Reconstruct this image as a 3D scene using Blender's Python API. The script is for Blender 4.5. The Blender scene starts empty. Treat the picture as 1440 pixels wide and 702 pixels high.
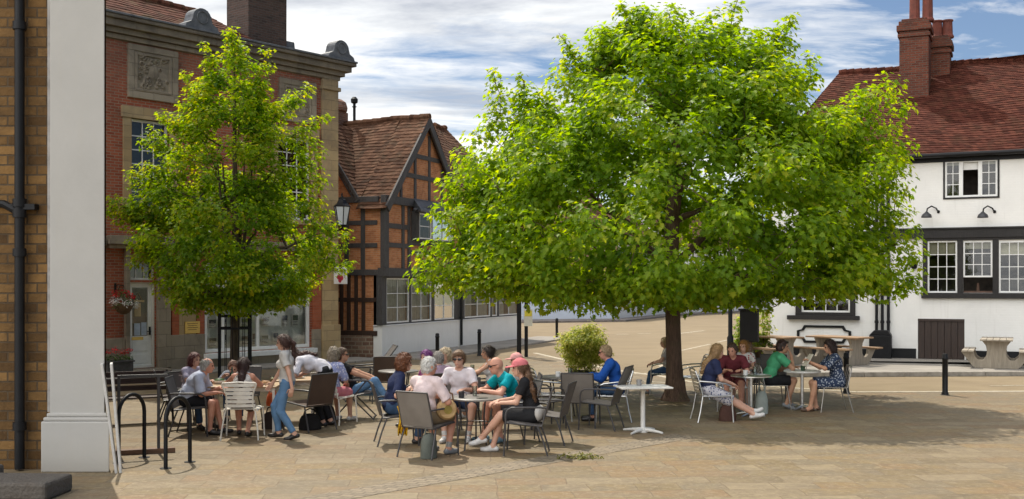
import bpy, math, random
import numpy as np
from mathutils import Vector, Matrix
random.seed(7); RNG = np.random.default_rng(11)
R = math.radians
scene = bpy.context.scene
COL = scene.collection
CAM_H, FPX, HX, HY = 2.35, 1544.0, 720.0, 400.0      # survey of the photograph: eye height, focal length, vanishing point

def G(x, y):
    """ground point seen at photo pixel x, y"""
    D = FPX * CAM_H / (y - HY)
    return ((x - HX) / FPX * D, D)
def XD(x, D): return (x - HX) / FPX * D
def ZD(y, D): return CAM_H + (HY - y) / FPX * D

# ------------------------------------------------------------------ objects
def tag(o, label=None, cat=None, group=None, kind=None):
    if label: o['label'] = label
    if cat: o['category'] = cat
    if group: o['group'] = group
    if kind: o['kind'] = kind
    return o
def thing(name, label, cat, loc=(0, 0, 0), rz=0.0, group=None):
    o = bpy.data.objects.new(name, None)
    o.empty_display_size = 0.2
    COL.objects.link(o)
    o.location = (loc[0], loc[1], loc[2] if len(loc) > 2 else 0.0)
    o.rotation_euler = (0, 0, rz)
    return tag(o, label, cat, group)
def kids(o): return [c for c in KIDS.get(o.name, [])]
KIDS = {}
def link_child(o, parent):
    o.parent = parent
    KIDS.setdefault(parent.name, []).append(o)
def copy_tree(o, loc=None, rz=None, label=None, group=None, parent=None):
    c = o.copy(); COL.objects.link(c)
    if parent is not None: link_child(c, parent)
    if loc is not None: c.location = (loc[0], loc[1], loc[2] if len(loc) > 2 else 0.0)
    if rz is not None: c.rotation_euler = (0, 0, rz)
    if label: c['label'] = label
    if group: c['group'] = group
    for ch in kids(o): copy_tree(ch, parent=c)
    return c

class MB:
    """collects shapes for ONE mesh object"""
    def __init__(s): s.v = []; s.f = []; s.m = []; s.mi = 0
    def add(s, vs, fs):
        b = len(s.v); s.v += [tuple(p) for p in vs]
        for f in fs: s.f.append([b + i for i in f]); s.m.append(s.mi)
    def box(s, x0, x1, y0, y1, z0, z1, M=None):
        vs = [(x0,y0,z0),(x1,y0,z0),(x1,y1,z0),(x0,y1,z0),(x0,y0,z1),(x1,y0,z1),(x1,y1,z1),(x0,y1,z1)]
        if M is not None: vs = [M @ Vector(p) for p in vs]
        s.add(vs, [(0,3,2,1),(4,5,6,7),(0,1,5,4),(1,2,6,5),(2,3,7,6),(3,0,4,7)])
        return s
    def bar(s, a, b, w, h=None, up=(0,0,1)):
        """rectangular bar from a to b"""
        h = w if h is None else h
        a = Vector(a); b = Vector(b); d = (b - a); L = d.length; d.normalize()
        u = Vector(up)
        if abs(d.dot(u)) > .98: u = Vector((0,1,0))
        sx = d.cross(u).normalized(); uy = sx.cross(d).normalized()
        vs = []
        for t in (a, b):
            for i, j in ((-1,-1),(1,-1),(1,1),(-1,1)): vs.append(t + sx*(i*w/2) + uy*(j*h/2))
        s.add(vs, [(0,1,2,3),(7,6,5,4),(0,4,5,1),(1,5,6,2),(2,6,7,3),(3,7,4,0)])
        return s
    def tube(s, pts, r, n=8, caps=True):
        pts = [Vector(p) for p in pts]; k = len(pts)
        rs = r if isinstance(r, (list, tuple)) else [r]*k
        vs = []; fs = []
        prev = None
        for i, p in enumerate(pts):
            d = (pts[min(i+1,k-1)] - pts[max(i-1,0)])
            if d.length < 1e-9: d = Vector((0,0,1))
            d.normalize()
            if prev is None:
                u = Vector((0,0,1)) if abs(d.z) < .9 else Vector((1,0,0))
            else: u = prev
            u = (u - d*u.dot(d)).normalized(); prev = u
            w = d.cross(u)
            for j in range(n):
                a = 2*math.pi*j/n
                vs.append(p + (u*math.cos(a) + w*math.sin(a))*rs[i])
        for i in range(k-1):
            for j in range(n):
                fs.append((i*n+j, i*n+(j+1)%n, (i+1)*n+(j+1)%n, (i+1)*n+j))
        if caps:
            fs.append(tuple(range(n-1,-1,-1))); fs.append(tuple((k-1)*n+j for j in range(n)))
        s.add(vs, fs); return s
    def lathe(s, prof, n=16, c=(0,0,0), sx=1, sy=1):
        vs = []; fs = []; k = len(prof)
        for r, z in prof:
            for j in range(n):
                a = 2*math.pi*j/n
                vs.append((c[0]+r*sx*math.cos(a), c[1]+r*sy*math.sin(a), c[2]+z))
        for i in range(k-1):
            for j in range(n): fs.append((i*n+j, i*n+(j+1)%n, (i+1)*n+(j+1)%n, (i+1)*n+j))
        fs.append(tuple(range(n-1,-1,-1))); fs.append(tuple((k-1)*n+j for j in range(n)))
        s.add(vs, fs); return s
    def prism(s, poly, a0, a1, axis='y'):
        """polygon in the plane across an axis, pushed along it from a0 to a1"""
        n = len(poly); vs = []
        for a in (a0, a1):
            for p, q in poly:
                vs.append({'y': (p, a, q), 'x': (a, p, q), 'z': (p, q, a)}[axis])
        fs = [tuple(range(n)), tuple(range(2*n-1, n-1, -1))]
        for i in range(n): fs.append((i, (i+1)%n, n+(i+1)%n, n+i)[::-1])
        s.add(vs, fs); return s
    def ball(s, c, r, n=10, m=7):
        rx, ry, rz = r if isinstance(r, (tuple, list)) else (r, r, r)
        prof = [(max(1e-4, math.sin(math.pi*i/m)), -math.cos(math.pi*i/m)) for i in range(m+1)]
        b = len(s.v)
        s.lathe(prof, n)
        for i in range(b, len(s.v)):
            p = s.v[i]; s.v[i] = (c[0]+p[0]*rx, c[1]+p[1]*ry, c[2]+p[2]*rz)
        return s
    def xform(s, M, start=0):
        for i in range(start, len(s.v)): s.v[i] = tuple(M @ Vector(s.v[i]))
        return s
    def build(s, name, mat, parent=None, smooth=False, bevel=0.0):
        me = bpy.data.meshes.new(name)
        me.from_pydata(s.v, [], s.f)
        mats = mat if isinstance(mat, (list, tuple)) else [mat]
        for m in mats: me.materials.append(m)
        if len(mats) > 1: me.polygons.foreach_set('material_index', s.m)
        import bmesh
        bm = bmesh.new(); bm.from_mesh(me)
        bmesh.ops.recalc_face_normals(bm, faces=bm.faces)
        bm.to_mesh(me); bm.free()
        if smooth:
            me.polygons.foreach_set('use_smooth', [True]*len(me.polygons))
            try: me.set_sharp_from_angle(angle=R(42))
            except Exception: pass
        o = bpy.data.objects.new(name, me); COL.objects.link(o)
        if bevel:
            b = o.modifiers.new('bevel', 'BEVEL'); b.width = bevel; b.segments = 2; b.limit_method = 'ANGLE'; b.angle_limit = R(40)
        if parent is not None: link_child(o, parent)
        return o
def np_mesh(name, V, F, mat, parent=None, smooth=True):
    """V (n,3), F (m,k) arrays -> object"""
    me = bpy.data.meshes.new(name)
    k = F.shape[1]
    me.vertices.add(len(V)); me.vertices.foreach_set('co', np.ascontiguousarray(V, dtype=np.float32).ravel())
    me.loops.add(F.size); me.loops.foreach_set('vertex_index', np.ascontiguousarray(F, dtype=np.int32).ravel())
    me.polygons.add(len(F)); me.polygons.foreach_set('loop_start', np.arange(0, F.size, k, dtype=np.int32))
    if smooth: me.polygons.foreach_set('use_smooth', np.ones(len(F), dtype=bool))
    me.materials.append(mat)
    me.update(calc_edges=True); me.validate()
    o = bpy.data.objects.new(name, me); COL.objects.link(o)
    if parent is not None: link_child(o, parent)
    return o

# ------------------------------------------------------------------ materials
class NT:
    def __init__(s, name):
        s.m = bpy.data.materials.new(name); s.m.use_nodes = True
        s.t = s.m.node_tree; s.t.nodes.clear()
        s.out = s.n('ShaderNodeOutputMaterial')
    def n(s, typ, **kw):
        nd = s.t.nodes.new(typ)
        for k, v in kw.items():
            if k in nd.inputs.keys() if isinstance(k, str) else False:
                nd.inputs[k].default_value = v
            else: setattr(nd, k, v)
        return nd
    def l(s, a, b): s.t.links.new(a, b)
    def coord(s, kind='Object'):
        return s.n('ShaderNodeTexCoord').outputs[kind]
    def mapping(s, vec, scale=(1,1,1), loc=(0,0,0), rot=(0,0,0)):
        m = s.n('ShaderNodeMapping'); s.l(vec, m.inputs['Vector'])
        m.inputs['Scale'].default_value = scale; m.inputs['Location'].default_value = loc; m.inputs['Rotation'].default_value = rot
        return m.outputs[0]
    def noise(s, vec, scale=5, detail=4, rough=.55, dist=0):
        n = s.n('ShaderNodeTexNoise'); s.l(vec, n.inputs['Vector'])
        n.inputs['Scale'].default_value = scale; n.inputs['Detail'].default_value = detail
        n.inputs['Roughness'].default_value = rough; n.inputs['Distortion'].default_value = dist
        return n.outputs['Fac']
    def ramp(s, fac, stops, interp='LINEAR'):
        r = s.n('ShaderNodeValToRGB'); s.l(fac, r.inputs[0]); cr = r.color_ramp; cr.interpolation = interp
        while len(cr.elements) < len(stops): cr.elements.new(.5)
        for e, (p, c) in zip(cr.elements, stops):
            e.position = p; e.color = (*c, 1) if len(c) == 3 else c
        return r.outputs[0]
    def mix(s, fac, a, b, blend='MIX'):
        m = s.n('ShaderNodeMix', data_type='RGBA', blend_type=blend)
        for sock, v in ((m.inputs[0], fac), (m.inputs[6], a), (m.inputs[7], b)):
            if hasattr(v, 'links') or hasattr(v, 'is_linked'): s.l(v, sock)
            elif isinstance(v, (tuple, list)): sock.default_value = (*v, 1) if len(v) == 3 else v
            else: sock.default_value = v
        return m.outputs[2]
    def math(s, op, a, b=0.0, c=None):
        m = s.n('ShaderNodeMath', operation=op)
        for sock, v in zip(m.inputs, (a, b, c)):
            if v is None: continue
            if hasattr(v, 'is_linked'): s.l(v, sock)
            else: sock.default_value = v
        return m.outputs[0]
    def bump(s, h, strength=.3, dist=.01):
        b = s.n('ShaderNodeBump'); s.l(h, b.inputs['Height'])
        b.inputs['Strength'].default_value = strength; b.inputs['Distance'].default_value = dist
        return b.outputs[0]
    def bsdf(s, col=(.5,.5,.5), rough=.7, metal=0, normal=None, spec=.5, **kw):
        b = s.n('ShaderNodeBsdfPrincipled')
        for nm, v in (('Base Color', col), ('Roughness', rough), ('Metallic', metal), ('Specular IOR Level', spec)):
            if hasattr(v, 'is_linked'): s.l(v, b.inputs[nm])
            else: b.inputs[nm].default_value = (*v, 1) if isinstance(v, tuple) and len(v) == 3 else v
        if normal is not None: s.l(normal, b.inputs['Normal'])
        for k, v in kw.items(): b.inputs[k].default_value = v
        return b.outputs[0]
    def done(s, sh): s.l(sh, s.out.inputs[0]); return s.m

MATS = {}
def cached(fn):
    def w(*a, **k):
        key = (fn.__name__, a, tuple(sorted(k.items())))
        if key not in MATS: MATS[key] = fn(*a, **k)
        return MATS[key]
    return w

@cached
def paint(col, rough=.55, var=.12, metal=0.0, scale=6.0, bump=.15, name='paint', spec=.5):
    t = NT(name); v = t.coord()
    n = t.noise(v, scale, 5, .6)
    dark = tuple(c*(1-var*1.6) for c in col); lite = tuple(min(1, c*(1+var)) for c in col)
    c = t.ramp(n, [(.3, dark), (.55, col), (.75, lite)])
    r = t.math('MULTIPLY_ADD', n, .2, rough-.1)
    return t.done(t.bsdf(c, r, metal, t.bump(t.noise(v, scale*9, 3), bump, .004), spec=spec))
@cached
def plaster(col=(.8,.8,.78), name='white_plaster', dirt=.5, bricky=0.0):
    t = NT(name); v = t.coord()
    big = t.noise(v, .9, 6, .65, .4); fine = t.noise(v, 14, 5, .6)
    streak = t.noise(t.mapping(v, (5, 5, .35)), 1.6, 5, .65)
    c = t.ramp(big, [(.25, tuple(x*.90 for x in col)), (.6, col)])
    c = t.mix(t.ramp(streak, [(.55, (0,0,0)), (.8, (dirt*.45,)*3)]), c, (.42,.39,.33))
    sx = t.n('ShaderNodeSeparateXYZ'); t.l(v, sx.inputs[0])
    low = t.math('MULTIPLY', t.ramp(sx.outputs[2], [(0.0, (1,1,1)), (.5, (0,0,0))]), big)   # splash-back dirt near the ground
    c = t.mix(t.math('MULTIPLY', low, dirt*.9), c, (.33,.29,.22))
    h = t.math('ADD', t.math('MULTIPLY', fine, .5), t.math('MULTIPLY', t.noise(v, 2.2, 3), 1.2))
    if bricky:
        cx = t.n('ShaderNodeCombineXYZ'); t.l(t.math('ADD', sx.outputs[0], sx.outputs[1]), cx.inputs[0]); t.l(sx.outputs[2], cx.inputs[1])
        b = t.n('ShaderNodeTexBrick'); t.l(cx.outputs[0], b.inputs['Vector'])
        b.inputs['Scale'].default_value = 1; b.inputs['Brick Width'].default_value = .23; b.inputs['Row Height'].default_value = .075; b.inputs['Mortar Size'].default_value = .008
        h = t.math('ADD', h, t.math('MULTIPLY', b.outputs['Fac'], -bricky))
    return t.done(t.bsdf(c, .75, 0, t.bump(h, .45, .012)))
@cached
def brickwork(c1, c2, mortar, w=.225, h=.075, m=.01, stain=(.1,.07,.05), stain_amt=.5, name='brickwork', rough_b=.5, topdark=None, scale_noise=1.3):
    """bonded masonry seen on any upright wall that follows the local axes"""
    t = NT(name); v = t.coord()
    sx = t.n('ShaderNodeSeparateXYZ'); t.l(v, sx.inputs[0])
    wob = t.math('MULTIPLY', t.noise(v, 2.0, 3), .02)
    cx = t.n('ShaderNodeCombineXYZ'); t.l(t.math('ADD', sx.outputs[0], sx.outputs[1]), cx.inputs[0]); t.l(t.math('ADD', sx.outputs[2], wob), cx.inputs[1])
    b = t.n('ShaderNodeTexBrick'); t.l(cx.outputs[0], b.inputs['Vector'])
    b.inputs['Color1'].default_value = (0,0,0,1); b.inputs['Color2'].default_value = (1,1,1,1); b.inputs['Mortar'].default_value = (.5,.5,.5,1)
    b.inputs['Scale'].default_value = 1; b.inputs['Brick Width'].default_value = w; b.inputs['Row Height'].default_value = h
    b.inputs['Mortar Size'].default_value = m; b.inputs['Mortar Smooth'].default_value = .3
    mid = tuple((a+q)/2 for a, q in zip(c1, c2))
    per = t.math('ADD', t.math('MULTIPLY', b.outputs['Color'], .75), t.math('MULTIPLY', t.noise(v, 9, 4), .3))
    c = t.ramp(per, [(.1, c1), (.5, mid), (.95, c2)])
    c = t.mix(b.outputs['Fac'], c, mortar)
    st = t.noise(v, scale_noise, 6, .65, .6)
    c = t.mix(t.math('MULTIPLY', t.ramp(st, [(.45, (0,0,0)), (.75, (1,1,1))]), stain_amt), c, stain)
    if topdark:                                   # darker under the parapet from z0 up, soot on the cornice stone
        z0, z1, dc = topdark
        mr = t.n('ShaderNodeMapRange'); t.l(t.math('ADD', sx.outputs[2], t.math('MULTIPLY_ADD', st, 2.4, -1.2)), mr.inputs[0])
        mr.inputs[1].default_value = z0; mr.inputs[2].default_value = z1
        c = t.mix(t.math('MULTIPLY', mr.outputs[0], .72), c, dc)
    hh = t.math('ADD', t.math('MULTIPLY', b.outputs['Fac'], -1.0), t.math('MULTIPLY', t.noise(v, 22, 4), rough_b))
    return t.done(t.bsdf(c, .88, 0, t.bump(hh, .75, .016), spec=.2))
@cached
def roof_tile(c1, c2, c3, moss=(.12,.1,.05), name='clay_tiles', tw=.17):
    t = NT(name); v = t.coord()
    at = t.n('ShaderNodeAttribute', attribute_name='course').outputs['Fac']
    sx = t.n('ShaderNodeSeparateXYZ'); t.l(v, sx.inputs[0])
    u = t.math('ADD', t.math('ADD', sx.outputs[0], sx.outputs[1]), t.math('MULTIPLY', at, .57*tw))
    cell = t.math('FLOOR', t.math('DIVIDE', u, tw))
    wn = t.n('ShaderNodeTexWhiteNoise', noise_dimensions='2D')
    cx = t.n('ShaderNodeCombineXYZ'); t.l(cell, cx.inputs[0]); t.l(at, cx.inputs[1]); t.l(cx.outputs[0], wn.inputs['Vector'])
    f = t.math('ADD', t.math('MULTIPLY', wn.outputs['Value'], .62), t.math('MULTIPLY', t.noise(v, 1.1, 5, .65), .5))
    c = t.ramp(f, [(.15, c1), (.5, c2), (.9, c3)])
    c = t.mix(t.ramp(t.noise(v, 1.9, 7, .7, .5), [(.5, (0,0,0)), (.72, (.8,)*3)]), c, moss)
    fr = t.math('FRACT', t.math('DIVIDE', u, tw))
    edge = t.math('LESS_THAN', fr, .07)
    c = t.mix(t.math('MULTIPLY', edge, .6), c, tuple(x*.3 for x in c1))
    h = t.math('ADD', t.math('MULTIPLY', wn.outputs['Value'], .8), t.math('ADD', t.math('MULTIPLY', edge, -.8), t.math('MULTIPLY', t.noise(v, 30, 3), .4)))
    return t.done(t.bsdf(c, .9, 0, t.bump(h, .6, .015), spec=.12))
@cached
def timber(col=(.045,.038,.034), name='old_oak', var=.5):
    t = NT(name); v = t.coord()
    g = t.noise(t.mapping(v, (9, 9, 1.4)), 3, 6, .65, 1.2)
    c = t.ramp(g, [(.3, tuple(x*(1-var) for x in col)), (.6, col), (.8, tuple(x*(1+var*1.5) for x in col))])
    return t.done(t.bsdf(c, .7, 0, t.bump(g, .5, .01)))
@cached
def wood(c1, c2, axis='x', rough=.6, name='wood'):
    t = NT(name); v = t.coord()
    sc = {'x': (1.2, 12, 12), 'y': (12, 1.2, 12), 'z': (12, 12, 1.2)}[axis]
    g = t.noise(t.mapping(v, sc), 2.2, 6, .6, .8)
    c = t.ramp(g, [(.3, c1), (.7, c2)])
    return t.done(t.bsdf(c, rough, 0, t.bump(g, .3, .004)))
@cached
def metal(col, rough=.35, name='metal', m=1.0):
    t = NT(name); v = t.coord()
    n = t.noise(v, 12, 4)
    return t.done(t.bsdf(t.ramp(n, [(.3, tuple(c*.8 for c in col)), (.7, col)]), t.math('MULTIPLY_ADD', n, .25, rough-.1), m))
@cached
def glass(tint=(.75,.8,.8), refl=1.0, name='window_glass'):
    t = NT(name); v = t.coord()
    fr = t.n('ShaderNodeFresnel'); fr.inputs[0].default_value = 1.5
    wob = t.bump(t.noise(v, 1.6, 2), .06, .05); t.l(wob, fr.inputs['Normal'])
    tr = t.n('ShaderNodeBsdfTransparent'); tr.inputs[0].default_value = (*tint, 1)
    gl = t.n('ShaderNodeBsdfGlossy'); gl.inputs['Roughness'].default_value = .03; t.l(wob, gl.inputs['Normal'])
    mx = t.n('ShaderNodeMixShader'); t.l(t.math('MULTIPLY_ADD', fr.outputs[0], 1.2*refl, .04*refl), mx.inputs[0]); t.l(tr.outputs[0], mx.inputs[1]); t.l(gl.outputs[0], mx.inputs[2])
    return t.done(mx.outputs[0])
@cached
def fabric(col, col2=None, kind='plain', scale=30.0, name='fabric', rough=.85):
    t = NT(name); v = t.coord()
    n = t.noise(v, 7, 4)
    a = col; b = col2 or tuple(c*.7 for c in col)
    if kind == 'plain':
        c = t.ramp(n, [(.25, tuple(x*.82 for x in col)), (.7, tuple(min(1, x*1.08) for x in col))])
    elif kind == 'print':
        vo = t.n('ShaderNodeTexVoronoi'); t.l(v, vo.inputs['Vector']); vo.inputs['Scale'].default_value = scale
        c = t.mix(t.math('LESS_THAN', vo.outputs['Distance'], .36), a, b)
    elif kind == 'stripe':
        w = t.n('ShaderNodeTexWave', bands_direction='DIAGONAL'); t.l(v, w.inputs['Vector']); w.inputs['Scale'].default_value = scale; w.inputs['Distortion'].default_value = 1.5
        c = t.mix(t.math('GREATER_THAN', w.outputs['Fac'], .62), a, b)
    else:                                          # check
        w = t.n('ShaderNodeTexWave', bands_direction='Z'); t.l(v, w.inputs['Vector']); w.inputs['Scale'].default_value = scale
        u = t.n('ShaderNodeTexWave', bands_direction='Y'); t.l(v, u.inputs['Vector']); u.inputs['Scale'].default_value = scale
        c = t.mix(t.math('MULTIPLY', t.math('ADD', t.math('GREATER_THAN', w.outputs['Fac'], .6), t.math('GREATER_THAN', u.outputs['Fac'], .6)), .5), a, b)
    h = t.math('ADD', t.noise(v, 13, 3, .6, .5), t.math('MULTIPLY', t.noise(v, 240, 2), .15))
    return t.done(t.bsdf(c, rough, 0, t.bump(h, .65, .022), spec=.2))
@cached
def mesh_fabric(col, name='sling_mesh'):
    t = NT(name); v = t.coord()
    w = t.n('ShaderNodeTexChecker'); t.l(t.mapping(v, (1,1,1)), w.inputs['Vector']); w.inputs['Scale'].default_value = 160
    n = t.noise(v, 5, 4)
    c = t.mix(t.math('MULTIPLY', w.outputs['Fac'], .3), t.ramp(n, [(.3, tuple(x*.8 for x in col)), (.7, col)]), tuple(x*.5 for x in col))
    return t.done(t.bsdf(c, .75, 0, t.bump(w.outputs['Fac'], .2, .002), spec=.3))
@cached
def skin(tone=(.55,.33,.24), name='skin'):
    t = NT(name); v = t.coord()
    n = t.noise(v, 9, 5); n2 = t.noise(v, 40, 3)
    c = t.ramp(n, [(.3, (tone[0]*.92, tone[1]*.82, tone[2]*.78)), (.7, tone)])
    return t.done(t.bsdf(c, .55, 0, t.bump(n2, .1, .003), spec=.35))
@cached
def hairm(col, name='hair'):
    t = NT(name); v = t.coord()
    g = t.noise(t.mapping(v, (60, 60, 7)), 1.4, 4, .6, .8)
    c = t.ramp(g, [(.3, tuple(x*.45 for x in col)), (.6, col), (.8, tuple(min(1, x*1.5) for x in col))])
    return t.done(t.bsdf(c, .5, 0, t.bump(g, .7, .012), spec=.4))
@cached
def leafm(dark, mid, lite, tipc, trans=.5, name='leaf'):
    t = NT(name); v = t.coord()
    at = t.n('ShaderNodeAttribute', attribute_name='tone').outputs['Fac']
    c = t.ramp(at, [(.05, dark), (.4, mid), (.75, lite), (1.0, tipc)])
    b = t.bsdf(c, .5, 0, None, spec=.3)
    tr = t.n('ShaderNodeBsdfTranslucent')
    hs = t.n('ShaderNodeHueSaturation'); t.l(c, hs.inputs['Color']); hs.inputs['Hue'].default_value = .485; hs.inputs['Saturation'].default_value = 1.1; hs.inputs['Value'].default_value = 2.3
    t.l(hs.outputs[0], tr.inputs[0])
    mx = t.n('ShaderNodeMixShader'); mx.inputs[0].default_value = trans; t.l(b, mx.inputs[1]); t.l(tr.outputs[0], mx.inputs[2])
    return t.done(mx.outputs[0])
@cached
def bark(c1, c2, name='bark'):
    t = NT(name); v = t.coord()
    g = t.noise(t.mapping(v, (14, 14, 2.2)), 1.6, 7, .7, 1.0)
    c = t.ramp(g, [(.3, c1), (.65, c2)])
    c = t.mix(t.ramp(t.noise(v, 3, 4), [(.55, (0,0,0)), (.75, (.5,)*3)]), c, (.07,.08,.03))
    return t.done(t.bsdf(c, .9, 0, t.bump(g, .9, .03)))
BLACK = paint((.010,.010,.011), .5, .2, name='black_gloss_paint', spec=.25)
WHITE = paint((.83,.82,.79), .45, .06, name='white_gloss_paint')
# ------------------------------------------------------------------ camera, light, sky
cam_d = bpy.data.cameras.new('camera'); cam = bpy.data.objects.new('camera', cam_d); COL.objects.link(cam)
cam.location = (0, 0, CAM_H); cam.rotation_euler = (R(90), 0, 0)
cam_d.sensor_width = 36; cam_d.lens = 36 * FPX / 1440; cam_d.shift_y = 49 / 1440
cam_d.clip_start = .1; cam_d.clip_end = 3000
scene.camera = cam
SUN_EL, SUN_AZ = R(57), R(-24)           # azimuth measured from +Y towards +X: behind the square, a little to the left
sd = Vector((math.sin(SUN_AZ)*math.cos(SUN_EL), math.cos(SUN_AZ)*math.cos(SUN_EL), math.sin(SUN_EL)))
sun_d = bpy.data.lights.new('sun', 'SUN'); sun = bpy.data.objects.new('sun', sun_d); COL.objects.link(sun)
sun_d.energy = 2.5; sun_d.angle = R(.5); sun_d.color = (1, .93, .80)
sun.rotation_euler = (-sd).to_track_quat('-Z', 'Y').to_euler(); sun.location = (0, 0, 60)
world = bpy.data.worlds.new('World'); scene.world = world; world.use_nodes = True
wt = NT.__new__(NT); wt.t = world.node_tree; wt.t.nodes.clear(); wt.m = None
wt.out = wt.n('ShaderNodeOutputWorld')
sky = wt.n('ShaderNodeTexSky', sky_type='NISHITA', sun_disc=False)
sky.sun_elevation = SUN_EL; sky.sun_rotation = SUN_AZ; sky.air_density = 1.0; sky.dust_density = .05; sky.ozone_density = 3; sky.altitude = 1300
bg1 = wt.n('ShaderNodeBackground'); bg1.inputs[1].default_value = .05; wt.l(sky.outputs[0], bg1.inputs[0])
tc = wt.coord('Generated'); sx = wt.n('ShaderNodeSeparateXYZ'); wt.l(tc, sx.inputs[0])
zz = wt.math('MAXIMUM', wt.math('ADD', sx.outputs[2], .10), .02)
cx = wt.n('ShaderNodeCombineXYZ'); wt.l(wt.math('DIVIDE', sx.outputs[0], zz), cx.inputs[0]); wt.l(wt.math('DIVIDE', sx.outputs[1], zz), cx.inputs[1])
pl = wt.mapping(cx.outputs[0], (.55, 1.25, 1), (3.1, .55, 0), (0, 0, R(6)))
n1 = wt.noise(pl, 1.15, 9, .60, .35); n2 = wt.noise(wt.mapping(cx.outputs[0], (1.3, 2.3, 1), (1, 4, 0)), 2.6, 8, .64, .5)
side = wt.math('MULTIPLY', sx.outputs[0], -.30)                       # more blue sky towards the right
dens = wt.math('ADD', wt.math('ADD', wt.math('MULTIPLY', n1, .72), wt.math('MULTIPLY', n2, .34)), side)
cov = wt.ramp(dens, [(.42, (.03,)*3), (.50, (.55,)*3), (.60, (1,1,1))])
shade = wt.ramp(wt.noise(wt.mapping(pl, (1,1,1), (.06,.1,0)), 1.6, 7, .6, .3), [(.34, (.46,.49,.55)), (.46, (.76,.78,.80)), (.56, (1.0,.985,.955))])
# clouds away from the sun (behind the camera and overhead) are front-lit, with extra brightness added as fill for the shaded fronts
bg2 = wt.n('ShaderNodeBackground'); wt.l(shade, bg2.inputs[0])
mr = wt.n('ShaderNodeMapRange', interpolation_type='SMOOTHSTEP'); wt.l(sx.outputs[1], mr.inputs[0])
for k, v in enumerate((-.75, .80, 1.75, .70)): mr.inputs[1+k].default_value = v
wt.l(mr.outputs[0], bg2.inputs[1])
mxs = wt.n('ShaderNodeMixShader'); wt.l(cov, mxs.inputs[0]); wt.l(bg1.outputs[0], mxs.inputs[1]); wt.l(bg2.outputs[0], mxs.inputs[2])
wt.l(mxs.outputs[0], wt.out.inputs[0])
vs = scene.view_settings; vs.view_transform = 'Standard'; vs.look = 'None'; vs.gamma = 1; vs.use_curve_mapping = False
vs.exposure = 0.85
scene.render.engine = 'CYCLES'
cy = scene.cycles
try: cy.use_denoising = True; cy.denoiser = 'OPENIMAGEDENOISE'
except Exception: pass
cy.max_bounces = 8; cy.diffuse_bounces = 4; cy.transmission_bounces = 5; cy.transparent_max_bounces = 8; cy.glossy_bounces = 3
cy.caustics_reflective = False; cy.caustics_refractive = False; cy.sample_clamp_indirect = 6
cy.use_adaptive_sampling = True; cy.adaptive_threshold = .015

# ------------------------------------------------------------------ ground surfaces
def stone_paving():
    t = NT('sandstone_paving'); v = t.coord()
    wob = t.n('ShaderNodeVectorMath', operation='ADD'); t.l(v, wob.inputs[0])
    nz = t.n('ShaderNodeTexNoise'); t.l(v, nz.inputs['Vector']); nz.inputs['Scale'].default_value = 1.1
    sc = t.n('ShaderNodeVectorMath', operation='SCALE'); t.l(nz.outputs['Color'], sc.inputs[0]); sc.inputs[3].default_value = .15
    t.l(sc.outputs[0], wob.inputs[1])
    p = t.mapping(wob.outputs[0], (1, 1, 1), (.3, .1, 0), (0, 0, R(-3)))
    b = t.n('ShaderNodeTexBrick'); t.l(p, b.inputs['Vector']); b.offset = .37; b.squash = .62; b.squash_frequency = 3
    b.inputs['Color1'].default_value = (0,0,0,1); b.inputs['Color2'].default_value = (1,1,1,1); b.inputs['Mortar'].default_value = (.5,.5,.5,1)
    b.inputs['Scale'].default_value = 1; b.inputs['Brick Width'].default_value = .86; b.inputs['Row Height'].default_value = .42
    b.inputs['Mortar Size'].default_value = .009; b.inputs['Mortar Smooth'].default_value = .4
    per = t.math('ADD', t.math('MULTIPLY_ADD', b.outputs['Color'], .66, .06), t.math('MULTIPLY', t.noise(v, 1.7, 5, .6), .42))
    c = t.ramp(per, [(.20, (.10,.075,.042)), (.33, (.18,.13,.062)), (.44, (.155,.125,.08)), (.55, (.21,.145,.064)), (.66, (.195,.122,.06)), (.76, (.19,.145,.085)), (.88, (.25,.195,.115)), (1.0, (.13,.10,.066))])
    gr = t.noise(v, 5, 7, .7, .5)
    c = t.mix(t.ramp(gr, [(.42, (0,0,0)), (.70, (.75,)*3)]), c, (.15,.112,.075))
    c = t.mix(t.ramp(t.noise(v, 11, 6, .75, .8), [(.48, (0,0,0)), (.66, (.6,)*3)]), c, (.31,.245,.155))
    c = t.mix(t.ramp(t.noise(v, 60, 3, .6), [(.55, (0,0,0)), (.8, (.35,)*3)]), c, (.30,.24,.155))
    c = t.mix(t.ramp(t.noise(v, .33, 5, .6, .4), [(.45, (0,0,0)), (.68, (.5,)*3)]), c, (.19,.15,.10))
    vo = t.n('ShaderNodeTexVoronoi'); t.l(v, vo.inputs['Vector']); vo.inputs['Scale'].default_value = 3.2   # trodden gum spots
    spot = t.math('LESS_THAN', vo.outputs['Distance'], t.math('MULTIPLY', t.noise(v, .8, 2), .12))
    c = t.mix(t.math('MULTIPLY', spot, .55), c, (.14,.11,.08))
    c = t.mix(t.math('MULTIPLY', b.outputs['Fac'], .5), c, (.13,.10,.07))
    h = t.math('ADD', t.math('MULTIPLY', b.outputs['Fac'], -1.2), t.math('ADD', t.math('MULTIPLY', gr, .5), t.math('MULTIPLY', b.outputs['Color'], .35)))
    r = t.math('MULTIPLY_ADD', gr, .3, .55)
    return t.done(t.bsdf(c, r, 0, t.bump(h, .5, .012), spec=.3))
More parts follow.
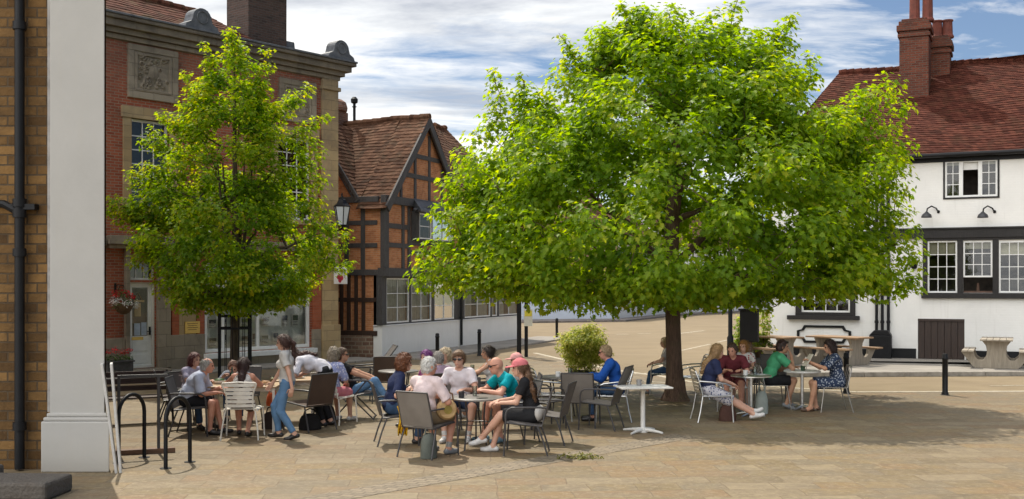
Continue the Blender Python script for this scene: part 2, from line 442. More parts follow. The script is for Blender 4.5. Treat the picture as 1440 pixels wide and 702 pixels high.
def sett_stone():
    t = NT('stone_setts'); v = t.coord()
    b = t.n('ShaderNodeTexBrick'); t.l(t.mapping(v, (1,1,1), (0,0,0), (0,0,R(24))), b.inputs['Vector'])
    b.inputs['Color1'].default_value = (.14,.112,.076,1); b.inputs['Color2'].default_value = (.25,.195,.13,1); b.inputs['Mortar'].default_value = (.13,.10,.07,1)
    b.inputs['Scale'].default_value = 1; b.inputs['Brick Width'].default_value = .17; b.inputs['Row Height'].default_value = .11; b.inputs['Mortar Size'].default_value = .012; b.inputs['Mortar Smooth'].default_value = .5
    c = t.mix(t.math('MULTIPLY', t.noise(v, 6, 5), .6), b.outputs['Color'], (.24,.19,.125))
    h = t.math('ADD', t.math('MULTIPLY', b.outputs['Fac'], -1.5), t.noise(v, 12, 4))
    return t.done(t.bsdf(c, .8, 0, t.bump(h, .7, .02)))
def asphalt():
    t = NT('worn_asphalt'); v = t.coord()
    n = t.noise(v, .5, 6, .6, .5); f = t.noise(v, 45, 4, .7)
    c = t.ramp(n, [(.3, (.205,.155,.092)), (.7, (.265,.205,.125))])
    c = t.mix(t.ramp(f, [(.45, (0,0,0)), (.75, (.5,)*3)]), c, (.2,.155,.11))
    wv = t.noise(t.mapping(v, (.25, 2.2, 1), (0,0,0), (0,0,R(12))), .9, 4, .6)
    c = t.mix(t.ramp(wv, [(.52, (0,0,0)), (.72, (.5,)*3)]), c, (.27,.21,.145))
    return t.done(t.bsdf(c, .9, 0, t.bump(f, .35, .008), spec=.25))
def flag_grey():
    t = NT('grey_flags'); v = t.coord()
    b = t.n('ShaderNodeTexBrick'); t.l(t.mapping(v, (1,1,1), (0,0,0), (0,0,R(-25))), b.inputs['Vector'])
    b.inputs['Color1'].default_value = (.23,.21,.185,1); b.inputs['Color2'].default_value = (.34,.31,.27,1); b.inputs['Mortar'].default_value = (.11,.10,.09,1)
    b.inputs['Scale'].default_value = 1; b.inputs['Brick Width'].default_value = .9; b.inputs['Row Height'].default_value = .6; b.inputs['Mortar Size'].default_value = .01
    c = t.mix(t.math('MULTIPLY', t.noise(v, 3, 6, .7), .7), b.outputs['Color'], (.25,.22,.18))
    return t.done(t.bsdf(c, .8, 0, t.bump(b.outputs['Fac'], -.3, .01)))
def sheet(name, pts, z, mat, thick=None):
    mb = MB()
    if thick: mb.prism(pts, z - thick, z, 'z')
    else: mb.add([(x, y, z) for x, y in pts], [tuple(range(len(pts)))])
    o = mb.build(name, mat, bevel=.012 if thick else 0); return tag(o, kind='structure')
def earth():
    t = NT('earth'); v = t.coord()
    return t.done(t.bsdf(t.ramp(t.noise(v, .05, 5), [(.3, (.10,.10,.05)), (.7, (.17,.15,.09))]), .95))
ASPH = asphalt(); PAVE = stone_paving()
sheet('ground', [(-900,-60), (900,-60), (900,1500), (-900,1500)], -.012, earth())
sheet('road', [(-40,-12), (60,-12), (60,140), (-40,140)], -.004, ASPH)
SQ = [(-26,-8), (45,-8), G(2400,552), G(1440,551), G(1205,552), G(1090,545), G(985,540), G(930,530), G(865,521), G(800,508), G(752,497), G(700,500), (-4.6,33.0), (-10.6,27.2), (-26,8.2)]
sheet('square_paving', SQ, 0.0, PAVE)
# band of darker setts running across the square
def band(p, q, w):
    p = Vector(p); q = Vector(q); d = (q-p).normalized(); n = Vector((-d.y, d.x))*w/2
    return [tuple(p+n), tuple(p-n), tuple(q-n), tuple(q+n)]
sheet('sett_band', band(G(430,706), G(965,613), .46), .004, sett_stone())
# raised pavements
FL = flag_grey()
B0 = Vector(G(150,528.5)); B1 = Vector(G(470,506)); BD = (B1-B0).normalized(); BN = Vector((BD.y, -BD.x))     # bank frontage
T0 = Vector(G(535,503)); T1 = Vector(G(730,478)); TD = (T1-T0).normalized(); TN = Vector((TD.y, -TD.x))       # timbered house frontage
U0 = Vector(G(1083,503)); U1 = Vector(G(1440,513)); UD = (U1-U0).normalized(); UN = Vector((UD.y, -UD.x))     # pub frontage
a = B0 - BD*6; b = B1 + BD*.9
sheet('bank_pavement', [tuple(a), tuple(b), tuple(b+BN*1.5), tuple(a+BN*1.5)], .05, FL, .10)
a = T0 - TD*.6; b = T1 + TD*2.2
sheet('house_pavement', [tuple(a), tuple(b), tuple(b+TN*1.7), tuple(a+TN*2.1)], .06, FL, .12)
pk = [tuple(U0-UD*1.2), tuple(U0-UD*1.2+UN*2.9), G(1120,529.5), G(1440,528), G(2300,527.2), tuple(U0+UD*24)]
sheet('pub_pavement', pk, .10, FL, .14)
kb = MB()
pts = [G(1100,530.1), G(1440,528.5), G(2300,527.7)]
for p, q in zip(pts, pts[1:]):
    L = (Vector(q)-Vector(p)).length; n = max(1, int(L/.92))
    for i in range(n):
        s = Vector(p).lerp(Vector(q), (i+.01)/n); e = Vector(p).lerp(Vector(q), (i+.99)/n)
        kb.bar((s.x, s.y, .055), (e.x, e.y, .055), .15, .12)
tag(kb.build('kerb', paint((.30,.27,.23), .85, .25, name='kerb_stone'), bevel=.012), kind='structure')
kb = MB(); P0 = G(1440,550.2)
edge = [G(2400,551.6), G(1440,550.6), G(1205,551.6), G(1090,544.6), G(985,539.6), G(930,529.6), G(865,520.7), G(800,507.7), G(752,496.7)]
for p, q in zip(edge, edge[1:]):
    kb.bar((p[0], p[1], -.02), (q[0], q[1], -.02), .16, .06)
tag(kb.build('edging', paint((.47,.41,.31), .85, .2, name='edging_stone'), bevel=.008), kind='structure')
# painted markings on the road; two far pale dashes stand in for a sunlit patch
mk = MB()
def dash(p, q, w=.12):
    b_ = band(p, q, w); mk.add([(x, y, .002) for x, y in b_], [(0,1,2,3)])
for (xa, ya), (xb, yb) in (((958,493),(999,484)), ((1010,481),(1032,476.5)), ((868,526.5),(912,525)), ((920,522),(931,516)), ((931,516),(926,511)), ((900,536),(950,539)), ((866,470.5),(884,470)), ((896,469.5),(915,469)), ((940,471),(990,465)), ((840,529),(860,530))):
    dash(G(xa,ya), G(xb,yb), .14 if ya > 480 else .22)
p = G(1440,545); dash(G(1392,542.8), G(1475,541.6), .10)
def lp():
    t = NT('worn_line_and_sun_patch_paint'); v = t.coord(); n = t.noise(v, 8, 6, .7)
    return t.done(t.bsdf(t.ramp(n, [(.40, (.27,.21,.135)), (.58, (.46,.41,.32))]), .8))
tag(mk.build('road_markings_and_sun_patch', lp()), kind='structure')
far = [(-2,67.2), (1,66.6), (7.2,69.4), (12.4,82.0), (24,99.5), (24,101), (12.0,86), (7,72.5), (-2,70)]
sheet('far_pavement', far, .10, paint((.2,.17,.15), .9, .25, name='far_flags'), .14)
# ------------------------------------------------------------------ building kit (local axes: x along the frontage, -y towards the street)
class Front:
    """turns photo pixels into places on a frontage (x = distance along, z = height)"""
    def __init__(s, O, d): s.O = O; s.d = d; s.ang = math.atan2(d.y, d.x)
    def s(self, px, off=0.0):
        n = Vector((self.d.y, -self.d.x)); O = self.O + n*off; k = (px-HX)/FPX
        return (k*O.y - O.x) / (self.d.x - k*self.d.y)
    def z(self, px, py, off=0.0):
        n = Vector((self.d.y, -self.d.x)); q = self.O + n*off + self.d*self.s(px, off)
        return CAM_H + (HY-py)/FPX*q.y
def wall_holes(mb, x0, x1, z0, z1, holes, y=0.0, reveal=.14):
    xs = sorted({x0, x1, *[h[0] for h in holes], *[h[1] for h in holes]}); zs = sorted({z0, z1, *[h[2] for h in holes], *[h[3] for h in holes]})
    xs = [v for v in xs if x0 <= v <= x1]; zs = [v for v in zs if z0 <= v <= z1]
    for xa, xb in zip(xs, xs[1:]):
        for za, zb in zip(zs, zs[1:]):
            mx, mz = (xa+xb)/2, (za+zb)/2
            if any(h[0] < mx < h[1] and h[2] < mz < h[3] for h in holes): continue
            mb.add([(xa,y,za),(xb,y,za),(xb,y,zb),(xa,y,zb)], [(0,1,2,3)])
    for a, b, c, d in holes:
        r = y + reveal
        mb.add([(a,y,c),(b,y,c),(b,y,d),(a,y,d),(a,r,c),(b,r,c),(b,r,d),(a,r,d)], [(0,4,5,1),(1,5,6,2),(2,6,7,3),(3,7,4,0)])
def shell(mb, x0, x1, y1, z0, z1, y0=0.0):
    """side and back walls"""
    mb.add([(x0,y0,z0),(x0,y1,z0),(x0,y1,z1),(x0,y0,z1)], [(0,1,2,3)])
    mb.add([(x1,y0,z0),(x1,y1,z0),(x1,y1,z1),(x1,y0,z1)], [(0,3,2,1)])
    mb.add([(x0,y1,z0),(x1,y1,z0),(x1,y1,z1),(x0,y1,z1)], [(0,3,2,1)])
GLASS = glass((.7,.74,.74), .75)
def frame_bars(mb, x0, x1, z0, z1, y, w=.05, d=.06, nx=1, nz=1, bar=.022):
    """outer frame butted end to end, glazing bars between"""
    mb.box(x0, x1, y, y+d, z1-w, z1); mb.box(x0, x1, y, y+d, z0, z0+w)
    mb.box(x0, x0+w, y, y+d, z0+w, z1-w); mb.box(x1-w, x1, y, y+d, z0+w, z1-w)
    for i in range(1, nx):
        c = x0+w+(x1-x0-2*w)*i/nx; mb.box(c-bar/2, c+bar/2, y+.008, y+d-.012, z0+w, z1-w)
    for j in range(1, nz):
        c = z0+w+(z1-z0-2*w)*j/nz; mb.box(x0+w, x1-w, y+.011, y+d-.015, c-bar/2, c+bar/2)
def window(parent, x0, x1, z0, z1, y=.06, nx=2, nz=2, w=.05, bar=.022, fmat=None, curtain=None, blind=None, backing=True, name='window', d=.06):
    """window part > pane, curtain, blind; the room behind is a dark recess"""
    mb = MB(); frame_bars(mb, x0, x1, z0, z1, y, w, d, nx, nz, bar)
    f = mb.build(name, fmat or WHITE, parent, bevel=.004)
    MB().add
    p = MB(); p.add([(x0+w*.5,y+d*.55,z0+w*.5),(x1-w*.5,y+d*.55,z0+w*.5),(x1-w*.5,y+d*.55,z1-w*.5),(x0+w*.5,y+d*.55,z1-w*.5)], [(0,1,2,3)])
    p.build('pane', GLASS, f)
    if curtain:
        n = 40; c = MB(); vs = []
        for i in range(n+1):
            u = x0+.01+(x1-x0-.02)*i/n; yy = y+d+.09+.018*math.sin(i*1.25)+.008*math.sin(i*3.1)
            vs += [(u, yy, z0-.02), (u, yy, z1+.02)]
        c.add(vs, [(2*i, 2*i+2, 2*i+3, 2*i+1) for i in range(n) if not (curtain == 'gap' and .38 < i/n < .62)])
        c.build('curtain', fabric((.62,.58,.50), name='net_curtain'), f, smooth=True)
    if blind:
        c = MB(); c.box(x0+.02, x1-.02, y+d+.07, y+d+.085, z1-(z1-z0)*blind, z1-.01); c.build('blind', fabric((.62,.54,.38), name='roller_blind'), f)
    return f
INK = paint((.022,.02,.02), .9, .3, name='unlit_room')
def courses(mb, fa, n_courses, nu, jit=.02, attr=None, drop=.028, seed=0, sag=0.0):
    """roof slope as overlapping tile courses; fa(u, t) -> point, u along, t up the slope; returns course index per face"""
    rr = random.Random(seed)
    for k in range(n_courses):
        t0, t1 = k/n_courses, (k+1.25)/n_courses
        vs = []
        for i in range(nu+1):
            u = i/nu
            a, nrm = fa(u, t0); b, _ = fa(u, min(1.0, t1))
            j = rr.uniform(-jit, jit)*.5
            vs += [a + nrm*(drop+j*.4) + Vector((0,0,-.008+j*.3)), b + nrm*(j*.2+.002), a + nrm*(.004) + Vector((0,0,-.008+j*.3))]
        fs = []
        for i in range(nu):
            fs.append((3*i, 3*i+3, 3*i+4, 3*i+1)); fs.append((3*i+2, 3*i+5, 3*i+3, 3*i))
        mb.add(vs, fs)
        attr += [float(k + seed*37 % 19)]*len(fs)
def slope(p00, p10, p01, p11, sag=.0, wav=.0, seed=0):
    """bilinear roof slope from the eaves p00-p10 to the ridge p01-p11"""
    p00, p10, p01, p11 = map(Vector, (p00, p10, p01, p11))
    nrm = (p10-p00).cross(p01-p00).normalized() if (p10-p00).length > 1e-6 else (p11-p01).cross(p01-p00).normalized()
    if nrm.z < 0: nrm = -nrm
    def f(u, t):
        p = (p00.lerp(p10, u)).lerp(p01.lerp(p11, u), t)
        p = p + nrm*(wav*(math.sin(u*9+seed)*math.sin(t*5+seed*2)+.6*math.sin(u*23+t*7+seed)) - sag*math.sin(math.pi*min(1,max(0,u)))*t)
        return p, nrm
    return f
def tile_roof(name, slopes, mat, parent, ridge=None):
    mb = MB(); at = []
    for k, (f, nc, nu) in enumerate(slopes): courses(mb, f, nc, nu, attr=at, seed=k+3)
    if ridge:
        for f, n in ridge:
            for i in range(n):
                a, nr = f(i/n, 1); b, _ = f((i+1.04)/n, 1)
                s0 = len(mb.f)
                mb.tube([a+Vector((0,0,.0)), b+Vector((0,0,.012))], [.11, .125], 8)
                at += [float(i)]*(len(mb.f)-s0)
    me = bpy.data.meshes.new(name); me.from_pydata([tuple(v) for v in mb.v], [], mb.f); me.materials.append(mat)
    a = me.attributes.new('course', 'FLOAT', 'FACE'); a.data.foreach_set('value', at)
    o = bpy.data.objects.new(name, me); COL.objects.link(o); link_child(o, parent)
    return o
def soffit(mb, pts): mb.add(pts, [tuple(range(len(pts)))])
RED_B = brickwork((.28,.066,.036), (.44,.125,.065), (.34,.24,.17), name='red_brick', stain=(.13,.075,.05), topdark=(6.9, 9.8, (.12,.085,.07)))
RUBBED = brickwork((.36,.095,.045), (.45,.14,.07), (.33,.16,.10), m=.004, stain_amt=.2, name='rubbed_red_brick')
ASHLAR = brickwork((.40,.28,.145), (.52,.385,.21), (.27,.2,.12), w=.62, h=.31, m=.006, stain=(.16,.13,.10), name='ashlar_stone', topdark=(6.2, 9.2, (.09,.08,.07)))
ASHLAR_D = brickwork((.27,.225,.165), (.36,.30,.225), (.2,.16,.12), w=.62, h=.34, m=.006, stain=(.12,.10,.08), stain_amt=.7, name='weathered_ashlar', topdark=(7.2,9.4,(.075,.068,.062)))
LEAD = paint((.10,.105,.115), .55, .3, name='lead')
CLAY = paint((.16,.042,.026), .8, .25, name='terracotta')

# ================================================================== bank: tall red brick frontage with stone dressings
FB = Front(B0, BD)
bank = thing('bank_building', 'tall red brick bank with stone dressings and a white shopfront behind the smaller tree', 'building', (B0.x, B0.y, 0), FB.ang)
xl, xr = -6.0, FB.s(472); zc = 9.25
s = FB.s
dx0, dx1, dz1 = s(180), s(219), FB.z(200, 397)
w1 = (s(184), s(238), FB.z(184,292), FB.z(184,166)); w2 = (s(390), s(437), FB.z(390,308), FB.z(390,190))
w0 = (s(184)-3.6, s(238)-3.6, w1[2], w1[3])
sh = (s(288), s(436), .44, 2.95)
fan = (dx0, dx1, dz1+.06, dz1+.55)
door_h = (dx0, dx1, .14, dz1)
holes = [w1, w2, w0, sh, fan, door_h]
mb = MB(); wall_holes(mb, xl, xr-.02, 0, zc, holes, 0, .2); shell(mb, xl, xr-.02, 8, 0, zc)
bw = mb.build('wall', RED_B, bank)
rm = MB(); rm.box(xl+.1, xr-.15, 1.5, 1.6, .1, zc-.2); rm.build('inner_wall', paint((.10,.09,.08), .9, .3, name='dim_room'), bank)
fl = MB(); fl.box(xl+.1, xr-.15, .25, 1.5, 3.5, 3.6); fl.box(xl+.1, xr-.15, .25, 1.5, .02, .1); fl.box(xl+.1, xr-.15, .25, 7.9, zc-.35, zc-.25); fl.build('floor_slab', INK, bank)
# quoin pier, stone bands, cornice
mb = MB(); mb.box(s(451), xr+.03, -.10, .55, .0, zc-.55); mb.box(s(451)-.04, xr+.07, -.16, .60, 0, 1.1); mb.box(s(451)-.05, xr+.08, -.17, .62, zc-.9, zc-.78)
mb.build('quoin_pier', ASHLAR, bank, bevel=.012)
mb = MB()
for xa, xb in ((s(174), s(180.0)), (s(219.5), s(237))): mb.box(xa, xb, -.12, .16, .12, 3.28)
mb.box(s(149), s(237)+.08, -.17, .05, 3.28, 3.38); mb.box(s(149)-.05, s(237)+.14, -.26, .05, 3.38, 3.50); mb.box(s(149)+.02, s(237)+.04, -.20, .05, 3.50, 3.62)
mb.build('door_surround', ASHLAR_D, bank, bevel=.012)
mb = MB(); mb.box(s(237)+.20, s(451)-.06, -.16, .03, 3.34, 3.48); mb.box(s(237)+.20, s(451)-.06, -.22, .03, 3.48, 3.60); mb.box(xl, s(149)-.1, -.20, .03, 3.34, 3.58)
mb.build('string_course', ASHLAR_D, bank, bevel=.01)
mb = MB(); mb.box(xl, s(174)-.01, -.09, .02, 0, .95); mb.box(s(237)+.01, s(286), -.09, .02, 0, .98); mb.box(s(286), s(438), -.09, .02, 0, .27); mb.box(s(438), s(451)-.05, -.09, .02, 0, .98)
mb.build('stone_plinth', ASHLAR_D, bank, bevel=.012)
for xa, xb in ((s(240), s(250)), (s(275), s(285)), (s(438.5), s(450))):
    mb = MB(); mb.box(xa, xb, -.07, .02, .98, 3.34); mb.build('brick_pilaster', RUBBED, bank, bevel=.006)
for xa, xb in ((s(250)+.01, s(275)-.01),):
    mb = MB(); mb.box(xa, xb, -.045, .02, .98, 3.33); mb.build('stone_panel', ASHLAR, bank, bevel=.006)
gold = metal((.62,.43,.14), .35, 'brass')
mb = MB(); xa, xb = s(258), s(279); za, zb = FB.z(268,469), FB.z(268,452); mb.box(xa, xb, -.075, -.046, za, zb)
pq = mb.build('brass_plaque', gold, bank, bevel=.005)
mb = MB()
for i in range(4): mb.box(xa+.07+.03*(i%2), xb-.07-.04*(i%2), -.079, -.0765, zb-.07-.055*i, zb-.052-.055*i)
mb.build('engraving', paint((.16,.10,.03), .5, .2, name='engraved'), pq)
# window surrounds
for (a, b, c, d), nm in ((w1, 'a'), (w2, 'b'), (w0, 'c')):
    mb = MB(); t_ = .24
    mb.box(a-t_, a-.0, -.05, .12, c, d); mb.box(b, b+t_, -.05, .12, c, d); mb.box(a-t_-.05, b+t_+.05, -.08, .12, d, d+.30); mb.box(a-t_-.1, b+t_+.1, -.14, .12, c-.14, c)
    mb.build('window_surround', ASHLAR, bank, bevel=.01)
    window(bank, a, b, c, d, .10, 3, 6, .07, .03, backing=False, blind=.0)
# carved stone panel between the windows and the cornice
def carved(parent, x0, x1, z0, z1, seed):
    n, m = 64, 60; rr = random.Random(seed); vs = []; fs = []
    curls = [(rr.uniform(.14,.86), rr.uniform(.12,.88), rr.uniform(.05,.13), rr.choice((-1,1))) for _ in range(26)]
    for j in range(m+1):
        for i in range(n+1):
            u, v = i/n, j/m
            h = .0
            edge = min(u, 1-u)*(x1-x0), min(v, 1-v)*(z1-z0)
            if min(edge) > .10:
                for cx_, cz_, r_, sg in curls:
                    dx, dz = abs(u-.5)+.5-cx_ if cx_ > .5 else u-cx_, v-cz_
                    q = math.hypot(dx, dz)
                    if q < r_: h = max(h, .07*math.cos(q/r_*math.pi/2)*(.55+.45*math.sin(sg*math.atan2(dz,dx)+q/r_*9)))
                h = max(h, .07*(1-min(1,((u-.5)/.16)**2+((v-.52)/.26)**2)))
            else: h = .045 if min(edge) > .035 else .02
            vs.append((x0+(x1-x0)*u, -.035-h, z0+(z1-z0)*v))
    for j in range(m):
        for i in range(n): fs.append((j*(n+1)+i, j*(n+1)+i+1, (j+1)*(n+1)+i+1, (j+1)*(n+1)+i))
    mb = MB(); mb.add(vs, fs)
    o = mb.build('carved_panel', ASHLAR_D, parent, smooth=False)
    fr = MB(); t_ = .17
    fr.box(x0-t_, x1+t_, -.08, .02, z1, z1+t_); fr.box(x0-t_, x1+t_, -.08, .02, z0-t_, z0); fr.box(x0-t_, x0, -.08, .02, z0, z1); fr.box(x1, x1+t_, -.08, .02, z0, z1)
    fr.build('frame', ASHLAR_D, o, bevel=.012)
carved(bank, s(187), s(241), FB.z(190,129), FB.z(190,72), 3)
carved(bank, s(398), s(437), FB.z(400,162), FB.z(400,118), 5)
# cornice with lead flashing, carried round the corner
mb = MB()
for k, (pr, za, zb) in enumerate(((.10, zc-.55, zc-.42), (.20, zc-.42, zc-.28), (.34, zc-.28, zc-.10), (.44, zc-.10, zc))):
    mb.box(xl, xr+pr*1.1, -pr, .6+.002*k, za, zb)
mb.build('cornice', ASHLAR_D, bank, bevel=.015)
mb = MB(); mb.box(xl, xr+.50, -.48, .62, zc+.002, zc+.06); mb.box(xl, xr+.1, .1, .5, zc+.06, zc+.2); mb.build('lead_flashing', LEAD, bank, bevel=.01)
for px in (272, 468):
    c = s(px); z0 = zc+.06; mb = MB(); r_ = .30
    prof = [(c-.55, z0), (c-.5, z0+.12), (c-.34, z0+.2), (c-.3, z0+.3)] + [(c-r_*math.cos(i*math.pi/10), z0+.30+r_*.95*math.sin(i*math.pi/10)) for i in range(11)] + [(c+.3, z0+.3), (c+.34, z0+.2), (c+.5, z0+.12), (c+.55, z0)]
    mb.prism(prof, -.42, -.02, 'y')
    for i in range(14):
        a = i/13*math.pi*2*1.1; mb.tube([(c+.17*math.cos(a), -.43, z0+.33+.17*math.sin(a)), (c+.17*math.cos(a+.5), -.43, z0+.33+.17*math.sin(a+.5))], .02, 6)
    mb.build('scroll_ornament', LEAD, bank, bevel=.01)
# low tiled roof behind the parapet
ROOF_D = roof_tile((.05,.02,.014), (.095,.036,.024), (.145,.058,.038), name='dark_red_tiles')
fr_ = slope((xl, .55, zc+.12), (s(400), .55, zc+.12), (xl, 2.2, zc+1.55), (s(400)-1.2, 2.2, zc+1.25), .05, .02, 1)
fb_ = slope((xl, 4.6, zc+.12), (s(400), 4.6, zc+.12), (xl, 2.2, zc+1.55), (s(400)-1.2, 2.2, zc+1.25), .05, .02, 2)
tile_roof('roof', [(fr_, 12, 60), (fb_, 12, 40)], ROOF_D, bank, [(fr_, 26)])
cb = brickwork((.05,.035,.03), (.10,.06,.048), (.09,.08,.07), name='sooty_brick', stain=(.02,.02,.02))
mb = MB(); ca, cb_ = s(338, -2.0), s(392, -2.0); mb.box(ca, cb_, 1.6, 2.7, zc+.1, zc+3.2); mb.box(ca-.1, cb_+.1, 1.5, 2.8, zc+2.2, zc+2.4)
ch = mb.build('chimney', cb, bank, bevel=.02)
mb = MB(); q0 = cb_+.01
mb.prism([(q0, zc+.1), (q0+.75, zc+.1), (q0+.55, zc+.25), (q0+.42, zc+.55), (q0+.38, zc+.85), (q0, zc+.85)], 1.7, 2.6, 'y'); mb.build('lead_flashing', LEAD, ch, bevel=.01)
# doorway
mb = MB(); frame_bars(mb, dx0, dx1, .14, dz1+.05, .06, .075, .10, 1, 1)
dfr = mb.build('door_frame', WHITE, bank, bevel=.005)
mb = MB(); xa, xb = dx0+.08, dx1-.08
mb.box(xa, xb, .095, .14, .16, .98); mb.box(xa, xa+.10, .095, .14, .98, dz1-.03); mb.box(xb-.10, xb, .095, .14, .98, dz1-.03); mb.box(xa+.10, xb-.10, .095, .14, dz1-.14, dz1-.03)
mb.box(xa+.10, xb-.10, .083, .096, .26, .50); mb.box(xa+.10, xb-.10, .083, .096, .58, .86)
door = mb.build('door', WHITE, bank, bevel=.006)
mb = MB(); mb.box(xa+.09, xb-.09, .11, .12, .97, dz1-.13); mb.build('pane', GLASS, door)
mb = MB(); mb.box(xb-.075, xb-.03, .06, .094, 1.0, 1.22); mb.tube([(xb-.05,.07,1.1),(xb-.05,.03,1.1),(xb-.15,.03,1.1)], .012, 6); mb.build('handle', BLACK, door)
mb = MB(); mb.box(xa+.08, xa+.42, .080, .0945, .88, .96); mb.build('letter_plate', gold, door, bevel=.003)
mb = MB(); mb.box(xa+.16, xa+.34, .098, .103, 1.0, 1.32); mb.box(xa+.37, xb-.13, .098, .103, 1.0, 1.34); mb.build('notice', paint((.45,.52,.62), .6, .15, name='pale_notice'), door)
mb = MB(); mb.box(xa+.17, xa+.36, .10, .104, 1.50, 1.86); mb.tube([(xa+.15, .099, 1.9), (xa+.28, .098, 2.12), (xa+.42, .099, 1.9)], .008, 5); mb.box(xa+.14, xa+.46, .0985, .1015, 1.88, 1.93); mb.build('hanging_sign', paint((.50,.38,.20), .6, .2, name='kraft_card'), door)
mb = MB(); frame_bars(mb, fan[0], fan[1], fan[2], fan[3], .10, .05, .06, 3, 1); fo = mb.build('fanlight', WHITE, bank, bevel=.004)
mb = MB(); mb.box(fan[0]+.02, fan[1]-.02, .125, .135, fan[2]+.02, fan[3]-.02); mb.build('pane', GLASS, fo)
mb = MB(); mb.box(dx0-.14, dx1+.14, -.55, -.02, .05, .13); mb.build('door_step', ASHLAR_D, bank, bevel=.015)
# shop window: white timber, mullions, deep sill, pictures on display
x0, x1, z0, z1 = sh; mb = MB(); ms = [x0, s(330), s(365), s(400), x1]
frame_bars(mb, x0, x1, z0, z1, .03, .10, .10, 1, 1)
for m_ in (s(315), s(364)): mb.box(m_-.045, m_+.045, .035, .12, z0+.10, z1-.10)
swin = mb.build('shop_window', WHITE, bank, bevel=.006)
mb = MB(); mb.box(x0+.05, x1-.05, .08, .084, z0+.05, z1-.05); mb.build('pane', glass((.97,.98,.97), .6, 'shop_glass'), swin)
mb = MB(); mb.box(x0-.10, x1+.10, -.24, .03, .28, .42); mb.build('window_sill', WHITE, swin, bevel=.01)
mb = MB(); mb.box(x0, x1, .27, .30, z0, z1-.06); mb.build('display_board', paint((.70,.71,.66), .7, .12, name='display_card'), swin)
rr = random.Random(4)
for i in range(9):
    for j in range(4):
        if rr.random() < .12: continue
        cx_ = x0+.22+(x1-x0-.44)*(i+.5)/9; cz_ = z0+.32+.52*j+rr.uniform(-.02,.02); ww, hh = rr.choice(((.13,.17),(.15,.12),(.12,.15))); yy = .20+.018*((i+j)%3)
        mb = MB(); mb.mi = 0; mb.box(cx_-ww, cx_+ww, yy, yy+.015, cz_-hh, cz_+hh); mb.mi = 1; mb.box(cx_-ww+.03, cx_+ww-.03, yy-.004, yy-.001, cz_-hh*.1, cz_+hh-.03)
        mb.mi = 2
        for k in range(3): mb.box(cx_-ww+.03, cx_+ww-.05-.04*(k%2), yy-.004, yy-.001, cz_-hh*.35-.045*k, cz_-hh*.35-.045*k+.018)
        pc = rr.choice(((.10,.13,.06),(.20,.13,.08),(.08,.10,.13),(.25,.2,.12),(.05,.05,.05)))
        mb.build('poster', [paint((.68,.66,.58), .6, .05, name='poster_paper'), paint(pc, .6, .5, scale=18.0, name='poster_picture'), paint((.1,.1,.1), .6, .1, name='poster_text')], swin)

def on_front(F, px, off=0.0): 
    n = Vector((F.d.y, -F.d.x)); q = F.O + n*off + F.d*F.s(px, off); return q
# lantern on the quoin pier: thing of its own
q = on_front(FB, 468, .10)
lan = thing('wall_lantern', 'black six-sided lantern with white glass on a bracket at the corner of the brick bank', 'lantern', (q.x, q.y, 4.15), FB.ang)
# hexagonal lantern; bracket runs along +x (out past the corner towards the street)
mb = MB(); mb.box(-.06,.06,-.03,.0,-.22,.12); mb.tube([(0,-.03,-.12),(.0,-.2,-.14),(.0,-.40,-.10),(.0,-.42,-.02)], .022, 6); mb.tube([(0,-.03,.06),(.0,-.25,-.02),(.0,-.38,-.09)], .014, 6)
mb.build('bracket', BLACK, lan, smooth=True)
c = (.0,-.42,0)
mb = MB(); mb.lathe([(.03,-.10),(.07,-.06),(.10,0.0),(.155,.02),(.15,.035)], 6, c); mb.lathe([(.26,.58),(.28,.60),(.17,.70),(.12,.80),(.05,.84),(.045,.90),(.02,.94),(.03,.97),(.005,1.03)], 6, c)
for i in range(6):
    a = i*math.pi/3; mb.bar((c[0]+.15*math.cos(a), c[1]+.15*math.sin(a), .03), (c[0]+.255*math.cos(a), c[1]+.255*math.sin(a), .585), .022)
mb.build('frame', BLACK, lan, bevel=.003)
mb = MB(); mb.lathe([(.142,.035),(.245,.58)], 6, c); mb.build('glass', paint((.62,.66,.68), .2, .05, name='opal_glass'), lan)
# hanging sign near the corner
q = on_front(FB, 466, .10)
sg = thing('hanging_sign', 'small square white projecting sign with a red emblem beside the bank corner', 'sign', (q.x, q.y, 2.42), FB.ang)
mb = MB(); mb.box(.04,.10,-.62,-.06,-.06,.46); mb.build('sign_board', WHITE, sg, bevel=.008)
mb = MB()
for xx in (.036, .101):
    for cy_, cz_, r_ in ((-.42,.13,.085),(-.29,.15,.075),(-.35,.05,.07)):
        poly = [(cy_+r_*math.cos(k*math.pi/8)*(1+.15*math.cos(3*k)), cz_+r_*math.sin(k*math.pi/8)) for k in range(16)]
        mb.prism(poly, xx, xx+.003, 'x')
mb.build('red_emblem', paint((.50,.03,.06), .5, .1, name='red_sign_paint'), sg)
mb = MB(); mb.tube([(.07,-.01,.52),(.07,-.66,.52)], .016, 6); mb.tube([(.07,-.1,.52),(.07,-.1,.46)], .01, 6); mb.tube([(.07,-.58,.52),(.07,-.58,.46)], .01, 6); mb.box(.02,.12,-.02,.0,.42,.62); mb.build('bracket', BLACK, sg)

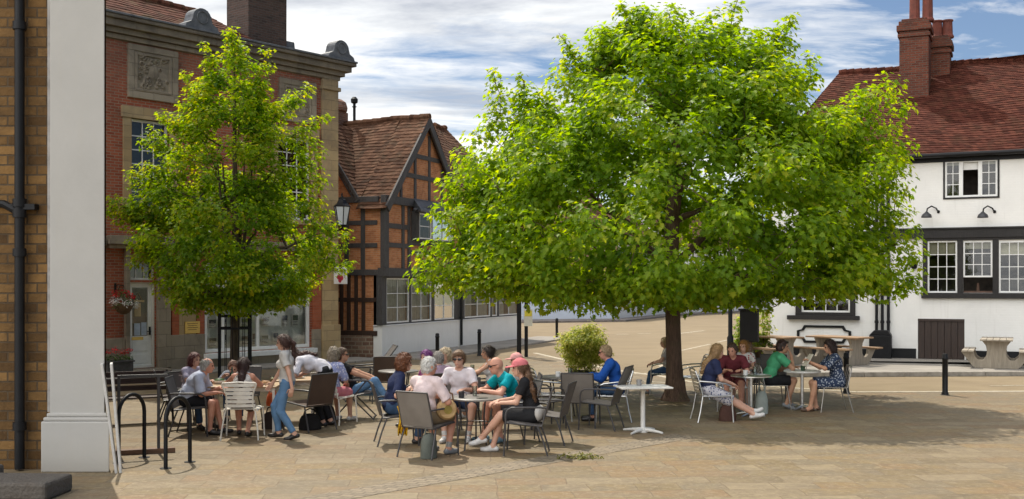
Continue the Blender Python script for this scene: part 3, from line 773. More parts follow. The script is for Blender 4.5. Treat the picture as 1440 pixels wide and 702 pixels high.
# ================================================================== timber-framed house
FT = Front(T0, TD); s = FT.s
OAK = timber((.075,.069,.066)); OAKB = timber((.055,.028,.017), 'brown_oak')
INF = brickwork((.48,.18,.075), (.64,.29,.13), (.56,.36,.22), w=.21, h=.065, m=.007, stain=(.25,.10,.05), stain_amt=.75, name='orange_brick_infill', scale_noise=2.4)
RUB = brickwork((.16,.085,.06), (.36,.24,.17), (.33,.27,.2), w=.26, h=.13, m=.02, stain=(.07,.05,.04), name='rubble_base')
house = thing('timber_framed_house', 'old timber-framed house with orange brick infill, tall gable and white base', 'house', (T0.x, T0.y, 0), FT.ang)
GW = 7.3; apex = FT.z(605,164,.38)-.06; xa = s(605,.38); ez = 5.08; xr = s(731)
gx0, gx1 = 0.0, 2*xa
jz = FT.z(535, 383)       # jetty
wins_px = [(542,574),(577,605.5),(609.5,637.5),(652,688.5),(690.5,698),(700.5,729)]
wz0, wz1 = 1.08, 2.56
gh = [(s(a), s(b), wz0, wz1) for a, b in wins_px]
ow = (s(573), s(621), FT.z(573,336), FT.z(573,300))
mb = MB(); wall_holes(mb, 0, xr, .9, jz, gh, 0, .10); mb.build('wall', INF, house)
mb = MB(); mb.box(-.02, xr+.02, -.07, .25, 0, 1.0); mb.prism([(-.05,1.0),(xr+.03,1.0),(xr+.03,1.04),(-.05,1.04)], -.10, .25, 'y')
mb.build('white_base', plaster((.85,.84,.81), 'white_limewash', .35), house, bevel=.012)
Y1 = -.16                                             # upper storey oversails the street front
mb = MB(); wall_holes(mb, -.02, xr, jz, ez, [ow], Y1, .12)
mb.add([(gx0-.02,Y1,ez),(gx1,Y1,ez),(xa,Y1,apex-.12)], [(0,1,2)])
mb.add([(-.02,Y1,jz),(xr,Y1,jz),(xr,.1,jz),(-.02,.1,jz)], [(0,3,2,1)])
shell(mb, -.02, xr, 8.0, jz, ez, Y1); mb.add([(0,.25,0),(0,8,0),(0,8,jz),(0,.25,jz)], [(0,1,2,3)]); mb.add([(xr,0,0),(xr,8,0),(xr,8,jz),(xr,0,jz)], [(0,3,2,1)])
mb.build('upper_wall', INF, house)
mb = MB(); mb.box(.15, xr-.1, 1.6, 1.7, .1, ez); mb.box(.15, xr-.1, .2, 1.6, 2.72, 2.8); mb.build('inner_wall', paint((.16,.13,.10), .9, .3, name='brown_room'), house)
def beam(mb, xa_, za_, xb_, zb_, w, y, pr=.045): mb.bar((xa_, y-pr/2+.012, za_), (xb_, y-pr/2+.012, zb_), w, pr, up=(0,1,0)) if False else mb.bar((xa_, y-pr/2+.012, za_), (xb_, y-pr/2+.012, zb_), pr, w, up=(1,0,0) if abs(zb_-za_) > abs(xb_-xa_) else (0,0,1))
# street frame
mb = MB()
mb.box(-.10, .20, -.12, .1, 1.04, jz-.005); mb.box(.20, xr, -.05, .02, wz1, jz-.14); mb.box(.20, xr, -.06, .02, 1.045, wz0)
xs_ = [.20, gh[0][0]]
prev = .20
for a, b, _, _ in gh:
    mb.box(prev, a, -.05, .02, wz0, wz1); prev = b
mb.box(prev, xr, -.05, .02, wz0, wz1)
mb.box(-.12, xr+.02, Y1-.10, .04, jz-.14, jz+.14)
mb.build('ground_frame', OAK, house, bevel=.012)
mb = MB()
mb.box(-.12, .16, Y1-.07, Y1+.1, jz+.14, ez-.13)                    # corner post
for px in (560, 568.5, 625, 655, 690, 720):
    c_ = s(px); mb.box(c_-.085, c_+.085, Y1-.045, Y1+.02, jz+.14, ez-.13)
for px, py in ((545,345),(545,318)):
    z_ = FT.z(px, py)
    for p, q in ((.16, s(560)-.085), (s(560)+.085, s(568.5)-.085), (s(625)+.085, s(655)-.085), (s(655)+.085, s(690)-.085), (s(690)+.085, xr)): mb.box(p, q, Y1-.04, Y1+.02, z_-.08, z_+.08)
mb.box(s(568.5)+.085, s(625)-.085, Y1-.042, Y1+.02, ow[2]-.22, ow[2]-.06)
mb.box(s(586)-.07, s(586)+.07, Y1-.04, Y1+.02, jz+.14, ow[2]-.22); mb.box(s(606)-.07, s(606)+.07, Y1-.04, Y1+.02, jz+.14, ow[2]-.22)
mb.box(s(568.5)+.085, s(625)-.085, Y1-.043, Y1+.02, jz+.62, jz+.76)
mb.box(-.14, xr, Y1-.12, Y1+.08, ez-.13, ez+.13)
mb.build('upper_frame', OAK, house, bevel=.01)
# gable frame
mb = MB(); Y2 = Y1
def roofz(x): return ez + (apex-ez)*(1-abs(x-xa)/xa)
for za_ in (ez+.92, ez+1.62):
    hw = xa*(1-(za_-ez)/(apex-ez))-.15; mb.box(xa-hw, xa+hw, Y2-.045, Y2+.02, za_-.075, za_+.075)
for f_ in (-.62, -.26, .12, .48): 
    x_ = xa+f_*xa; zt = roofz(x_)-.2
    lv = [ez+.13, ez+.845, ez+.995, ez+1.545, ez+1.695, zt]
    for p, q in ((0,1),(2,3),(4,5)):
        za_, zb_ = lv[p], min(lv[q], zt)
        if zb_ > za_+.05: mb.box(x_-.075, x_+.075, Y2-.042, Y2+.02, za_, zb_)
mb.build('gable_frame', OAK, house, bevel=.01)
mb = MB()
for sg_ in (-1, 1):
    a = Vector((xa+sg_*(xa+.28), Y2-.22, ez-.22)); b = Vector((xa, Y2-.22, apex+.06)); d = (b-a)
    n = Vector((-d.z, 0, d.x)).normalized()
    if n.z > 0: n = -n
    mb.add([a, b, b+Vector((0,0,-.36)), a+n*.28, a+Vector((0,.07,0)), b+Vector((0,.07,0)), b+Vector((0,.07,-.36)), a+n*.28+Vector((0,.07,0))], [(0,1,2,3),(7,6,5,4),(0,4,5,1),(2,6,7,3),(3,7,4,0),(1,5,6,2)])
mb.build('barge_boards', OAK, house, bevel=.008)
# oriel window with its little pitched hood
mb = MB(); a, b, c, d = ow
mb.box(a-.06, b+.06, Y1-.30, Y1, c-.06, c); mb.box(a-.06, b+.06, Y1-.30, Y1, d, d+.08); mb.box(a-.06, a, Y1-.30, Y1, c, d); mb.box(b, b+.06, Y1-.30, Y1, c, d)
m_ = a+(b-a)*.36; mb.box(m_-.04, m_+.04, Y1-.295, Y1-.2, c, d)
ori = mb.build('oriel_frame', OAK, house, bevel=.006)
window(house, a, m_-.04, c, d, Y1-.29, 1, 2, .045, .025, curtain=None); window(house, m_+.04, b, c, d, Y1-.288, 2, 2, .045, .025, curtain='gap')
mb = MB(); z_ = d+.08
mb.add([(a-.35,Y1-.52,z_+.02),(b+.35,Y1-.52,z_+.02),(b+.1,Y1-.06,z_+.42),(a+.0,Y1-.06,z_+.42),(a-.35,Y1-.52,z_-.06),(b+.35,Y1-.52,z_-.06),(b+.1,Y1-.06,z_-.04),(a,Y1-.06,z_-.04)], [(0,1,2,3),(4,7,6,5),(0,4,5,1),(1,5,6,2),(2,6,7,3),(3,7,4,0)])
mb.bar((s(566),Y1-.30,z_+.02),(s(600),Y1-.55,z_+.34), .10, .06)
mb.build('window_hood', LEAD, house, bevel=.01)
for k, (a, b, c, d) in enumerate(gh):
    window(house, a+.004, b-.004, c+.004, d-.004, -.03, 1 if k == 4 else 2, 3, .05, .025, curtain=True if k in (0,1,4) else 'gap')
# side towards the bank
mb = MB()
zs = FT.z(535,470)
for y_ in (.62, 1.22, 1.84, 2.5, 3.2): mb.box(-.06, .02, y_-.075, y_+.075, jz+.09, ez-.09)
for z_ in (FT.z(535,345), FT.z(535,313)):
    for p, q in ((.1,.545),(.695,1.145),(1.295,1.765),(1.915,3.1)): mb.box(-.055, .02, p, q, z_-.075, z_+.075)
mb.box(-.10, .02, .04, 6, jz-.10, jz+.09); mb.box(-.10, .02, .04, 6, ez-.09, ez+.10)
mb.build('side_frame', OAK, house, bevel=.01)
mb = MB(); 
for i in range(12):
    y_ = .34+.27*i; mb.box(-.05, .02, y_-.06, y_+.06, 1.93 if i < 1 else .86, jz-.10) if i else None
mb.box(-.048, .02, .10, 3.5, 1.78, 1.92); mb.box(-.08, .02, .10, 3.5, .70, .855)
mb.build('side_studs', OAKB, house, bevel=.01)
mb = MB(); mb.box(-.09, .05, .26, 3.5, 0, .70); mb.build('rubble_base', RUB, house, bevel=.02)
# small cross gable on that side: peak hidden behind the bank
mb = MB(); cy0, cy1, cz = .84, 4.4, 7.8; cm = (cy0+cy1)/2
mb.add([(-.03,cy0,ez),(-.03,cy1,ez),(-.03,cm,cz)], [(0,1,2)]); mb.build('side_gable', INF, house)
mb = MB(); mb.bar((-.08,cy0-.05,ez-.05),(-.08,cm,cz+.02), .10, .20); mb.bar((-.08,cy1+.05,ez-.05),(-.08,cm+.02,cz), .10, .20); mb.build('side_barge_boards', OAK, house, bevel=.006)
ROOF_T = roof_tile((.050,.026,.016), (.105,.050,.029), (.175,.092,.055), moss=(.085,.062,.038), name='weathered_tiles')
ov = .30; dz = (apex-ez)/xa
L0 = slope((-ov, Y1-.22, ez-ov*dz), (-ov, cy0-.1, ez-ov*dz), (xa, Y1-.22, apex+.05), (xa, cy0-.1, apex+.04), 0, .012, 1)
L1 = slope((.05, cy0-.1, ez+.05*dz), (.05, 8.2, ez+.05*dz), (xa, cy0-.1, apex+.04), (xa, 8.2, apex-.12), .06, .02, 1)
R0 = slope((gx1+ov, Y1-.22, ez-ov*dz), (gx1+ov, 8.2, ez-ov*dz), (xa, Y1-.22, apex+.05), (xa, 8.2, apex-.12), .05, .02, 2)
xg = 3.2
C0 = slope((-.16, cy0, ez), (xg, cy0, ez), (-.16, cm, cz+.06), (xg, cm, cz+.06), 0, .02, 3); C1 = slope((-.16, cy1, ez), (xg, cy1, ez), (-.16, cm, cz+.06), (xg, cm, cz+.06), 0, .02, 4)
rz2 = FT.z(650,188,-3.6)-.25
xw = s(611, -3.6)                                        # the street range behind the gable is taller: its ridge starts right of the apex
zl = ez-.05+(rz2+.3-ez)*(.38-Y1)/(3.88-Y1)
W0 = slope((xa+.6, .10, zl), (xr+.2, Y1-.28, ez-.05), (xw, 3.6, rz2+.25), (xr+.2, 3.6, rz2+.25), .06, .02, 5)
W1 = slope((xw, 7.6, ez-.05), (xr+.2, 7.6, ez-.05), (xw, 3.6, rz2+.25), (xr+.2, 3.6, rz2+.25), .06, .02, 6)
mb = MB(); mb.add([(xr+.1,Y1-.1,ez),(xr+.1,7.5,ez),(xr+.1,3.6,rz2+.2)], [(0,1,2)]); mb.build('range_end_wall', INF, house)
tile_roof('roof', [(L0, 26, 8), (L1, 26, 50), (R0, 26, 40), (C0, 20, 16), (C1, 20, 16), (W0, 26, 50), (W1, 26, 30)], ROOF_T, house, [(L0, 3), (L1, 20), (W0, 22)])
ch_b = brickwork((.17,.07,.045), (.30,.14,.09), (.28,.23,.18), name='chimney_brick', stain=(.05,.04,.035))
mb = MB(); cyy = 3.4
mb.box(xa-.5, xa+.3, cyy-.38, cyy+.38, apex-.6, apex+.42); mb.lathe([(.50,.42),(.52,.55),(.46,.75),(.3,.86)], 10, (xa-.1,cyy,apex)); 
chm = mb.build('chimney', ch_b, house, bevel=.02)
mb = MB(); mb.lathe([(.13,.80),(.15,.84),(.115,.9),(.11,1.5),(.14,1.52),(.14,1.58)], 14, (xa-.1,cyy,apex)); mb.build('chimney_pot', CLAY, chm, smooth=True)
mb = MB(); mb.lathe([(.05,-.1),(.05,.55),(.09,.57),(.05,.6),(.05,.68),(.12,.72),(.13,.84),(.06,.92)], 10, (xa, 2.6, apex)); mb.build('flue_cowl', BLACK, house, smooth=True)
mb = MB(); c_ = s(644.5); mb.tube([(c_,-.13,.1),(c_,-.13,jz-.2)], .05, 8); mb.box(c_-.09,c_+.09,-.2,-.06,jz-.35,jz-.14); mb.tube([(c_,-.13,1.05),(c_,-.13,1.15)],.065,8); mb.build('drainpipe', BLACK, house, smooth=True)

# ================================================================== white pub
FU = Front(U0, UD); s = FU.s
PW = plaster((.84,.82,.78), 'pub_render', .5, .25)
BTIM = timber((.020,.017,.016), 'black_timber')
pub = thing('pub_building', 'long white pub with black trim, sash windows and sagging red tile roof', 'pub', (U0.x, U0.y, 0), FU.ang)
XR = s(1440)+9.0; eave = 6.22; ridge = 10.05; DP = 8.6
sash = [(s(a), s(b), FU.z(a,412), FU.z(a,339)) for a, b in ((1304.5,1346.5),(1354.5,1396),(1404.5,1447))]
case = (s(1329), s(1403), FU.z(1329,278.5), FU.z(1329,227))
gwin = (s(1127), s(1195.5), FU.z(1127,439), FU.z(1127,372))
cell = (s(1291), s(1356.5), .0+.10, FU.z(1291,449))
far_w = [(sash[0][0]+7.0, sash[0][1]+7.0, sash[0][2], sash[0][3]), (case[0]+6.6, case[1]+6.6, case[2], case[3])]
hid = [(s(1128), s(1190), case[2], case[3])]
holes = sash + [case, gwin, cell] + far_w + hid
sp = s(1241)
mb = MB(); wall_holes(mb, 0, sp, 0, eave, [gwin]+hid, 0, .14); wall_holes(mb, sp, XR, 0, eave, sash+[case, cell]+far_w, -.06, .16)
mb.add([(sp,-.06,0),(sp,0,0),(sp,0,eave),(sp,-.06,eave)], [(0,1,2,3)]); shell(mb, 0, XR, DP, 0, eave)
mb.build('wall', PW, pub)
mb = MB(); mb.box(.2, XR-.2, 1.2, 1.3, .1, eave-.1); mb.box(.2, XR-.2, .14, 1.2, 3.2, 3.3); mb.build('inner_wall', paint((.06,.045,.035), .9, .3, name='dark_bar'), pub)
mb = MB(); mb.box(0.0, sp-.02, -.03, .05, .0, .36); mb.box(sp+.0, cell[0]-.05, -.10, -.02, 0, .40); mb.box(cell[1]+.05, XR, -.10, -.02, 0, .38); mb.build('black_plinth', BLACK, pub, bevel=.008)
zf0, zf1 = FU.z(1400,334), FU.z(1400,321.5)
mb = MB(); mb.box(.02, sp, -.07, .03, zf0, zf1); mb.box(sp, XR, -.16, -.02, zf0, zf1); mb.box(sp, XR, -.20, -.02, zf1, zf1+.05); mb.build('fascia_board', BTIM, pub, bevel=.008)
# big sash group in a black frame
a, b, c, d = sash[0][0]-.13, sash[2][1]+.13, sash[0][2]-.14, sash[0][3]+.03
mb = MB(); yf = -.12
mb.box(a, b, yf, .02, d-.03, d+.06); mb.box(a-.04, b+.04, yf-.05, .02, c-.02, sash[0][2]); mb.box(a, sash[0][0], yf, .02, sash[0][2], d-.03); mb.box(sash[2][1], b, yf, .02, sash[0][2], d-.03)
mb.box(sash[0][1], sash[1][0], yf, .02, sash[0][2], d-.03); mb.box(sash[1][1], sash[2][0], yf, .02, sash[0][2], d-.03)
mb.build('window_frame', BTIM, pub, bevel=.008)
for k, (a, b, c, d) in enumerate(sash):
    if k == 1:                                          # lower sash pushed up
        window(pub, a+.003, b-.003, c+(d-c)*.30, d-.003, -.07, 3, 3, .05, .022, blind=.22)
        mb = MB(); mb.box(a+.01, b-.01, -.02, .03, c+.005, c+.06); mb.tube([((a+b)/2, .12, c+.06), ((a+b)/2, .12, c+.30)], [.05,.03], 8); mb.build('open_sash_sill', paint((.10,.05,.03), .6, .2, name='dark_wood_paint'), pub)
    else: window(pub, a+.003, b-.003, c+.003, d-.003, -.07, 3, 4, .05, .022, blind=.27)
for w_ in far_w[:1]: window(pub, *w_, -.05, 3, 4, .05, .022, blind=.27)
# upstairs casement of three lights, the middle one open
def casement(a, b, c, d):
    mb = MB(); frame_bars(mb, a-.05, b+.05, c-.05, d+.05, -.09, .05, .08); mb.build('window_frame', BTIM, pub, bevel=.004)
    w3 = (b-a)/3
    window(pub, a+.002, a+w3*.92, c+.002, d-.002, -.06, 2, 3, .055, .022, blind=.12); window(pub, b-w3*.98, b-.002, c+.002, d-.002, -.06, 2, 3, .055, .022, blind=.12)
    mb = MB(); mb.box(a+w3*.92, a+w3*1.04, -.06, 0, c+.002, d-.002); mb.box(b-w3*1.10, b-w3*.98, -.06, 0, c+.002, d-.002); mb.box(a+w3*1.04, b-w3*1.10, -.06, 0, c+.002, c+.06); mb.box(a+w3*1.04, b-w3*1.10, -.06, 0, d-.06, d-.002); mb.box(a+w3*1.04, b-w3*1.10, .05, .06, d-.28, d-.06)
    mb.build('window_mullions', WHITE, pub, bevel=.004)
casement(*case); casement(*far_w[1])
window(pub, *hid[0], .04, 6, 3, .05, .022)
# left ground-floor window, black surround and thick sill
a, b, c, d = gwin
mb = MB(); mb.box(s(1119), a, -.06, .03, c, d+.3); mb.box(b, s(1203), -.06, .03, c, d+.3); mb.box(a, b, -.06, .03, d, d+.3); mb.box(s(1119), s(1203), -.08, .03, c-.10, c-.0); mb.box(s(1108), s(1209), -.18, .03, FU.z(1108,449), c-.10)
mb.build('window_surround', BTIM, pub, bevel=.01)
window(pub, a+.003, b-.003, c+.003, d-.003, .03, 4, 4, .055, .025)
# black moulded frame of a name board, its field bare
mb = MB(); a, b = s(1121), s(1197); zt, zb = FU.z(1150,457.5), FU.z(1150,482.5); cz_ = .17
P_ = [(a+cz_*1.3, zt), (b-cz_*1.3, zt), (b-cz_*.9, zt-cz_*.75), (b, zt-cz_), (b, zb+cz_), (b-cz_*.9, zb+cz_*.75), (b-cz_*1.3, zb), (a+cz_*1.3, zb), (a+cz_*.9, zb+cz_*.75), (a, zb+cz_), (a, zt-cz_), (a+cz_*.9, zt-cz_*.75)]
mxx, mzz = (a+b)/2, (zt+zb)/2
IN = [(mxx+(x-mxx)*(1-.075*2/(b-a)), mzz+(z-mzz)*(1-.075*2/(zt-zb))) for x, z in P_]
n_ = len(P_); V_ = [(x,-.05,z) for x, z in P_]+[(x,-.05,z) for x, z in IN]+[(x,.0,z) for x, z in P_]+[(x,.0,z) for x, z in IN]
F_ = []
for i in range(n_):
    j = (i+1) % n_; F_ += [(i,j,n_+j,n_+i), (i,2*n_+i,2*n_+j,j), (n_+i,n_+j,3*n_+j,3*n_+i)]
mb.add(V_, F_); mb.build('name_board_frame', BLACK, pub)
# cellar hatch
mb = MB(); a, b, c, d = cell
for i in range(7): mb.box(a+(b-a)*i/7+.004, a+(b-a)*(i+1)/7-.004, -.04, .02, c, d-.06)
mb.box(a, b, -.07, .02, d-.06, d+.02)
mb.build('cellar_door', wood((.022,.013,.010), (.05,.028,.019), 'z', name='dark_plank'), pub, bevel=.006)
# rainwater pipes on the joint between the two parts
mb = MB()
for px in (1233.5, 1241.5, 1250):
    c_ = s(px); mb.tube([(c_,-.14,.2),(c_,-.14,eave-.3)], .045, 8)
    for z_ in (1.2,2.6,4.0,5.3): mb.tube([(c_,-.14,z_-.04),(c_,-.14,z_+.04)], .06, 8)
mb.build('drainpipes', BLACK, pub, smooth=True)
mb = MB(); c_ = s(1241); mb.box(c_-.34, c_+.30, -.48, -.12, .1, .80); mb.prism([(c_-.34,.80),(c_+.30,.80),(c_+.2,.95),(c_-.2,.95)], -.46, -.12, 'y'); mb.build('pipe_boxing', BLACK, pub, bevel=.02)
mb = MB(); mb.box(-.1, XR, -.34, .0, eave-.06, eave-.02); mb.tube([(-.1,-.36,eave-.03),(XR,-.36,eave-.0)], .07, 8); mb.box(.02, XR, -.10, .0, eave-.2, eave-.06); mb.build('gutter', BLACK, pub, smooth=True)
ROOF_P = roof_tile((.034,.010,.006), (.068,.019,.012), (.112,.036,.022), moss=(.06,.028,.015), name='red_tiles')
E0, E1 = -.3, XR+.3
ry = DP/2; hx = s(1180, -ry)
hxr = hx
P0_ = slope((E0, -.36, eave), (E1, -.36, eave), (hxr, ry, ridge-.35), (E1, ry, ridge+.35), .22, .05, 1)
P1_ = slope((E0, DP+.3, eave), (E1, DP+.3, eave), (hxr, ry, ridge-.35), (E1, ry, ridge+.35), .10, .03, 2)
P2_ = slope((E0, DP+.3, eave), (E0, -.36, eave), (hxr, ry, ridge-.35), (hxr, ry, ridge-.35), 0, .02, 3)
prf = tile_roof('roof', [(P0_, 44, 130), (P1_, 30, 60), (P2_, 44, 40)], ROOF_P, pub, [(P0_, 60)])
# chimney stack astride the front slope: two joined shafts
CBR = brickwork((.09,.026,.016), (.17,.052,.030), (.12,.09,.07), name='dark_chimney_brick', stain=(.045,.03,.025))
mb = MB(); 
def stack(xa_, xb_, ya_, yb_, z0_, z1_):
    mb.box(xa_, xb_, ya_, yb_, z0_, z1_-.62); mb.box(xa_-.05, xb_+.05, ya_-.05, yb_+.05, z1_-.62, z1_-.50); mb.box(xa_+.0, xb_-.0, ya_+.0, yb_, z1_-.50, z1_-.42); mb.box(xa_-.08, xb_+.08, ya_-.08, yb_+.08, z1_-.42, z1_-.22); mb.box(xa_-.02, xb_+.02, ya_-.02, yb_+.02, z1_-.22, z1_-.08); mb.box(xa_+.06, xb_-.06, ya_+.06, yb_-.06, z1_-.08, z1_)
yo = 2.7
q0, q1 = s(1264.5, -yo), s(1306, -yo); zt1 = FU.z(1285, 25, -yo)
stack(q0, q1, yo, yo+1.0, 7.5, zt1)
q2, q3 = s(1309, -yo-1.2), s(1336, -yo-1.2); zt2 = FU.z(1320, 50, -yo-1.2)
stack(q2, q3, yo+1.1, yo+2.0, 8.5, zt2)
chm = mb.build('chimney', CBR, pub, bevel=.02)
for c_, yy, z_ in (((q0+q1)/2-.02, yo+.5, zt1), ((q0+q1)/2+.38, yo+.55, zt1), ((q2+q3)/2-.12, yo+1.5, zt2), ((q2+q3)/2+.2, yo+1.55, zt2)):
    mb = MB(); k = 1.0 if z_ == zt1 else .55; mb.lathe([(.20,-.05),(.21,0),(.17,.08),(.155,.9*k),(.185,.93*k),(.185,1.02*k),(.15,1.03*k)], 10, (c_, yy, z_))
    mb.build('chimney_pot', CLAY, chm, smooth=False)
# swan-neck lamps over the fascia: unlit, each fixed to the wall
def swan(px, label):
    q = on_front(FU, px, .06); L = thing('wall_lamp', label, 'wall lamp', (q.x, q.y, FU.z(px, 298)), FU.ang+R(-42), 'swan-neck lamps on the pub front')
    mb = MB(); mb.lathe([(.05,0),(.05,.03)], 10); mb.xform(Matrix.Rotation(R(90),4,'X')); mb.tube([(0,-.02,0),(0,-.10,.10),(0,-.28,.16),(0,-.44,.08),(0,-.47,-.03)], .022, 6); mb.build('arm', BLACK, L, smooth=True)
    mb = MB(); mb.lathe([(.03,.02),(.07,-.02),(.13,-.07),(.155,-.14),(.15,-.16),(.13,-.15)], 14, (0,-.47,-.03)); mb.build('lamp_shade', paint((.045,.045,.05), .45, .2, name='grey_enamel'), L, smooth=True)
swan(1320, 'swan-neck lamp on the white pub wall below the left end of the casement window'); swan(1399, 'swan-neck lamp on the white pub wall below the right end of the casement window')
q = on_front(FU, 1286, .06); L = thing('bracket_light', 'small dark bulkhead light on the pub wall between the tree and the sash windows', 'wall light', (q.x, q.y, FU.z(1286,372)), FU.ang)
mb = MB(); mb.box(-.03,.03,-.02,0,-.12,.18); mb.tube([(0,-.02,.1),(0,-.14,.12)], .02, 6); mb.build('bracket', BLACK, L); mb = MB(); mb.lathe([(.06,.12),(.10,.08),(.09,-.10),(.05,-.14)], 8, (0,-.16,0)); mb.build('lamp_head', BLACK, L, smooth=True)

# ================================================================== houses across the far end of the road
def far_house(label, p, q, h, wallc, lowc, roof_d, seed, nwin):
    p = Vector(p); q = Vector(q); d = (q-p).normalized(); L = (q-p).length
    t = thing('far_house', label, 'house', (p.x, p.y, 0), math.atan2(d.y, d.x))
    n = nwin; holes = [(L*(i+.5)/n-.45, L*(i+.5)/n+.45, zz, zz+1.3) for i in range(n) for zz in (2.6+1.4*0+1.2,)]
    mb = MB(); wall_holes(mb, 0, L, 2.3, h, holes, 0, .12); shell(mb, 0, L, 7, 0, h); mb.build('wall', wallc, t)
    mb = MB(); mb.box(-.02, L+.02, -.05, .1, 0, 2.3); mb.build('painted_base', lowc, t, bevel=.01)
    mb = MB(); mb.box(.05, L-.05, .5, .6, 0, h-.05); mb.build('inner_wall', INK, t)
    for a in holes: window(t, *a, .04, 2, 2, .06, .03)
    f0 = slope((-.2,-.3,h-.05),(L+.2,-.3,h-.05),(-.2,3.5,h+roof_d),(L+.2,3.5,h+roof_d), .04,.02,seed); f1 = slope((-.2,7.3,h-.05),(L+.2,7.3,h-.05),(-.2,3.5,h+roof_d),(L+.2,3.5,h+roof_d), .04,.02,seed+1)
    tile_roof('roof', [(f0, 18, 30), (f1, 12, 12)], ROOF_T, t, [(f0, 14)])
    mb = MB(); mb.add([(0,0,h),(0,7,h),(0,3.5,h+roof_d)], [(0,1,2)]); mb.add([(L,0,h),(L,7,h),(L,3.5,h+roof_d)], [(0,1,2)]); mb.build('gable_wall', wallc, t)
    mb = MB(); mb.box(L-1.2, L-.3, 3.1, 3.9, h+roof_d-.6, h+roof_d+.9); mb.build('chimney', ch_b, t, bevel=.02)
BLUEW = plaster((.60,.66,.74), 'pale_blue_render', .3); OFFW = plaster((.78,.77,.74), 'far_white_render', .4)
OB = brickwork((.30,.13,.075), (.45,.22,.13), (.38,.3,.22), name='far_brick')
far_house('far brick house with a pale blue painted base beyond the road, nearest the timbered house', (-3.5, 69.0), (7, 72.6), 5.6, OB, BLUEW, 2.6, 2, 4)
far_house('far white house at the bend in the road, seen behind the large tree trunk', (7.05, 72.7), (12.6, 86), 5.2, OFFW, OFFW, 2.6, 5, 4)
far_house('farthest white house beyond the bend, partly behind the pub corner', (12.7, 86.2), (30, 106), 5.4, OFFW, OFFW, 2.8, 8, 6)

# ================================================================== near building on the left: stone wall and white pilaster
HON = brickwork((.085,.046,.018), (.26,.145,.052), (.10,.07,.042), w=.25, h=.125, m=.012, stain=(.05,.032,.018), stain_amt=.75, name='honey_stone', rough_b=1.2, scale_noise=2.0)
PILW = plaster((.43,.415,.385), 'grey_white_pilaster', .75)
Yf = G(0,663)[1]
near = thing('market_hall', 'near corner of a stone market hall with broad white pilaster and black downpipe, far left', 'building', (0, Yf, 0), 0)
xe = XD(150, Yf); H_ = 8.6
x68, x148, x60, x158 = XD(70,Yf), XD(147,Yf), XD(61,Yf), XD(157,Yf)
mb = MB(); mb.add([(-16,.16,0),(x68-.0,.16,0),(x68-.0,.16,H_),(-16,.16,H_)], [(0,1,2,3)]); mb.add([(-16,.16,0),(-16,5,0),(-16,5,H_),(-16,.16,H_)], [(0,3,2,1)]); mb.add([(-16,5,0),(x148-2.4,5,0),(x148-2.4,5,H_),(-16,5,H_)], [(0,3,2,1)]); mb.add([(x148-.02,.1,0),(x148-2.4,5,0),(x148-2.4,5,H_),(x148-.02,.1,H_)], [(0,1,2,3)])
mb.add([(-16,.16,H_),(x148,.16,H_),(x148-2.4,5,H_),(-16,5,H_)], [(0,1,2,3)])
mb.build('stone_wall', HON, near)
mb = MB(); mb.prism([(x68,0.0),(x148,0.0),(x148-.10,.22),(x68,.22)], .72, H_, 'z')
mb.build('pilaster', PILW, near, bevel=.012)
zb1 = ZD(592, Yf)
mb = MB(); mb.prism([(x60,-.08),(x158,-.08),(x158-.12,.24),(x60,.24)], .0, zb1, 'z')
mb.build('pilaster_base', PILW, near, bevel=.015)
mb = MB(); mb.prism([(x60+.02,-.06),(x158-.02,-.06),(x158-.13,.23),(x60+.02,.23)], zb1+.002, zb1+.05, 'z'); mb.prism([(x60+.05,-.03),(x158-.05,-.03),(x158-.15,.23),(x60+.05,.23)], zb1+.052, zb1+.10, 'z'); mb.build('base_moulding', PILW, near, bevel=.015)
mb = MB(); xs = XD(66,Yf); mb.box(xs-.02, x68-.004, .06, .17, .74, H_); mb.build('pilaster_edge', paint((.34,.32,.30), .8, .2, name='grey_edge'), near)
mb = MB(); cp = XD(25, Yf); mb.tube([(cp,.05,.02),(cp,.05,H_-.2)], .06, 12)
for py in (35, 285, 300, 355, 600): 
    z_ = ZD(py, Yf); mb.tube([(cp,.05,z_-.05),(cp,.05,z_+.05)], .082, 12)
z_ = ZD(290,Yf); mb.tube([(cp-.5,.10,z_+.06),(cp-.2,.06,z_+.03),(cp,.05,z_-.08)], .05, 8); mb.box(cp-.14, cp+.2, .02, .15, z_-.04, z_+.03)
mb.build('downpipe', BLACK, near, smooth=True)
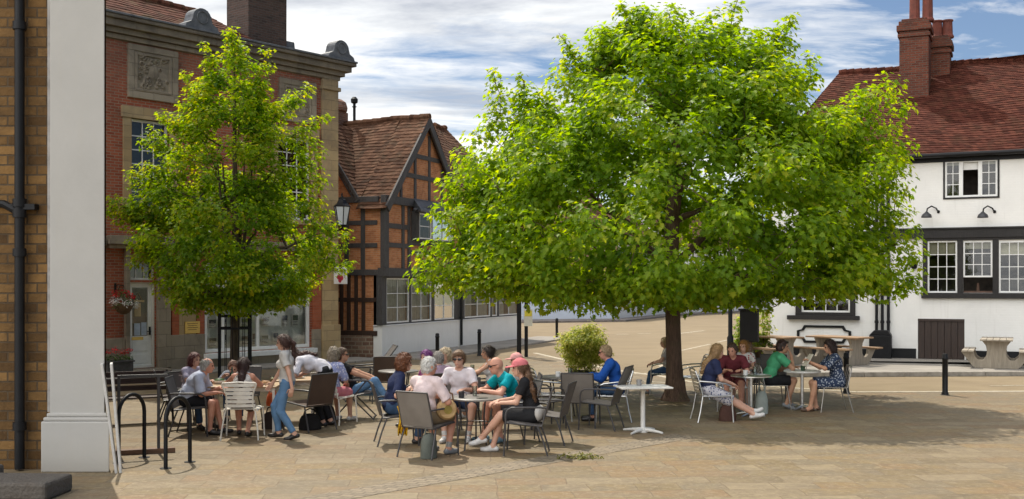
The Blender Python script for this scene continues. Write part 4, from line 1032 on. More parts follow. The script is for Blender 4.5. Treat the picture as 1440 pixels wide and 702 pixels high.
# ------------------------------------------------------------------ trees and plants
def leaf_template(lobes=5, n_half=6):
    """one half outline of a lobed leaf, from the stalk (0,0) to the tip (1,0)"""
    if lobes == 5: return [(0,0),(-.10,.22),(.10,.20),(.16,.50),(.36,.24),(.58,.42),(.66,.16),(1.0,0)]
    if lobes == 3: return [(0,0),(.02,.26),(.30,.20),(.42,.44),(.58,.16),(1.0,0)]
    return [(0,0),(.25,.22),(.6,.20),(1.0,0)]
def leaf_mesh(name, pos, nrm, dirv, size, tone, mat, parent=None, lobes=5, fold=.22, curl=.22):
    """thousands of single leaves, each two folded faces"""
    half = np.array(leaf_template(lobes)); k = len(half); N = len(pos)
    inner = half[1:-1]
    # vertices: stalk, tip, upper side, lower side
    T = np.concatenate([half[[0]], half[[-1]], inner, inner*[1,-1]])
    nv = len(T); m = len(inner)
    nrm = nrm/np.linalg.norm(nrm, axis=1, keepdims=True)
    dirv = dirv - nrm*(dirv*nrm).sum(1, keepdims=True); dirv /= (np.linalg.norm(dirv, axis=1, keepdims=True)+1e-9)
    side = np.cross(nrm, dirv)
    jit = 1 + .18*RNG.standard_normal((N, 1))
    cu = (curl*(.5+RNG.random((N,1))))
    w = np.abs(T[:,1])[None,:]*fold*(0.4+1.2*RNG.random((N,1))) - cu*(T[:,0]**2)[None,:]
    V = pos[:,None,:] + size[:,None,None]*(dirv[:,None,:]*(T[:,0]-.1)[None,:,None] + side[:,None,:]*(T[:,1][None,:]*jit)[:,:,None] + nrm[:,None,:]*w[:,:,None])
    f1 = np.array([0]+list(range(2,2+m))+[1])[::-1]; f2 = np.array([0]+list(range(2+m,2+2*m))+[1])
    F = np.stack([f1, f2])[None] + (np.arange(N)*nv)[:,None,None]
    F = F.reshape(2*N, m+2)
    o = np_mesh(name, V.reshape(-1,3), F, mat, parent, smooth=False)
    a = o.data.attributes.new('tone', 'FLOAT', 'FACE'); a.data.foreach_set('value', np.repeat(np.clip(tone,0,1), 2).astype(np.float32))
    return o
def rand_unit(n):
    v = RNG.standard_normal((n,3)); return v/np.linalg.norm(v, axis=1, keepdims=True)
def clump_leaves(cl, per, size, base, droop=.35, tipbias=.5):
    """cl: list of (centre, radius, tip 0..1, count factor)"""
    P=[];Nn=[];D=[];S=[];T=[]
    for c, r, tip, cf in cl:
        n = max(8, int(per*cf*(r/.55)**2))
        d = rand_unit(n); rad = r*1.18*np.power(RNG.random((n,1)), .58)
        p = np.array(c)[None] + d*rad*np.array([1,1,.82])
        out = np.array(c)-np.array(base); out = out/ (np.linalg.norm(out)+1e-6)
        nn = d*.55 + np.array([0,0,.85]) + out[None]*.25 + RNG.standard_normal((n,3))*.42
        dd = d*.8 + out[None]*.55 + np.array([0,0,-droop]) + RNG.standard_normal((n,3))*.45
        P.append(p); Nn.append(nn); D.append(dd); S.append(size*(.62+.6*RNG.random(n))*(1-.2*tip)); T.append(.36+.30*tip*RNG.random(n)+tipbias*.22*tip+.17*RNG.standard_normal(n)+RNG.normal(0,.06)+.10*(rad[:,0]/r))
    return map(np.concatenate, (P,Nn,D,S,T))
def limb_tubes(mb, trunk_pts, clumps, r0, nodes_n=11, seed=0, rmin=.008):
    """main limbs from the trunk, then a branchlet to every clump from the nearest limb point"""
    rr = random.Random(seed); nodes = []
    for p, r in trunk_pts: nodes.append((Vector(p), r))
    order = sorted(clumps, key=lambda c: -c[1]*1.0 - rr.random()*.2)
    # farthest-point choice of limb ends
    ends = []; pool = [Vector(c[0]) for c in clumps]
    pool = [Vector(c[0]) for c in clumps if c[2] < .6] or pool; cur = rr.choice(pool); ends.append(cur)
    while len(ends) < min(nodes_n, len(pool)):
        q = max(pool, key=lambda v: min((v-e).length for e in ends)); ends.append(q)
    top = trunk_pts[-1][0]; 
    for e in ends:
        zt = max(trunk_pts[0][0][2], min(top[2], e.z - .55*math.hypot(e.x-top[0], e.y-top[1])))
        st = min(trunk_pts, key=lambda t: abs(t[0][2]-zt)); s = Vector(st[0]); r1 = st[1]*.52
        n = 9; prev = None; pts = []; rs = []
        for i in range(n+1):
            t = i/n; p = s.lerp(e, t); p.z += (e-s).length*.05*math.sin(math.pi*t)*(.6 if e.z > s.z else 1.4)
            p += Vector((rr.gauss(0,1),rr.gauss(0,1),rr.gauss(0,.7)))*.045*(e-s).length*math.sin(math.pi*t)*.6
            pts.append(p); rs.append(r1*(1-t)**.8+rmin)
        mb.tube(pts, rs, 7)
        nodes += list(zip(pts[2:], rs[2:]))
    ax = Vector(trunk_pts[len(trunk_pts)//2][0])
    for c in sorted(clumps, key=lambda c: (Vector(c[0])-ax).length):      # from the inside out, so outer sprays grow from inner ones
        e = Vector(c[0])
        best = min(nodes, key=lambda nd: (nd[0]-e).length + max(0, nd[0].z-e.z+.15)*3)
        s = best[0]; L = (e-s).length
        if L < .06: continue
        r1 = max(rmin, min(best[1]*.6, .012+.014*L)); pts = []; rs = []
        for i in range(6):
            t = i/5; p = s.lerp(e, t); p.z += L*.08*math.sin(math.pi*t); p += Vector((rr.gauss(0,1),rr.gauss(0,1),rr.gauss(0,1)))*.03*L*math.sin(math.pi*t)
            pts.append(p); rs.append(r1*(1-t*.8)+.003)
        mb.tube(pts, rs, 5, caps=False); nodes.append((e.copy(), .012)); nodes.append((pts[3].copy(), rs[3]))
        for _ in range(3):                                   # fine twigs through the clump
            d = Vector((rr.gauss(0,1),rr.gauss(0,1),rr.gauss(0,.6)))*c[1]*.55
            mb.tube([e, e+d*.5+Vector((0,0,.03)), e+d], [.006,.004,.002], 4, caps=False)
def crown_clumps(base, D, prof, n, rmin, rmax, depth=.92, shell=.5, seed=1, tight=.62, mind=.34):
    """fill the outline prof = [(pixel y, left px, right px)] with clumps, as deep as it is wide"""
    rr = random.Random(seed); out = []
    prof = sorted(prof); ys = [p[0] for p in prof]
    def at(y):
        for a, b in zip(prof, prof[1:]):
            if a[0] <= y <= b[0]:
                t = (y-a[0])/max(1e-6, b[0]-a[0]); return a[1]+(b[1]-a[1])*t, a[2]+(b[2]-a[2])*t
        return None
    tries = 0
    while len(out) < n and tries < n*400:
        tries += 1
        y = rr.uniform(ys[0], ys[-1]); l, r = at(y)
        xl, xr_ = XD(l, D), XD(r, D); a = (xr_-xl)/2; cx_ = (xl+xr_)/2
        if rr.random() > (a/5.2)**1.0 + .04: continue
        rad = rr.uniform(rmin, rmax)*min(1, .55+a/3)
        th = rr.uniform(0, 2*math.pi); f = rr.random()**.5
        if f < shell and rr.random() < .72: continue
        ae = max(.05, a-rad*tight); X = cx_ + ae*f*math.cos(th); Yo = ae*depth*f*math.sin(th); z = ZD(y, D)
        z = max(ZD(ys[-1], D)+rad*.4, min(ZD(ys[0], D)-rad*.4, z))
        if min([((X-o[0][0])**2+(D+Yo-o[0][1])**2+(z-o[0][2])**2)**.5/(o[1]+rad) for o in out] or [9]) < mind: continue
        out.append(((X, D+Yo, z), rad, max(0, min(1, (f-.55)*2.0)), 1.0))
    return out
def sprig(px, py, D, r, dy=0.0, cf=1.0): return ((XD(px, D+dy), D+dy, ZD(py, D+dy)), r, .9, cf)
def tree_thing(name, label, base, group=None): return thing(name, label, 'tree', (base[0], base[1], 0), 0, group)
def shift(cl, base): return [((c[0]-base[0], c[1]-base[1], c[2]), r, t, f) for c, r, t, f in cl]

# ---- the large spreading tree over the tables
TB = G(950, 563); D1 = TB[1]
big = tree_thing('spreading_tree', 'large broad green tree with dark trunk shading the tables in front of the pub', TB)
prof = [(18,868,900),(40,850,1010),(58,812,1085),(90,795,1130),(122,765,1150),(160,722,1165),(195,668,1225),(230,640,1262),(270,622,1270),(310,616,1275),(345,600,1282),(375,592,1288),(395,606,1284),(412,650,1240),(424,730,1170),(436,800,1100)]
cl = crown_clumps(TB, D1, prof, 400, .30, .58, .85, .60, 5, .80, .37)
for px, py, r, dy in ((880,18,.26,0),(893,40,.30,.3),(940,30,.24,.5),(955,50,.28,.2),(1032,14,.22,.6),(1028,36,.26,.4),(1108,36,.26,-.2),(1102,66,.34,-.1),(1020,60,.34,.4),(1002,24,.22,.4),(985,40,.26,.4),(1075,50,.24,.0),(800,66,.24,0),(795,92,.28,0),(840,62,.28,.3),(852,86,.34,.3),(694,104,.16,.5),(697,118,.24,.5),(704,140,.32,.4),(733,108,.15,.3),(738,122,.22,.3),(742,146,.30,.2),(702,165,.32,.3),(846,44,.14,.2),(788,52,.13,.1),(872,8,.15,0),(945,12,.14,.4),(1036,4,.12,.6),(1112,24,.15,-.2),(1138,84,.22,-.2),(1140,112,.28,-.2),
                      (1250,122,.32,-.6),(1225,140,.40,-.8),(1268,150,.26,-.6),(1205,165,.42,-.8),(1270,208,.30,-.5),(1245,185,.42,-.6),(1276,330,.30,-.3),(1282,362,.34,-.5),(1278,398,.38,-.4),(1268,415,.30,-.3),(1245,418,.36,0),(1262,272,.30,0),
                      (600,352,.30,-1.0),(597,385,.34,-.8),(618,400,.30,-1.0),(628,345,.38,-.8),(622,375,.36,-1.2),(655,375,.40,-1.4),(640,310,.36,-.6),(635,280,.34,.4),(665,260,.36,.4),(605,368,.26,-.4),(660,410,.30,-1.6),(1262,300,.34,-.4),(1258,345,.36,-.6),(1250,385,.36,-.9),(1255,230,.34,-.3),(1235,205,.36,-.4),(590,405,.22,-.9),(640,402,.34,-.8),(632,260,.28,0),(650,222,.30,.2),(622,300,.28,-.4),(690,175,.34,.2),(672,195,.30,.2),
                      (806,430,.22,-.4),(880,432,.30,-.8),(850,424,.28,-1.5),(1010,434,.30,-1.2),(1065,436,.28,-.8),(985,424,.32,-2),(925,414,.34,-2.2),(760,412,.30,-1.2),(1105,426,.30,-.8),(1140,412,.32,-1.2),(700,402,.30,-1.4),(1200,408,.32,-.9),(1172,418,.24,-.9),(800,441,.13,-.3),(862,446,.15,-.8),(872,440,.14,-1),(1025,445,.14,-1.2),(1082,448,.14,-.8),(985,440,.15,-1.6),(775,430,.16,-1),(1120,438,.13,-.9),(940,436,.16,-2.2)):
    cl.append(sprig(px, py, D1, r, dy, .9)); q = .30 if px < 760 or px > 1150 else .22
    cl.append(sprig(px+(945-px)*q*.5, py+(290-py)*q*.5, D1, r*1.1, dy*.6, .9)); cl[-1] = cl[-1][:2]+(.4, .9)
zl = ZD(425, D1); cl = [((c[0], c[1], c[2]+.20*max(0, min(1, (zl+.5-c[2])/.5))), r, t, f) for c, r, t, f in cl]
cl = shift(cl, TB)
pos, nr, dr, sz, tn = clump_leaves(cl, 285, .134, (0,0,3.0), .40)
LEAF1 = leafm((.055,.120,.010), (.125,.22,.014), (.205,.30,.018), (.31,.345,.03), .60, 'broad_leaf')
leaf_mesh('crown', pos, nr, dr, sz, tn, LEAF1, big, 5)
mb = MB()
tp = [((0,0,-.05),.33),((.0,0,.06),.26),((-.01,0,.25),.19),((-.03,0,.8),.160),((-.05,0,1.5),.152),((-.06,.0,2.1),.155),((-.10,.02,2.7),.155),((-.06,.06,3.6),.15),((.02,.03,4.6),.12),((.0,.0,5.6),.085),((-.05,.0,6.6),.045)]
mb.tube([p for p, r in tp], [r for p, r in tp], 16)
for i in range(5):
    a = i*1.32+.4; mb.tube([(.12*math.cos(a),.12*math.sin(a),.42),(.17*math.cos(a),.17*math.sin(a),.14),(.29*math.cos(a),.29*math.sin(a),-.03)], [.08,.07,.045], 7)
limb_tubes(mb, [(p, r) for p, r in tp if p[2] > 1.9], cl, .17, 15, 3)
mb.build('trunk', bark((.055,.032,.022), (.16,.095,.062), 'dark_bark'), big, smooth=True)

# ---- the smaller upright tree in front of the bank
SB = G(330, 543); D2 = SB[1]
small = tree_thing('upright_tree', 'smaller conical tree with yellow-tipped leaves and slender trunk in front of the bank', SB)
prof = [(48,318,334),(75,296,356),(105,275,374),(140,258,388),(170,245,398),(205,228,412),(240,208,425),(275,196,436),(310,186,450),(340,186,466),(370,200,478),(400,215,466),(418,228,440),(434,262,405)]
cl2 = crown_clumps(SB, D2, prof, 190, .24, .42, .95, .50, 9, .80)
for px, py, r, dy in ((326,48,.20,0),(290,66,.16,0),(296,92,.22,0),(375,72,.16,0),(372,95,.22,.1),(262,106,.18,0),(270,128,.24,0),(365,130,.28,0),(432,126,.20,-.2),(412,140,.26,-.1),(395,152,.28,0),(442,172,.18,-.2),(425,182,.24,-.2),(458,166,.14,-.2),(232,165,.22,-.2),(250,175,.26,-.1),(215,185,.18,-.2),(205,200,.2,-.2),(222,205,.26,-.1),(436,198,.26,-.2),(445,215,.24,-.2),(438,235,.26,-.1),
                      (448,255,.26,-.2),(440,285,.3,-.2),(452,300,.24,-.3),(462,320,.26,-.3),(485,330,.20,-.4),(475,350,.26,-.4),(492,372,.18,-.4),(478,378,.24,-.3),(455,345,.32,-.2),(448,375,.32,-.2),
                      (160,285,.24,-.4),(175,292,.28,-.4),(192,302,.32,-.3),(170,310,.24,-.3),(205,318,.34,-.2),(155,300,.16,-.4),(198,262,.28,-.2),(190,245,.24,-.3),(212,238,.28,-.1),(195,345,.28,-.2),(215,355,.32,-.2),(225,385,.32,-.2),(190,368,.22,-.2),(232,408,.26,-.3),(262,426,.22,-.6),(300,430,.22,-.9),(350,432,.22,-.9),(395,422,.26,-.6),(425,410,.28,-.3)):
    cl2.append(sprig(px, py, D2, r, dy, .95)); cl2.append(sprig(px+(330-px)*.16, py+(300-py)*.10, D2, r, dy*.6, .9)); cl2[-1] = cl2[-1][:2]+(.4, .9)
cl2 = shift(cl2, SB)
pos, nr, dr, sz, tn = clump_leaves(cl2, 470, .118, (0,0,3.2), .25, .55)
LEAF2 = leafm((.06,.125,.012), (.125,.23,.014), (.215,.30,.016), (.34,.32,.02), .60, 'small_leaf')
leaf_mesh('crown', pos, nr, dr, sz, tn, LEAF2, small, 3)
mb = MB()
tp = [((0,0,-.05),.15),((0,0,.1),.125),((.0,0,.8),.11),((.02,0,1.8),.10),((.0,.02,2.8),.085),((.02,0,4.0),.07),((.0,0,5.4),.05),((.0,0,6.8),.03),((-.02,0,7.6),.015)]
mb.tube([p for p, r in tp], [r for p, r in tp], 12)
for k in range(5):                                        # upswept stems that fork low down
    a = k*1.26; mb.tube([(0,0,2.2),(.16*math.cos(a),.16*math.sin(a),2.9),(.30*math.cos(a),.30*math.sin(a),4.0),(.42*math.cos(a),.42*math.sin(a),5.2)], [.05,.045,.035,.015], 7)
limb_tubes(mb, [(p, r) for p, r in tp if p[2] > 1.6], cl2, .08, 18, 6, .006)
mb.build('trunk', bark((.045,.032,.022), (.12,.09,.06), 'grey_bark'), small, smooth=True)
# iron guard round its foot
gd = thing('tree_guard', 'black iron tree guard of slim uprights around the smaller tree', 'tree guard', (SB[0], SB[1], 0), .3)
gw = .34; gh_ = 1.62
for z_ in (.25, gh_-.28, gh_):
    mb = MB()
    for a, b in (((-gw,-gw),(gw,-gw)),((gw,-gw),(gw,gw)),((gw,gw),(-gw,gw)),((-gw,gw),(-gw,-gw))): mb.bar((a[0],a[1],z_),(b[0],b[1],z_),.012,.045)
    mb.build('rail', BLACK, gd)
mb = MB()
for a in (-1,1):
    for b in (-1,1): mb.box(a*gw-.022,a*gw+.022,b*gw-.022,b*gw+.022,0,gh_+.06)
mb.build('corner_post', BLACK, gd)
mb = MB()
for t in (-.6,-.2,.2,.6):
    for x_, y_ in ((t*gw,-gw),(t*gw,gw),(-gw,t*gw),(gw,t*gw)): mb.box(x_-.008,x_+.008,y_-.008,y_+.008,.1,gh_)
mb.build('bars', BLACK, gd)

# ---- potted bush beyond the empty chairs
PB = (XD(819,26.0), 26.0)
bush = thing('potted_bush', 'round light green bush in a dark tub behind the empty chairs, beside the road', 'plant', (PB[0], PB[1], 0))
mb = MB(); mb.lathe([(.24,0),(.27,.02),(.30,.24),(.32,.25),(.32,.30),(.29,.30),(.27,.26)], 20); mb.build('tub', paint((.05,.045,.045), .6, .3, name='dark_tub'), bush, smooth=True)
bc = []
rr = random.Random(8)
for i in range(80):
    u = rand_unit(1)[0]; f = .35+.65*rr.random()**.5
    bc.append(((u[0]*.60*f, u[1]*.60*f, .86+u[2]*.52*f), rr.uniform(.15,.21), f, 1.0))
pos, nr, dr, sz, tn = clump_leaves(bc, 900, .080, (0,0,.5), .3)
leaf_mesh('foliage', pos, nr, dr, sz, tn+.1, leafm((.08,.13,.02), (.17,.24,.035), (.30,.34,.07), (.46,.44,.14), .45, 'bush_leaf'), bush, 3)
mb = MB()
for c in bc[:26]: mb.tube([(rr.gauss(0,.03),rr.gauss(0,.03),.42),(c[0][0]*.4,c[0][1]*.4,.7),c[0]], [.014,.010,.004], 5)
mb.build('stems', bark((.05,.035,.02), (.12,.085,.05), 'stem_bark'), bush)

# ---- greenery beside the dark sign box at the pub corner
def climber(name, label, px, py0, py1, D, w, seed):
    x = XD(px, D); t = thing(name, label, 'plant', (x, D, .1))
    rr = random.Random(seed); z0, z1 = .30, ZD(py0, D)-.1; cc = []
    for i in range(16):
        cc.append(((rr.gauss(0,w*.4), rr.gauss(0,.14), z0+(z1-z0)*((i+.5)/16)), rr.uniform(.12,.20), rr.random(), 1.0))
    pos, nr, dr, sz, tn = clump_leaves(cc, 420, .12, (0,0,.3), .4)
    leaf_mesh('foliage', pos, nr, dr, sz, tn+.15, leafm((.05,.10,.015), (.12,.20,.03), (.22,.30,.04), (.38,.40,.06), .4, 'climber_leaf'), t, 3)
    mb = MB(); mb.tube([(0,0,.2),(.03,0,z1*.5),(0,.02,z1-.1)], [.02,.014,.006], 6); mb.build('stem', bark((.05,.035,.02), (.12,.085,.05), 'stem_bark'), t)
    mb = MB(); mb.lathe([(.16,0),(.21,.30),(.23,.31),(.23,.34),(.19,.34)], 14); mb.build('tub', paint((.10,.06,.04), .7, .3, name='brown_tub'), t, smooth=True)
climber('climbing_plant', 'yellow-green potted climber left of the dark box at the pub corner', 1040, 446, 500, 31.2, .30, 1)
climber('climbing_plant', 'yellow-green potted climber against the corner of the pub, right of the dark box', 1072, 440, 500, 31.4, .30, 2)

# ---- weeds
WB = G(817, 645)
tu = thing('weed_tuft', 'flat tuft of green weeds growing between the paving slabs', 'weed', (WB[0], WB[1], 0))
cc = [((RNG.normal(0,.12), RNG.normal(0,.05), .03), .05, RNG.random(), 1.0) for _ in range(15)]
pos, nr, dr, sz, tn = clump_leaves(cc, 1500, .06, (0,0,-.1), -.2); pos[:,2] = np.abs(pos[:,2])*.9+.004
leaf_mesh('foliage', pos, nr, dr, sz, tn, leafm((.07,.085,.018), (.13,.14,.03), (.20,.19,.045), (.28,.25,.07), .3, 'weed_leaf'), tu, 1)
# ------------------------------------------------------------------ cafe furniture (chairs face local +x)
def strip(mb, prof, y0, y1, th, n=5, sag=0.0):
    """a bent sheet: profile (x,z) swept across y, with thickness and a little hollow in the middle"""
    P = [Vector((x, 0, z)) for x, z in prof]; k = len(P); vs = []
    for side in (1, -1):
        for i, p in enumerate(P):
            d = P[min(i+1,k-1)]-P[max(i-1,0)]; d.normalize(); nn = Vector((-d.z, 0, d.x))
            for j in range(n+1):
                t = j/n; y = y0+(y1-y0)*t
                vs.append(p + nn*(side*th/2 - sag*math.sin(math.pi*t)*math.sin(math.pi*i/(k-1))) + Vector((0, y, 0)))
    m = k*(n+1); fs = []
    for i in range(k-1):
        for j in range(n):
            a, b, c, d = i*(n+1)+j, i*(n+1)+j+1, (i+1)*(n+1)+j+1, (i+1)*(n+1)+j
            fs.append((a,b,c,d)); fs.append((m+d,m+c,m+b,m+a))
    for i in range(k-1):
        for j in (0, n):
            a, b = i*(n+1)+j, (i+1)*(n+1)+j; fs.append((a,b,m+b,m+a))
    for j in range(n):
        for i in (0, k-1):
            a, b = i*(n+1)+j, i*(n+1)+j+1; fs.append((a,b,m+b,m+a))
    mb.add(vs, fs); return mb
STEEL_D = paint((.055,.05,.05), .45, .2, name='dark_steel')
ALU = metal((.72,.71,.69), .30, 'brushed_aluminium')
CREAM = paint((.72,.68,.60), .5, .1, name='cream_steel')
SLING = mesh_fabric((.13,.115,.105)); SLING_B = mesh_fabric((.095,.062,.045), 'brown_weave'); SLING_G = mesh_fabric((.21,.185,.16), 'taupe_weave')
def chair_sling(name, label, cloth, frame, back_top=.90, recl=.14, group=None):
    t = thing(name, label, 'chair', group=group); w = .26
    sb = (-.22, .40); bt = (-.22-recl-.06*(back_top-.9)*6, back_top)
    prof = [(.26,.455),(.22,.458),(.0,.435),(-.15,.415),(-.22,.415)]
    m = MB(); strip(m, prof, -w+.01, w-.01, .012, 6, .012); m.build('seat', cloth, t, smooth=True)
    bx = lambda z: sb[0] + (bt[0]-sb[0])*((z-sb[1])/(bt[1]-sb[1]))**1.15
    zs = [sb[1]+.03+(bt[1]-sb[1]-.03)*i/7 for i in range(8)]
    m = MB(); strip(m, [(bx(z), z) for z in zs], -w+.008, w-.008, .012, 6, -.02); m.build('backrest', cloth, t, smooth=True)
    m = MB()
    for s in (-1, 1):
        m.tube([(.27,s*w,.45),(-.22,s*w,.405)]+[(bx(z),s*w,z) for z in zs[1:]], .0125, 8)
    m.tube([(bt[0],-w,bt[1]),(bt[0],w,bt[1])], .0125, 8); m.tube([(.27,-w,.45),(.27,w,.45)], .0125, 8); m.tube([(-.2,-w,.405),(-.2,w,.405)], .0125, 8)
    m.build('frame', frame, t, smooth=True)
    for s in (-1, 1):
        za = .655; xb = bx(za)
        m = MB(); m.tube([(xb,s*(w+.0),za),(xb+.08,s*(w+.035),za+.012),(.05,s*(w+.045),za+.012),(.20,s*(w+.045),za+.005),(.255,s*(w+.045),za-.03),(.275,s*(w+.045),za-.10)], .0135, 8); m.build('armrest', frame, t, smooth=True)
        m = MB(); m.tube([(.275,s*(w+.045),.555),(.275,s*(w+.045),.45),(.30,s*(w+.05),.0)], [.0135,.0135,.012], 8); m.build('leg', frame, t, smooth=True)
        m = MB(); m.tube([(-.16,s*w,.41),(-.24,s*(w+.02),.2),(-.30,s*(w+.03),.0)], .0125, 8); m.build('leg', frame, t, smooth=True)
    return t
def chair_recliner(name, label, cloth, frame, group=None):
    t = thing(name, label, 'chair', group=group); w = .27
    m = MB(); strip(m, [(.28,.47),(.22,.47),(0,.43),(-.20,.385)], -w+.01, w-.01, .014, 6, .012); m.build('seat', cloth, t, smooth=True)
    zs = [(-.20-.50*u**1.08, .40+.70*u) for u in [i/7 for i in range(8)]]
    m = MB(); strip(m, zs, -w+.008, w-.008, .014, 6, -.02); m.build('backrest', cloth, t, smooth=True)
    m = MB()
    for s in (-1, 1): m.tube([(.29,s*w,.47),(-.20,s*w,.38)]+[(x,s*w,z) for x, z in zs[1:]], .013, 8)
    m.tube([(zs[-1][0],-w,zs[-1][1]),(zs[-1][0],w,zs[-1][1])], .013, 8); m.tube([(.29,-w,.47),(.29,w,.47)], .013, 8); m.build('frame', frame, t, smooth=True)
    for s in (-1, 1):
        m = MB(); m.tube([(-.42,s*(w+.03),.70),(-.3,s*(w+.04),.70),(.25,s*(w+.04),.68),(.29,s*(w+.04),.64)], .017, 8); m.build('armrest', frame, t, smooth=True)
        m = MB(); m.tube([(-.36,s*(w+.025),.70),(.0,s*(w+.025),.36),(.36,s*(w+.025),.0)], .0125, 8); m.build('leg', frame, t, smooth=True)
        m = MB(); m.tube([(.22,s*(w+.012),.68),(-.05,s*(w+.012),.34),(-.36,s*(w+.012),.0)], .0125, 8); m.build('leg', frame, t, smooth=True)
    m = MB(); m.tube([(.34,-w,.02),(.34,w,.02)], .011, 6); m.tube([(-.34,-w,.02),(-.34,w,.02)], .011, 6); m.build('stretcher', frame, t)
    return t
def chair_slat(name, label, frame, slat=None, waist=False, group=None):
    """tube armchair with slatted seat and hooped back"""
    t = thing(name, label, 'chair', group=group); w = .25; slat = slat or frame
    m = MB()
    for i in range(6):
        x = -.20+.082*i; m.box(x, x+.062, -w+.0, w-.0, .447+.006*abs(i-2.5)-.006, .455+.006*abs(i-2.5)-.002)
    m.build('seat', slat, t, bevel=.003)
    m = MB(); nb = 6
    for i in range(nb):
        z = .52+.063*i; x = -.22-.10*((z-.45)/.4); ww = w*(.80+.15*abs(i-2.2)/3) if waist else w-.01
        pts = [(x-.035*math.cos(a), ww*math.sin(a), z) for a in [R(-90+30*k) for k in range(7)]]
        for q in range(6):
            m.bar(pts[q], pts[q+1], .006, .044)
    m.build('backrest', slat, t)
    m = MB()
    if waist:
        for s in (-1, 1): m.tube([(-.24,s*.215,.44),(-.255,s*.19,.56),(-.29,s*.20,.70),(-.325,s*.255,.84),(-.33,s*.245,.865)], .0125, 8)
        m.tube([(-.33,-.245,.865),(-.345,0,.88),(-.33,.245,.865)], .0125, 8)
    else:
        m.tube([(-.22,-w,.45)]+[(-.22-.10*((z-.45)/.4), -w, z) for z in (.6,.75)]+[(-.335,-w+.03,.87),(-.345,-.1,.90),(-.345,.1,.90),(-.335,w-.03,.87)]+[(-.22-.10*((z-.45)/.4), w, z) for z in (.75,.6)]+[(-.22,w,.45)], .0125, 8)
    m.tube([(-.22,-w,.44),(.26,-w,.445),(.28,-w+.04,.445),(.28,w-.04,.445),(.26,w,.445),(-.22,w,.44)], .0125, 8)
    m.build('frame', frame, t, smooth=True)
    for s in (-1, 1):
        if not waist:
            m = MB(); m.tube([(-.28,s*w,.70),(-.1,s*(w+.05),.69),(.16,s*(w+.06),.66),(.25,s*(w+.05),.62),(.275,s*(w+.03),.53)], .015, 8); m.build('armrest', frame, t, smooth=True)
        m = MB(); m.tube([(.275,s*(w+.03),.53 if not waist else .45),(.275,s*(w+.02),.44),(.30,s*(w+.04),0)], .0125, 8); m.build('leg', frame, t, smooth=True)
        m = MB(); m.tube([(-.22,s*(w if not waist else .22),.44),(-.26,s*(w+.01),.2),(-.31,s*(w+.03),0)], .0125, 8); m.build('leg', frame, t, smooth=True)
    return t
def chair_slim(name, label, frame, group=None):
    t = thing(name, label, 'chair', group=group); w = .22
    m = MB(); strip(m, [(.24,.45),(.1,.455),(-.15,.45),(-.2,.455)], -w+.0, w-.0, .012, 6, .01); m.build('seat', frame, t, smooth=True)
    m = MB(); m.tube([(-.2,-w,.45),(-.27,-w,.78),(-.29,-w+.05,.84),(-.295,0,.855),(-.29,w-.05,.84),(-.27,w,.78),(-.2,w,.45)], .011, 8)
    for y in (-.11,0,.11): m.tube([(-.2,y,.45),(-.285,y,.845)], .006, 6)
    m.tube([(-.235,-w,.62),(-.235,w,.62)], .008, 6)
    m.build('backrest', frame, t, smooth=True)
    for s in (-1, 1):
        m = MB(); m.tube([(.22,s*(w-.01),.45),(.29,s*(w+.03),0)], [.012,.009], 8); m.build('leg', frame, t, smooth=True)
        m = MB(); m.tube([(-.18,s*(w-.01),.45),(-.30,s*(w+.03),0)], [.012,.009], 8); m.build('leg', frame, t, smooth=True)
    return t
def table_round(name, label, r, h, top, frame, kind='legs', loc=(0,0), rz=0, group=None):
    t = thing(name, label, 'table', loc, rz, group)
    m = MB(); m.lathe([(r-.02,h-.03),(r,h-.026),(r,h-.006),(r-.008,h)], 40); m.build('table_top', top, t, smooth=True)
    if kind == 'legs':
        for k in range(4):
            a = R(45+90*k); m = MB(); m.tube([(.72*r*math.cos(a),.72*r*math.sin(a),h-.03),(.60*r*math.cos(a),.60*r*math.sin(a),.42),(.80*r*math.cos(a),.80*r*math.sin(a),0)], .013, 8); m.build('leg', frame, t, smooth=True)
        m = MB(); pts = [(.62*r*math.cos(R(10*k)),.62*r*math.sin(R(10*k)),.36) for k in range(37)]; m.tube(pts, .008, 6); m.build('ring', frame, t, smooth=True)
    else:
        m = MB(); m.lathe([(.03,.04),(.03,h-.05),(.12,h-.03)], 14); m.build('column', frame, t, smooth=True)
        m = MB()
        for k in range(4):
            a = R(45+90*k); m.tube([(0,0,.07),(.15*math.cos(a),.15*math.sin(a),.045),(.29*math.cos(a),.29*math.sin(a),.018)], [.03,.022,.016], 8)
        m.lathe([(.05,.02),(.05,.09),(.03,.1)], 12); m.build('foot', frame, t, smooth=True)
    return t
def table_square(name, label, sx, sy, h, top, frame, loc, rz, legs=False, group=None):
    t = thing(name, label, 'table', loc, rz, group)
    m = MB(); m.box(-sx/2,sx/2,-sy/2,sy/2,h-.028,h); m.build('table_top', top, t, bevel=.008)
    if legs:
        for a in (-1,1):
            for b in (-1,1):
                m = MB(); m.box(a*(sx/2-.05)-.02,a*(sx/2-.05)+.02,b*(sy/2-.05)-.02,b*(sy/2-.05)+.02,0,h-.028); m.build('leg', frame, t, bevel=.004)
        m = MB(); m.box(-sx/2+.07,sx/2-.07,-sy/2+.07,sy/2-.07,h-.085,h-.029); m.build('apron', frame, t)
    else:
        m = MB(); m.lathe([(.055,.035),(.038,.06),(.036,h-.1),(.05,h-.06),(.16,h-.03)], 16); m.build('column', frame, t, smooth=True)
        m = MB()
        for k in range(4):
            a = R(45+90*k); m.tube([(0,0,.05),(.2*math.cos(a),.2*math.sin(a),.035),(.36*math.cos(a),.36*math.sin(a),.015)], [.035,.026,.016], 8)
        m.lathe([(.075,.0),(.075,.05),(.05,.07)], 16); m.build('foot', frame, t, smooth=True)
    return t
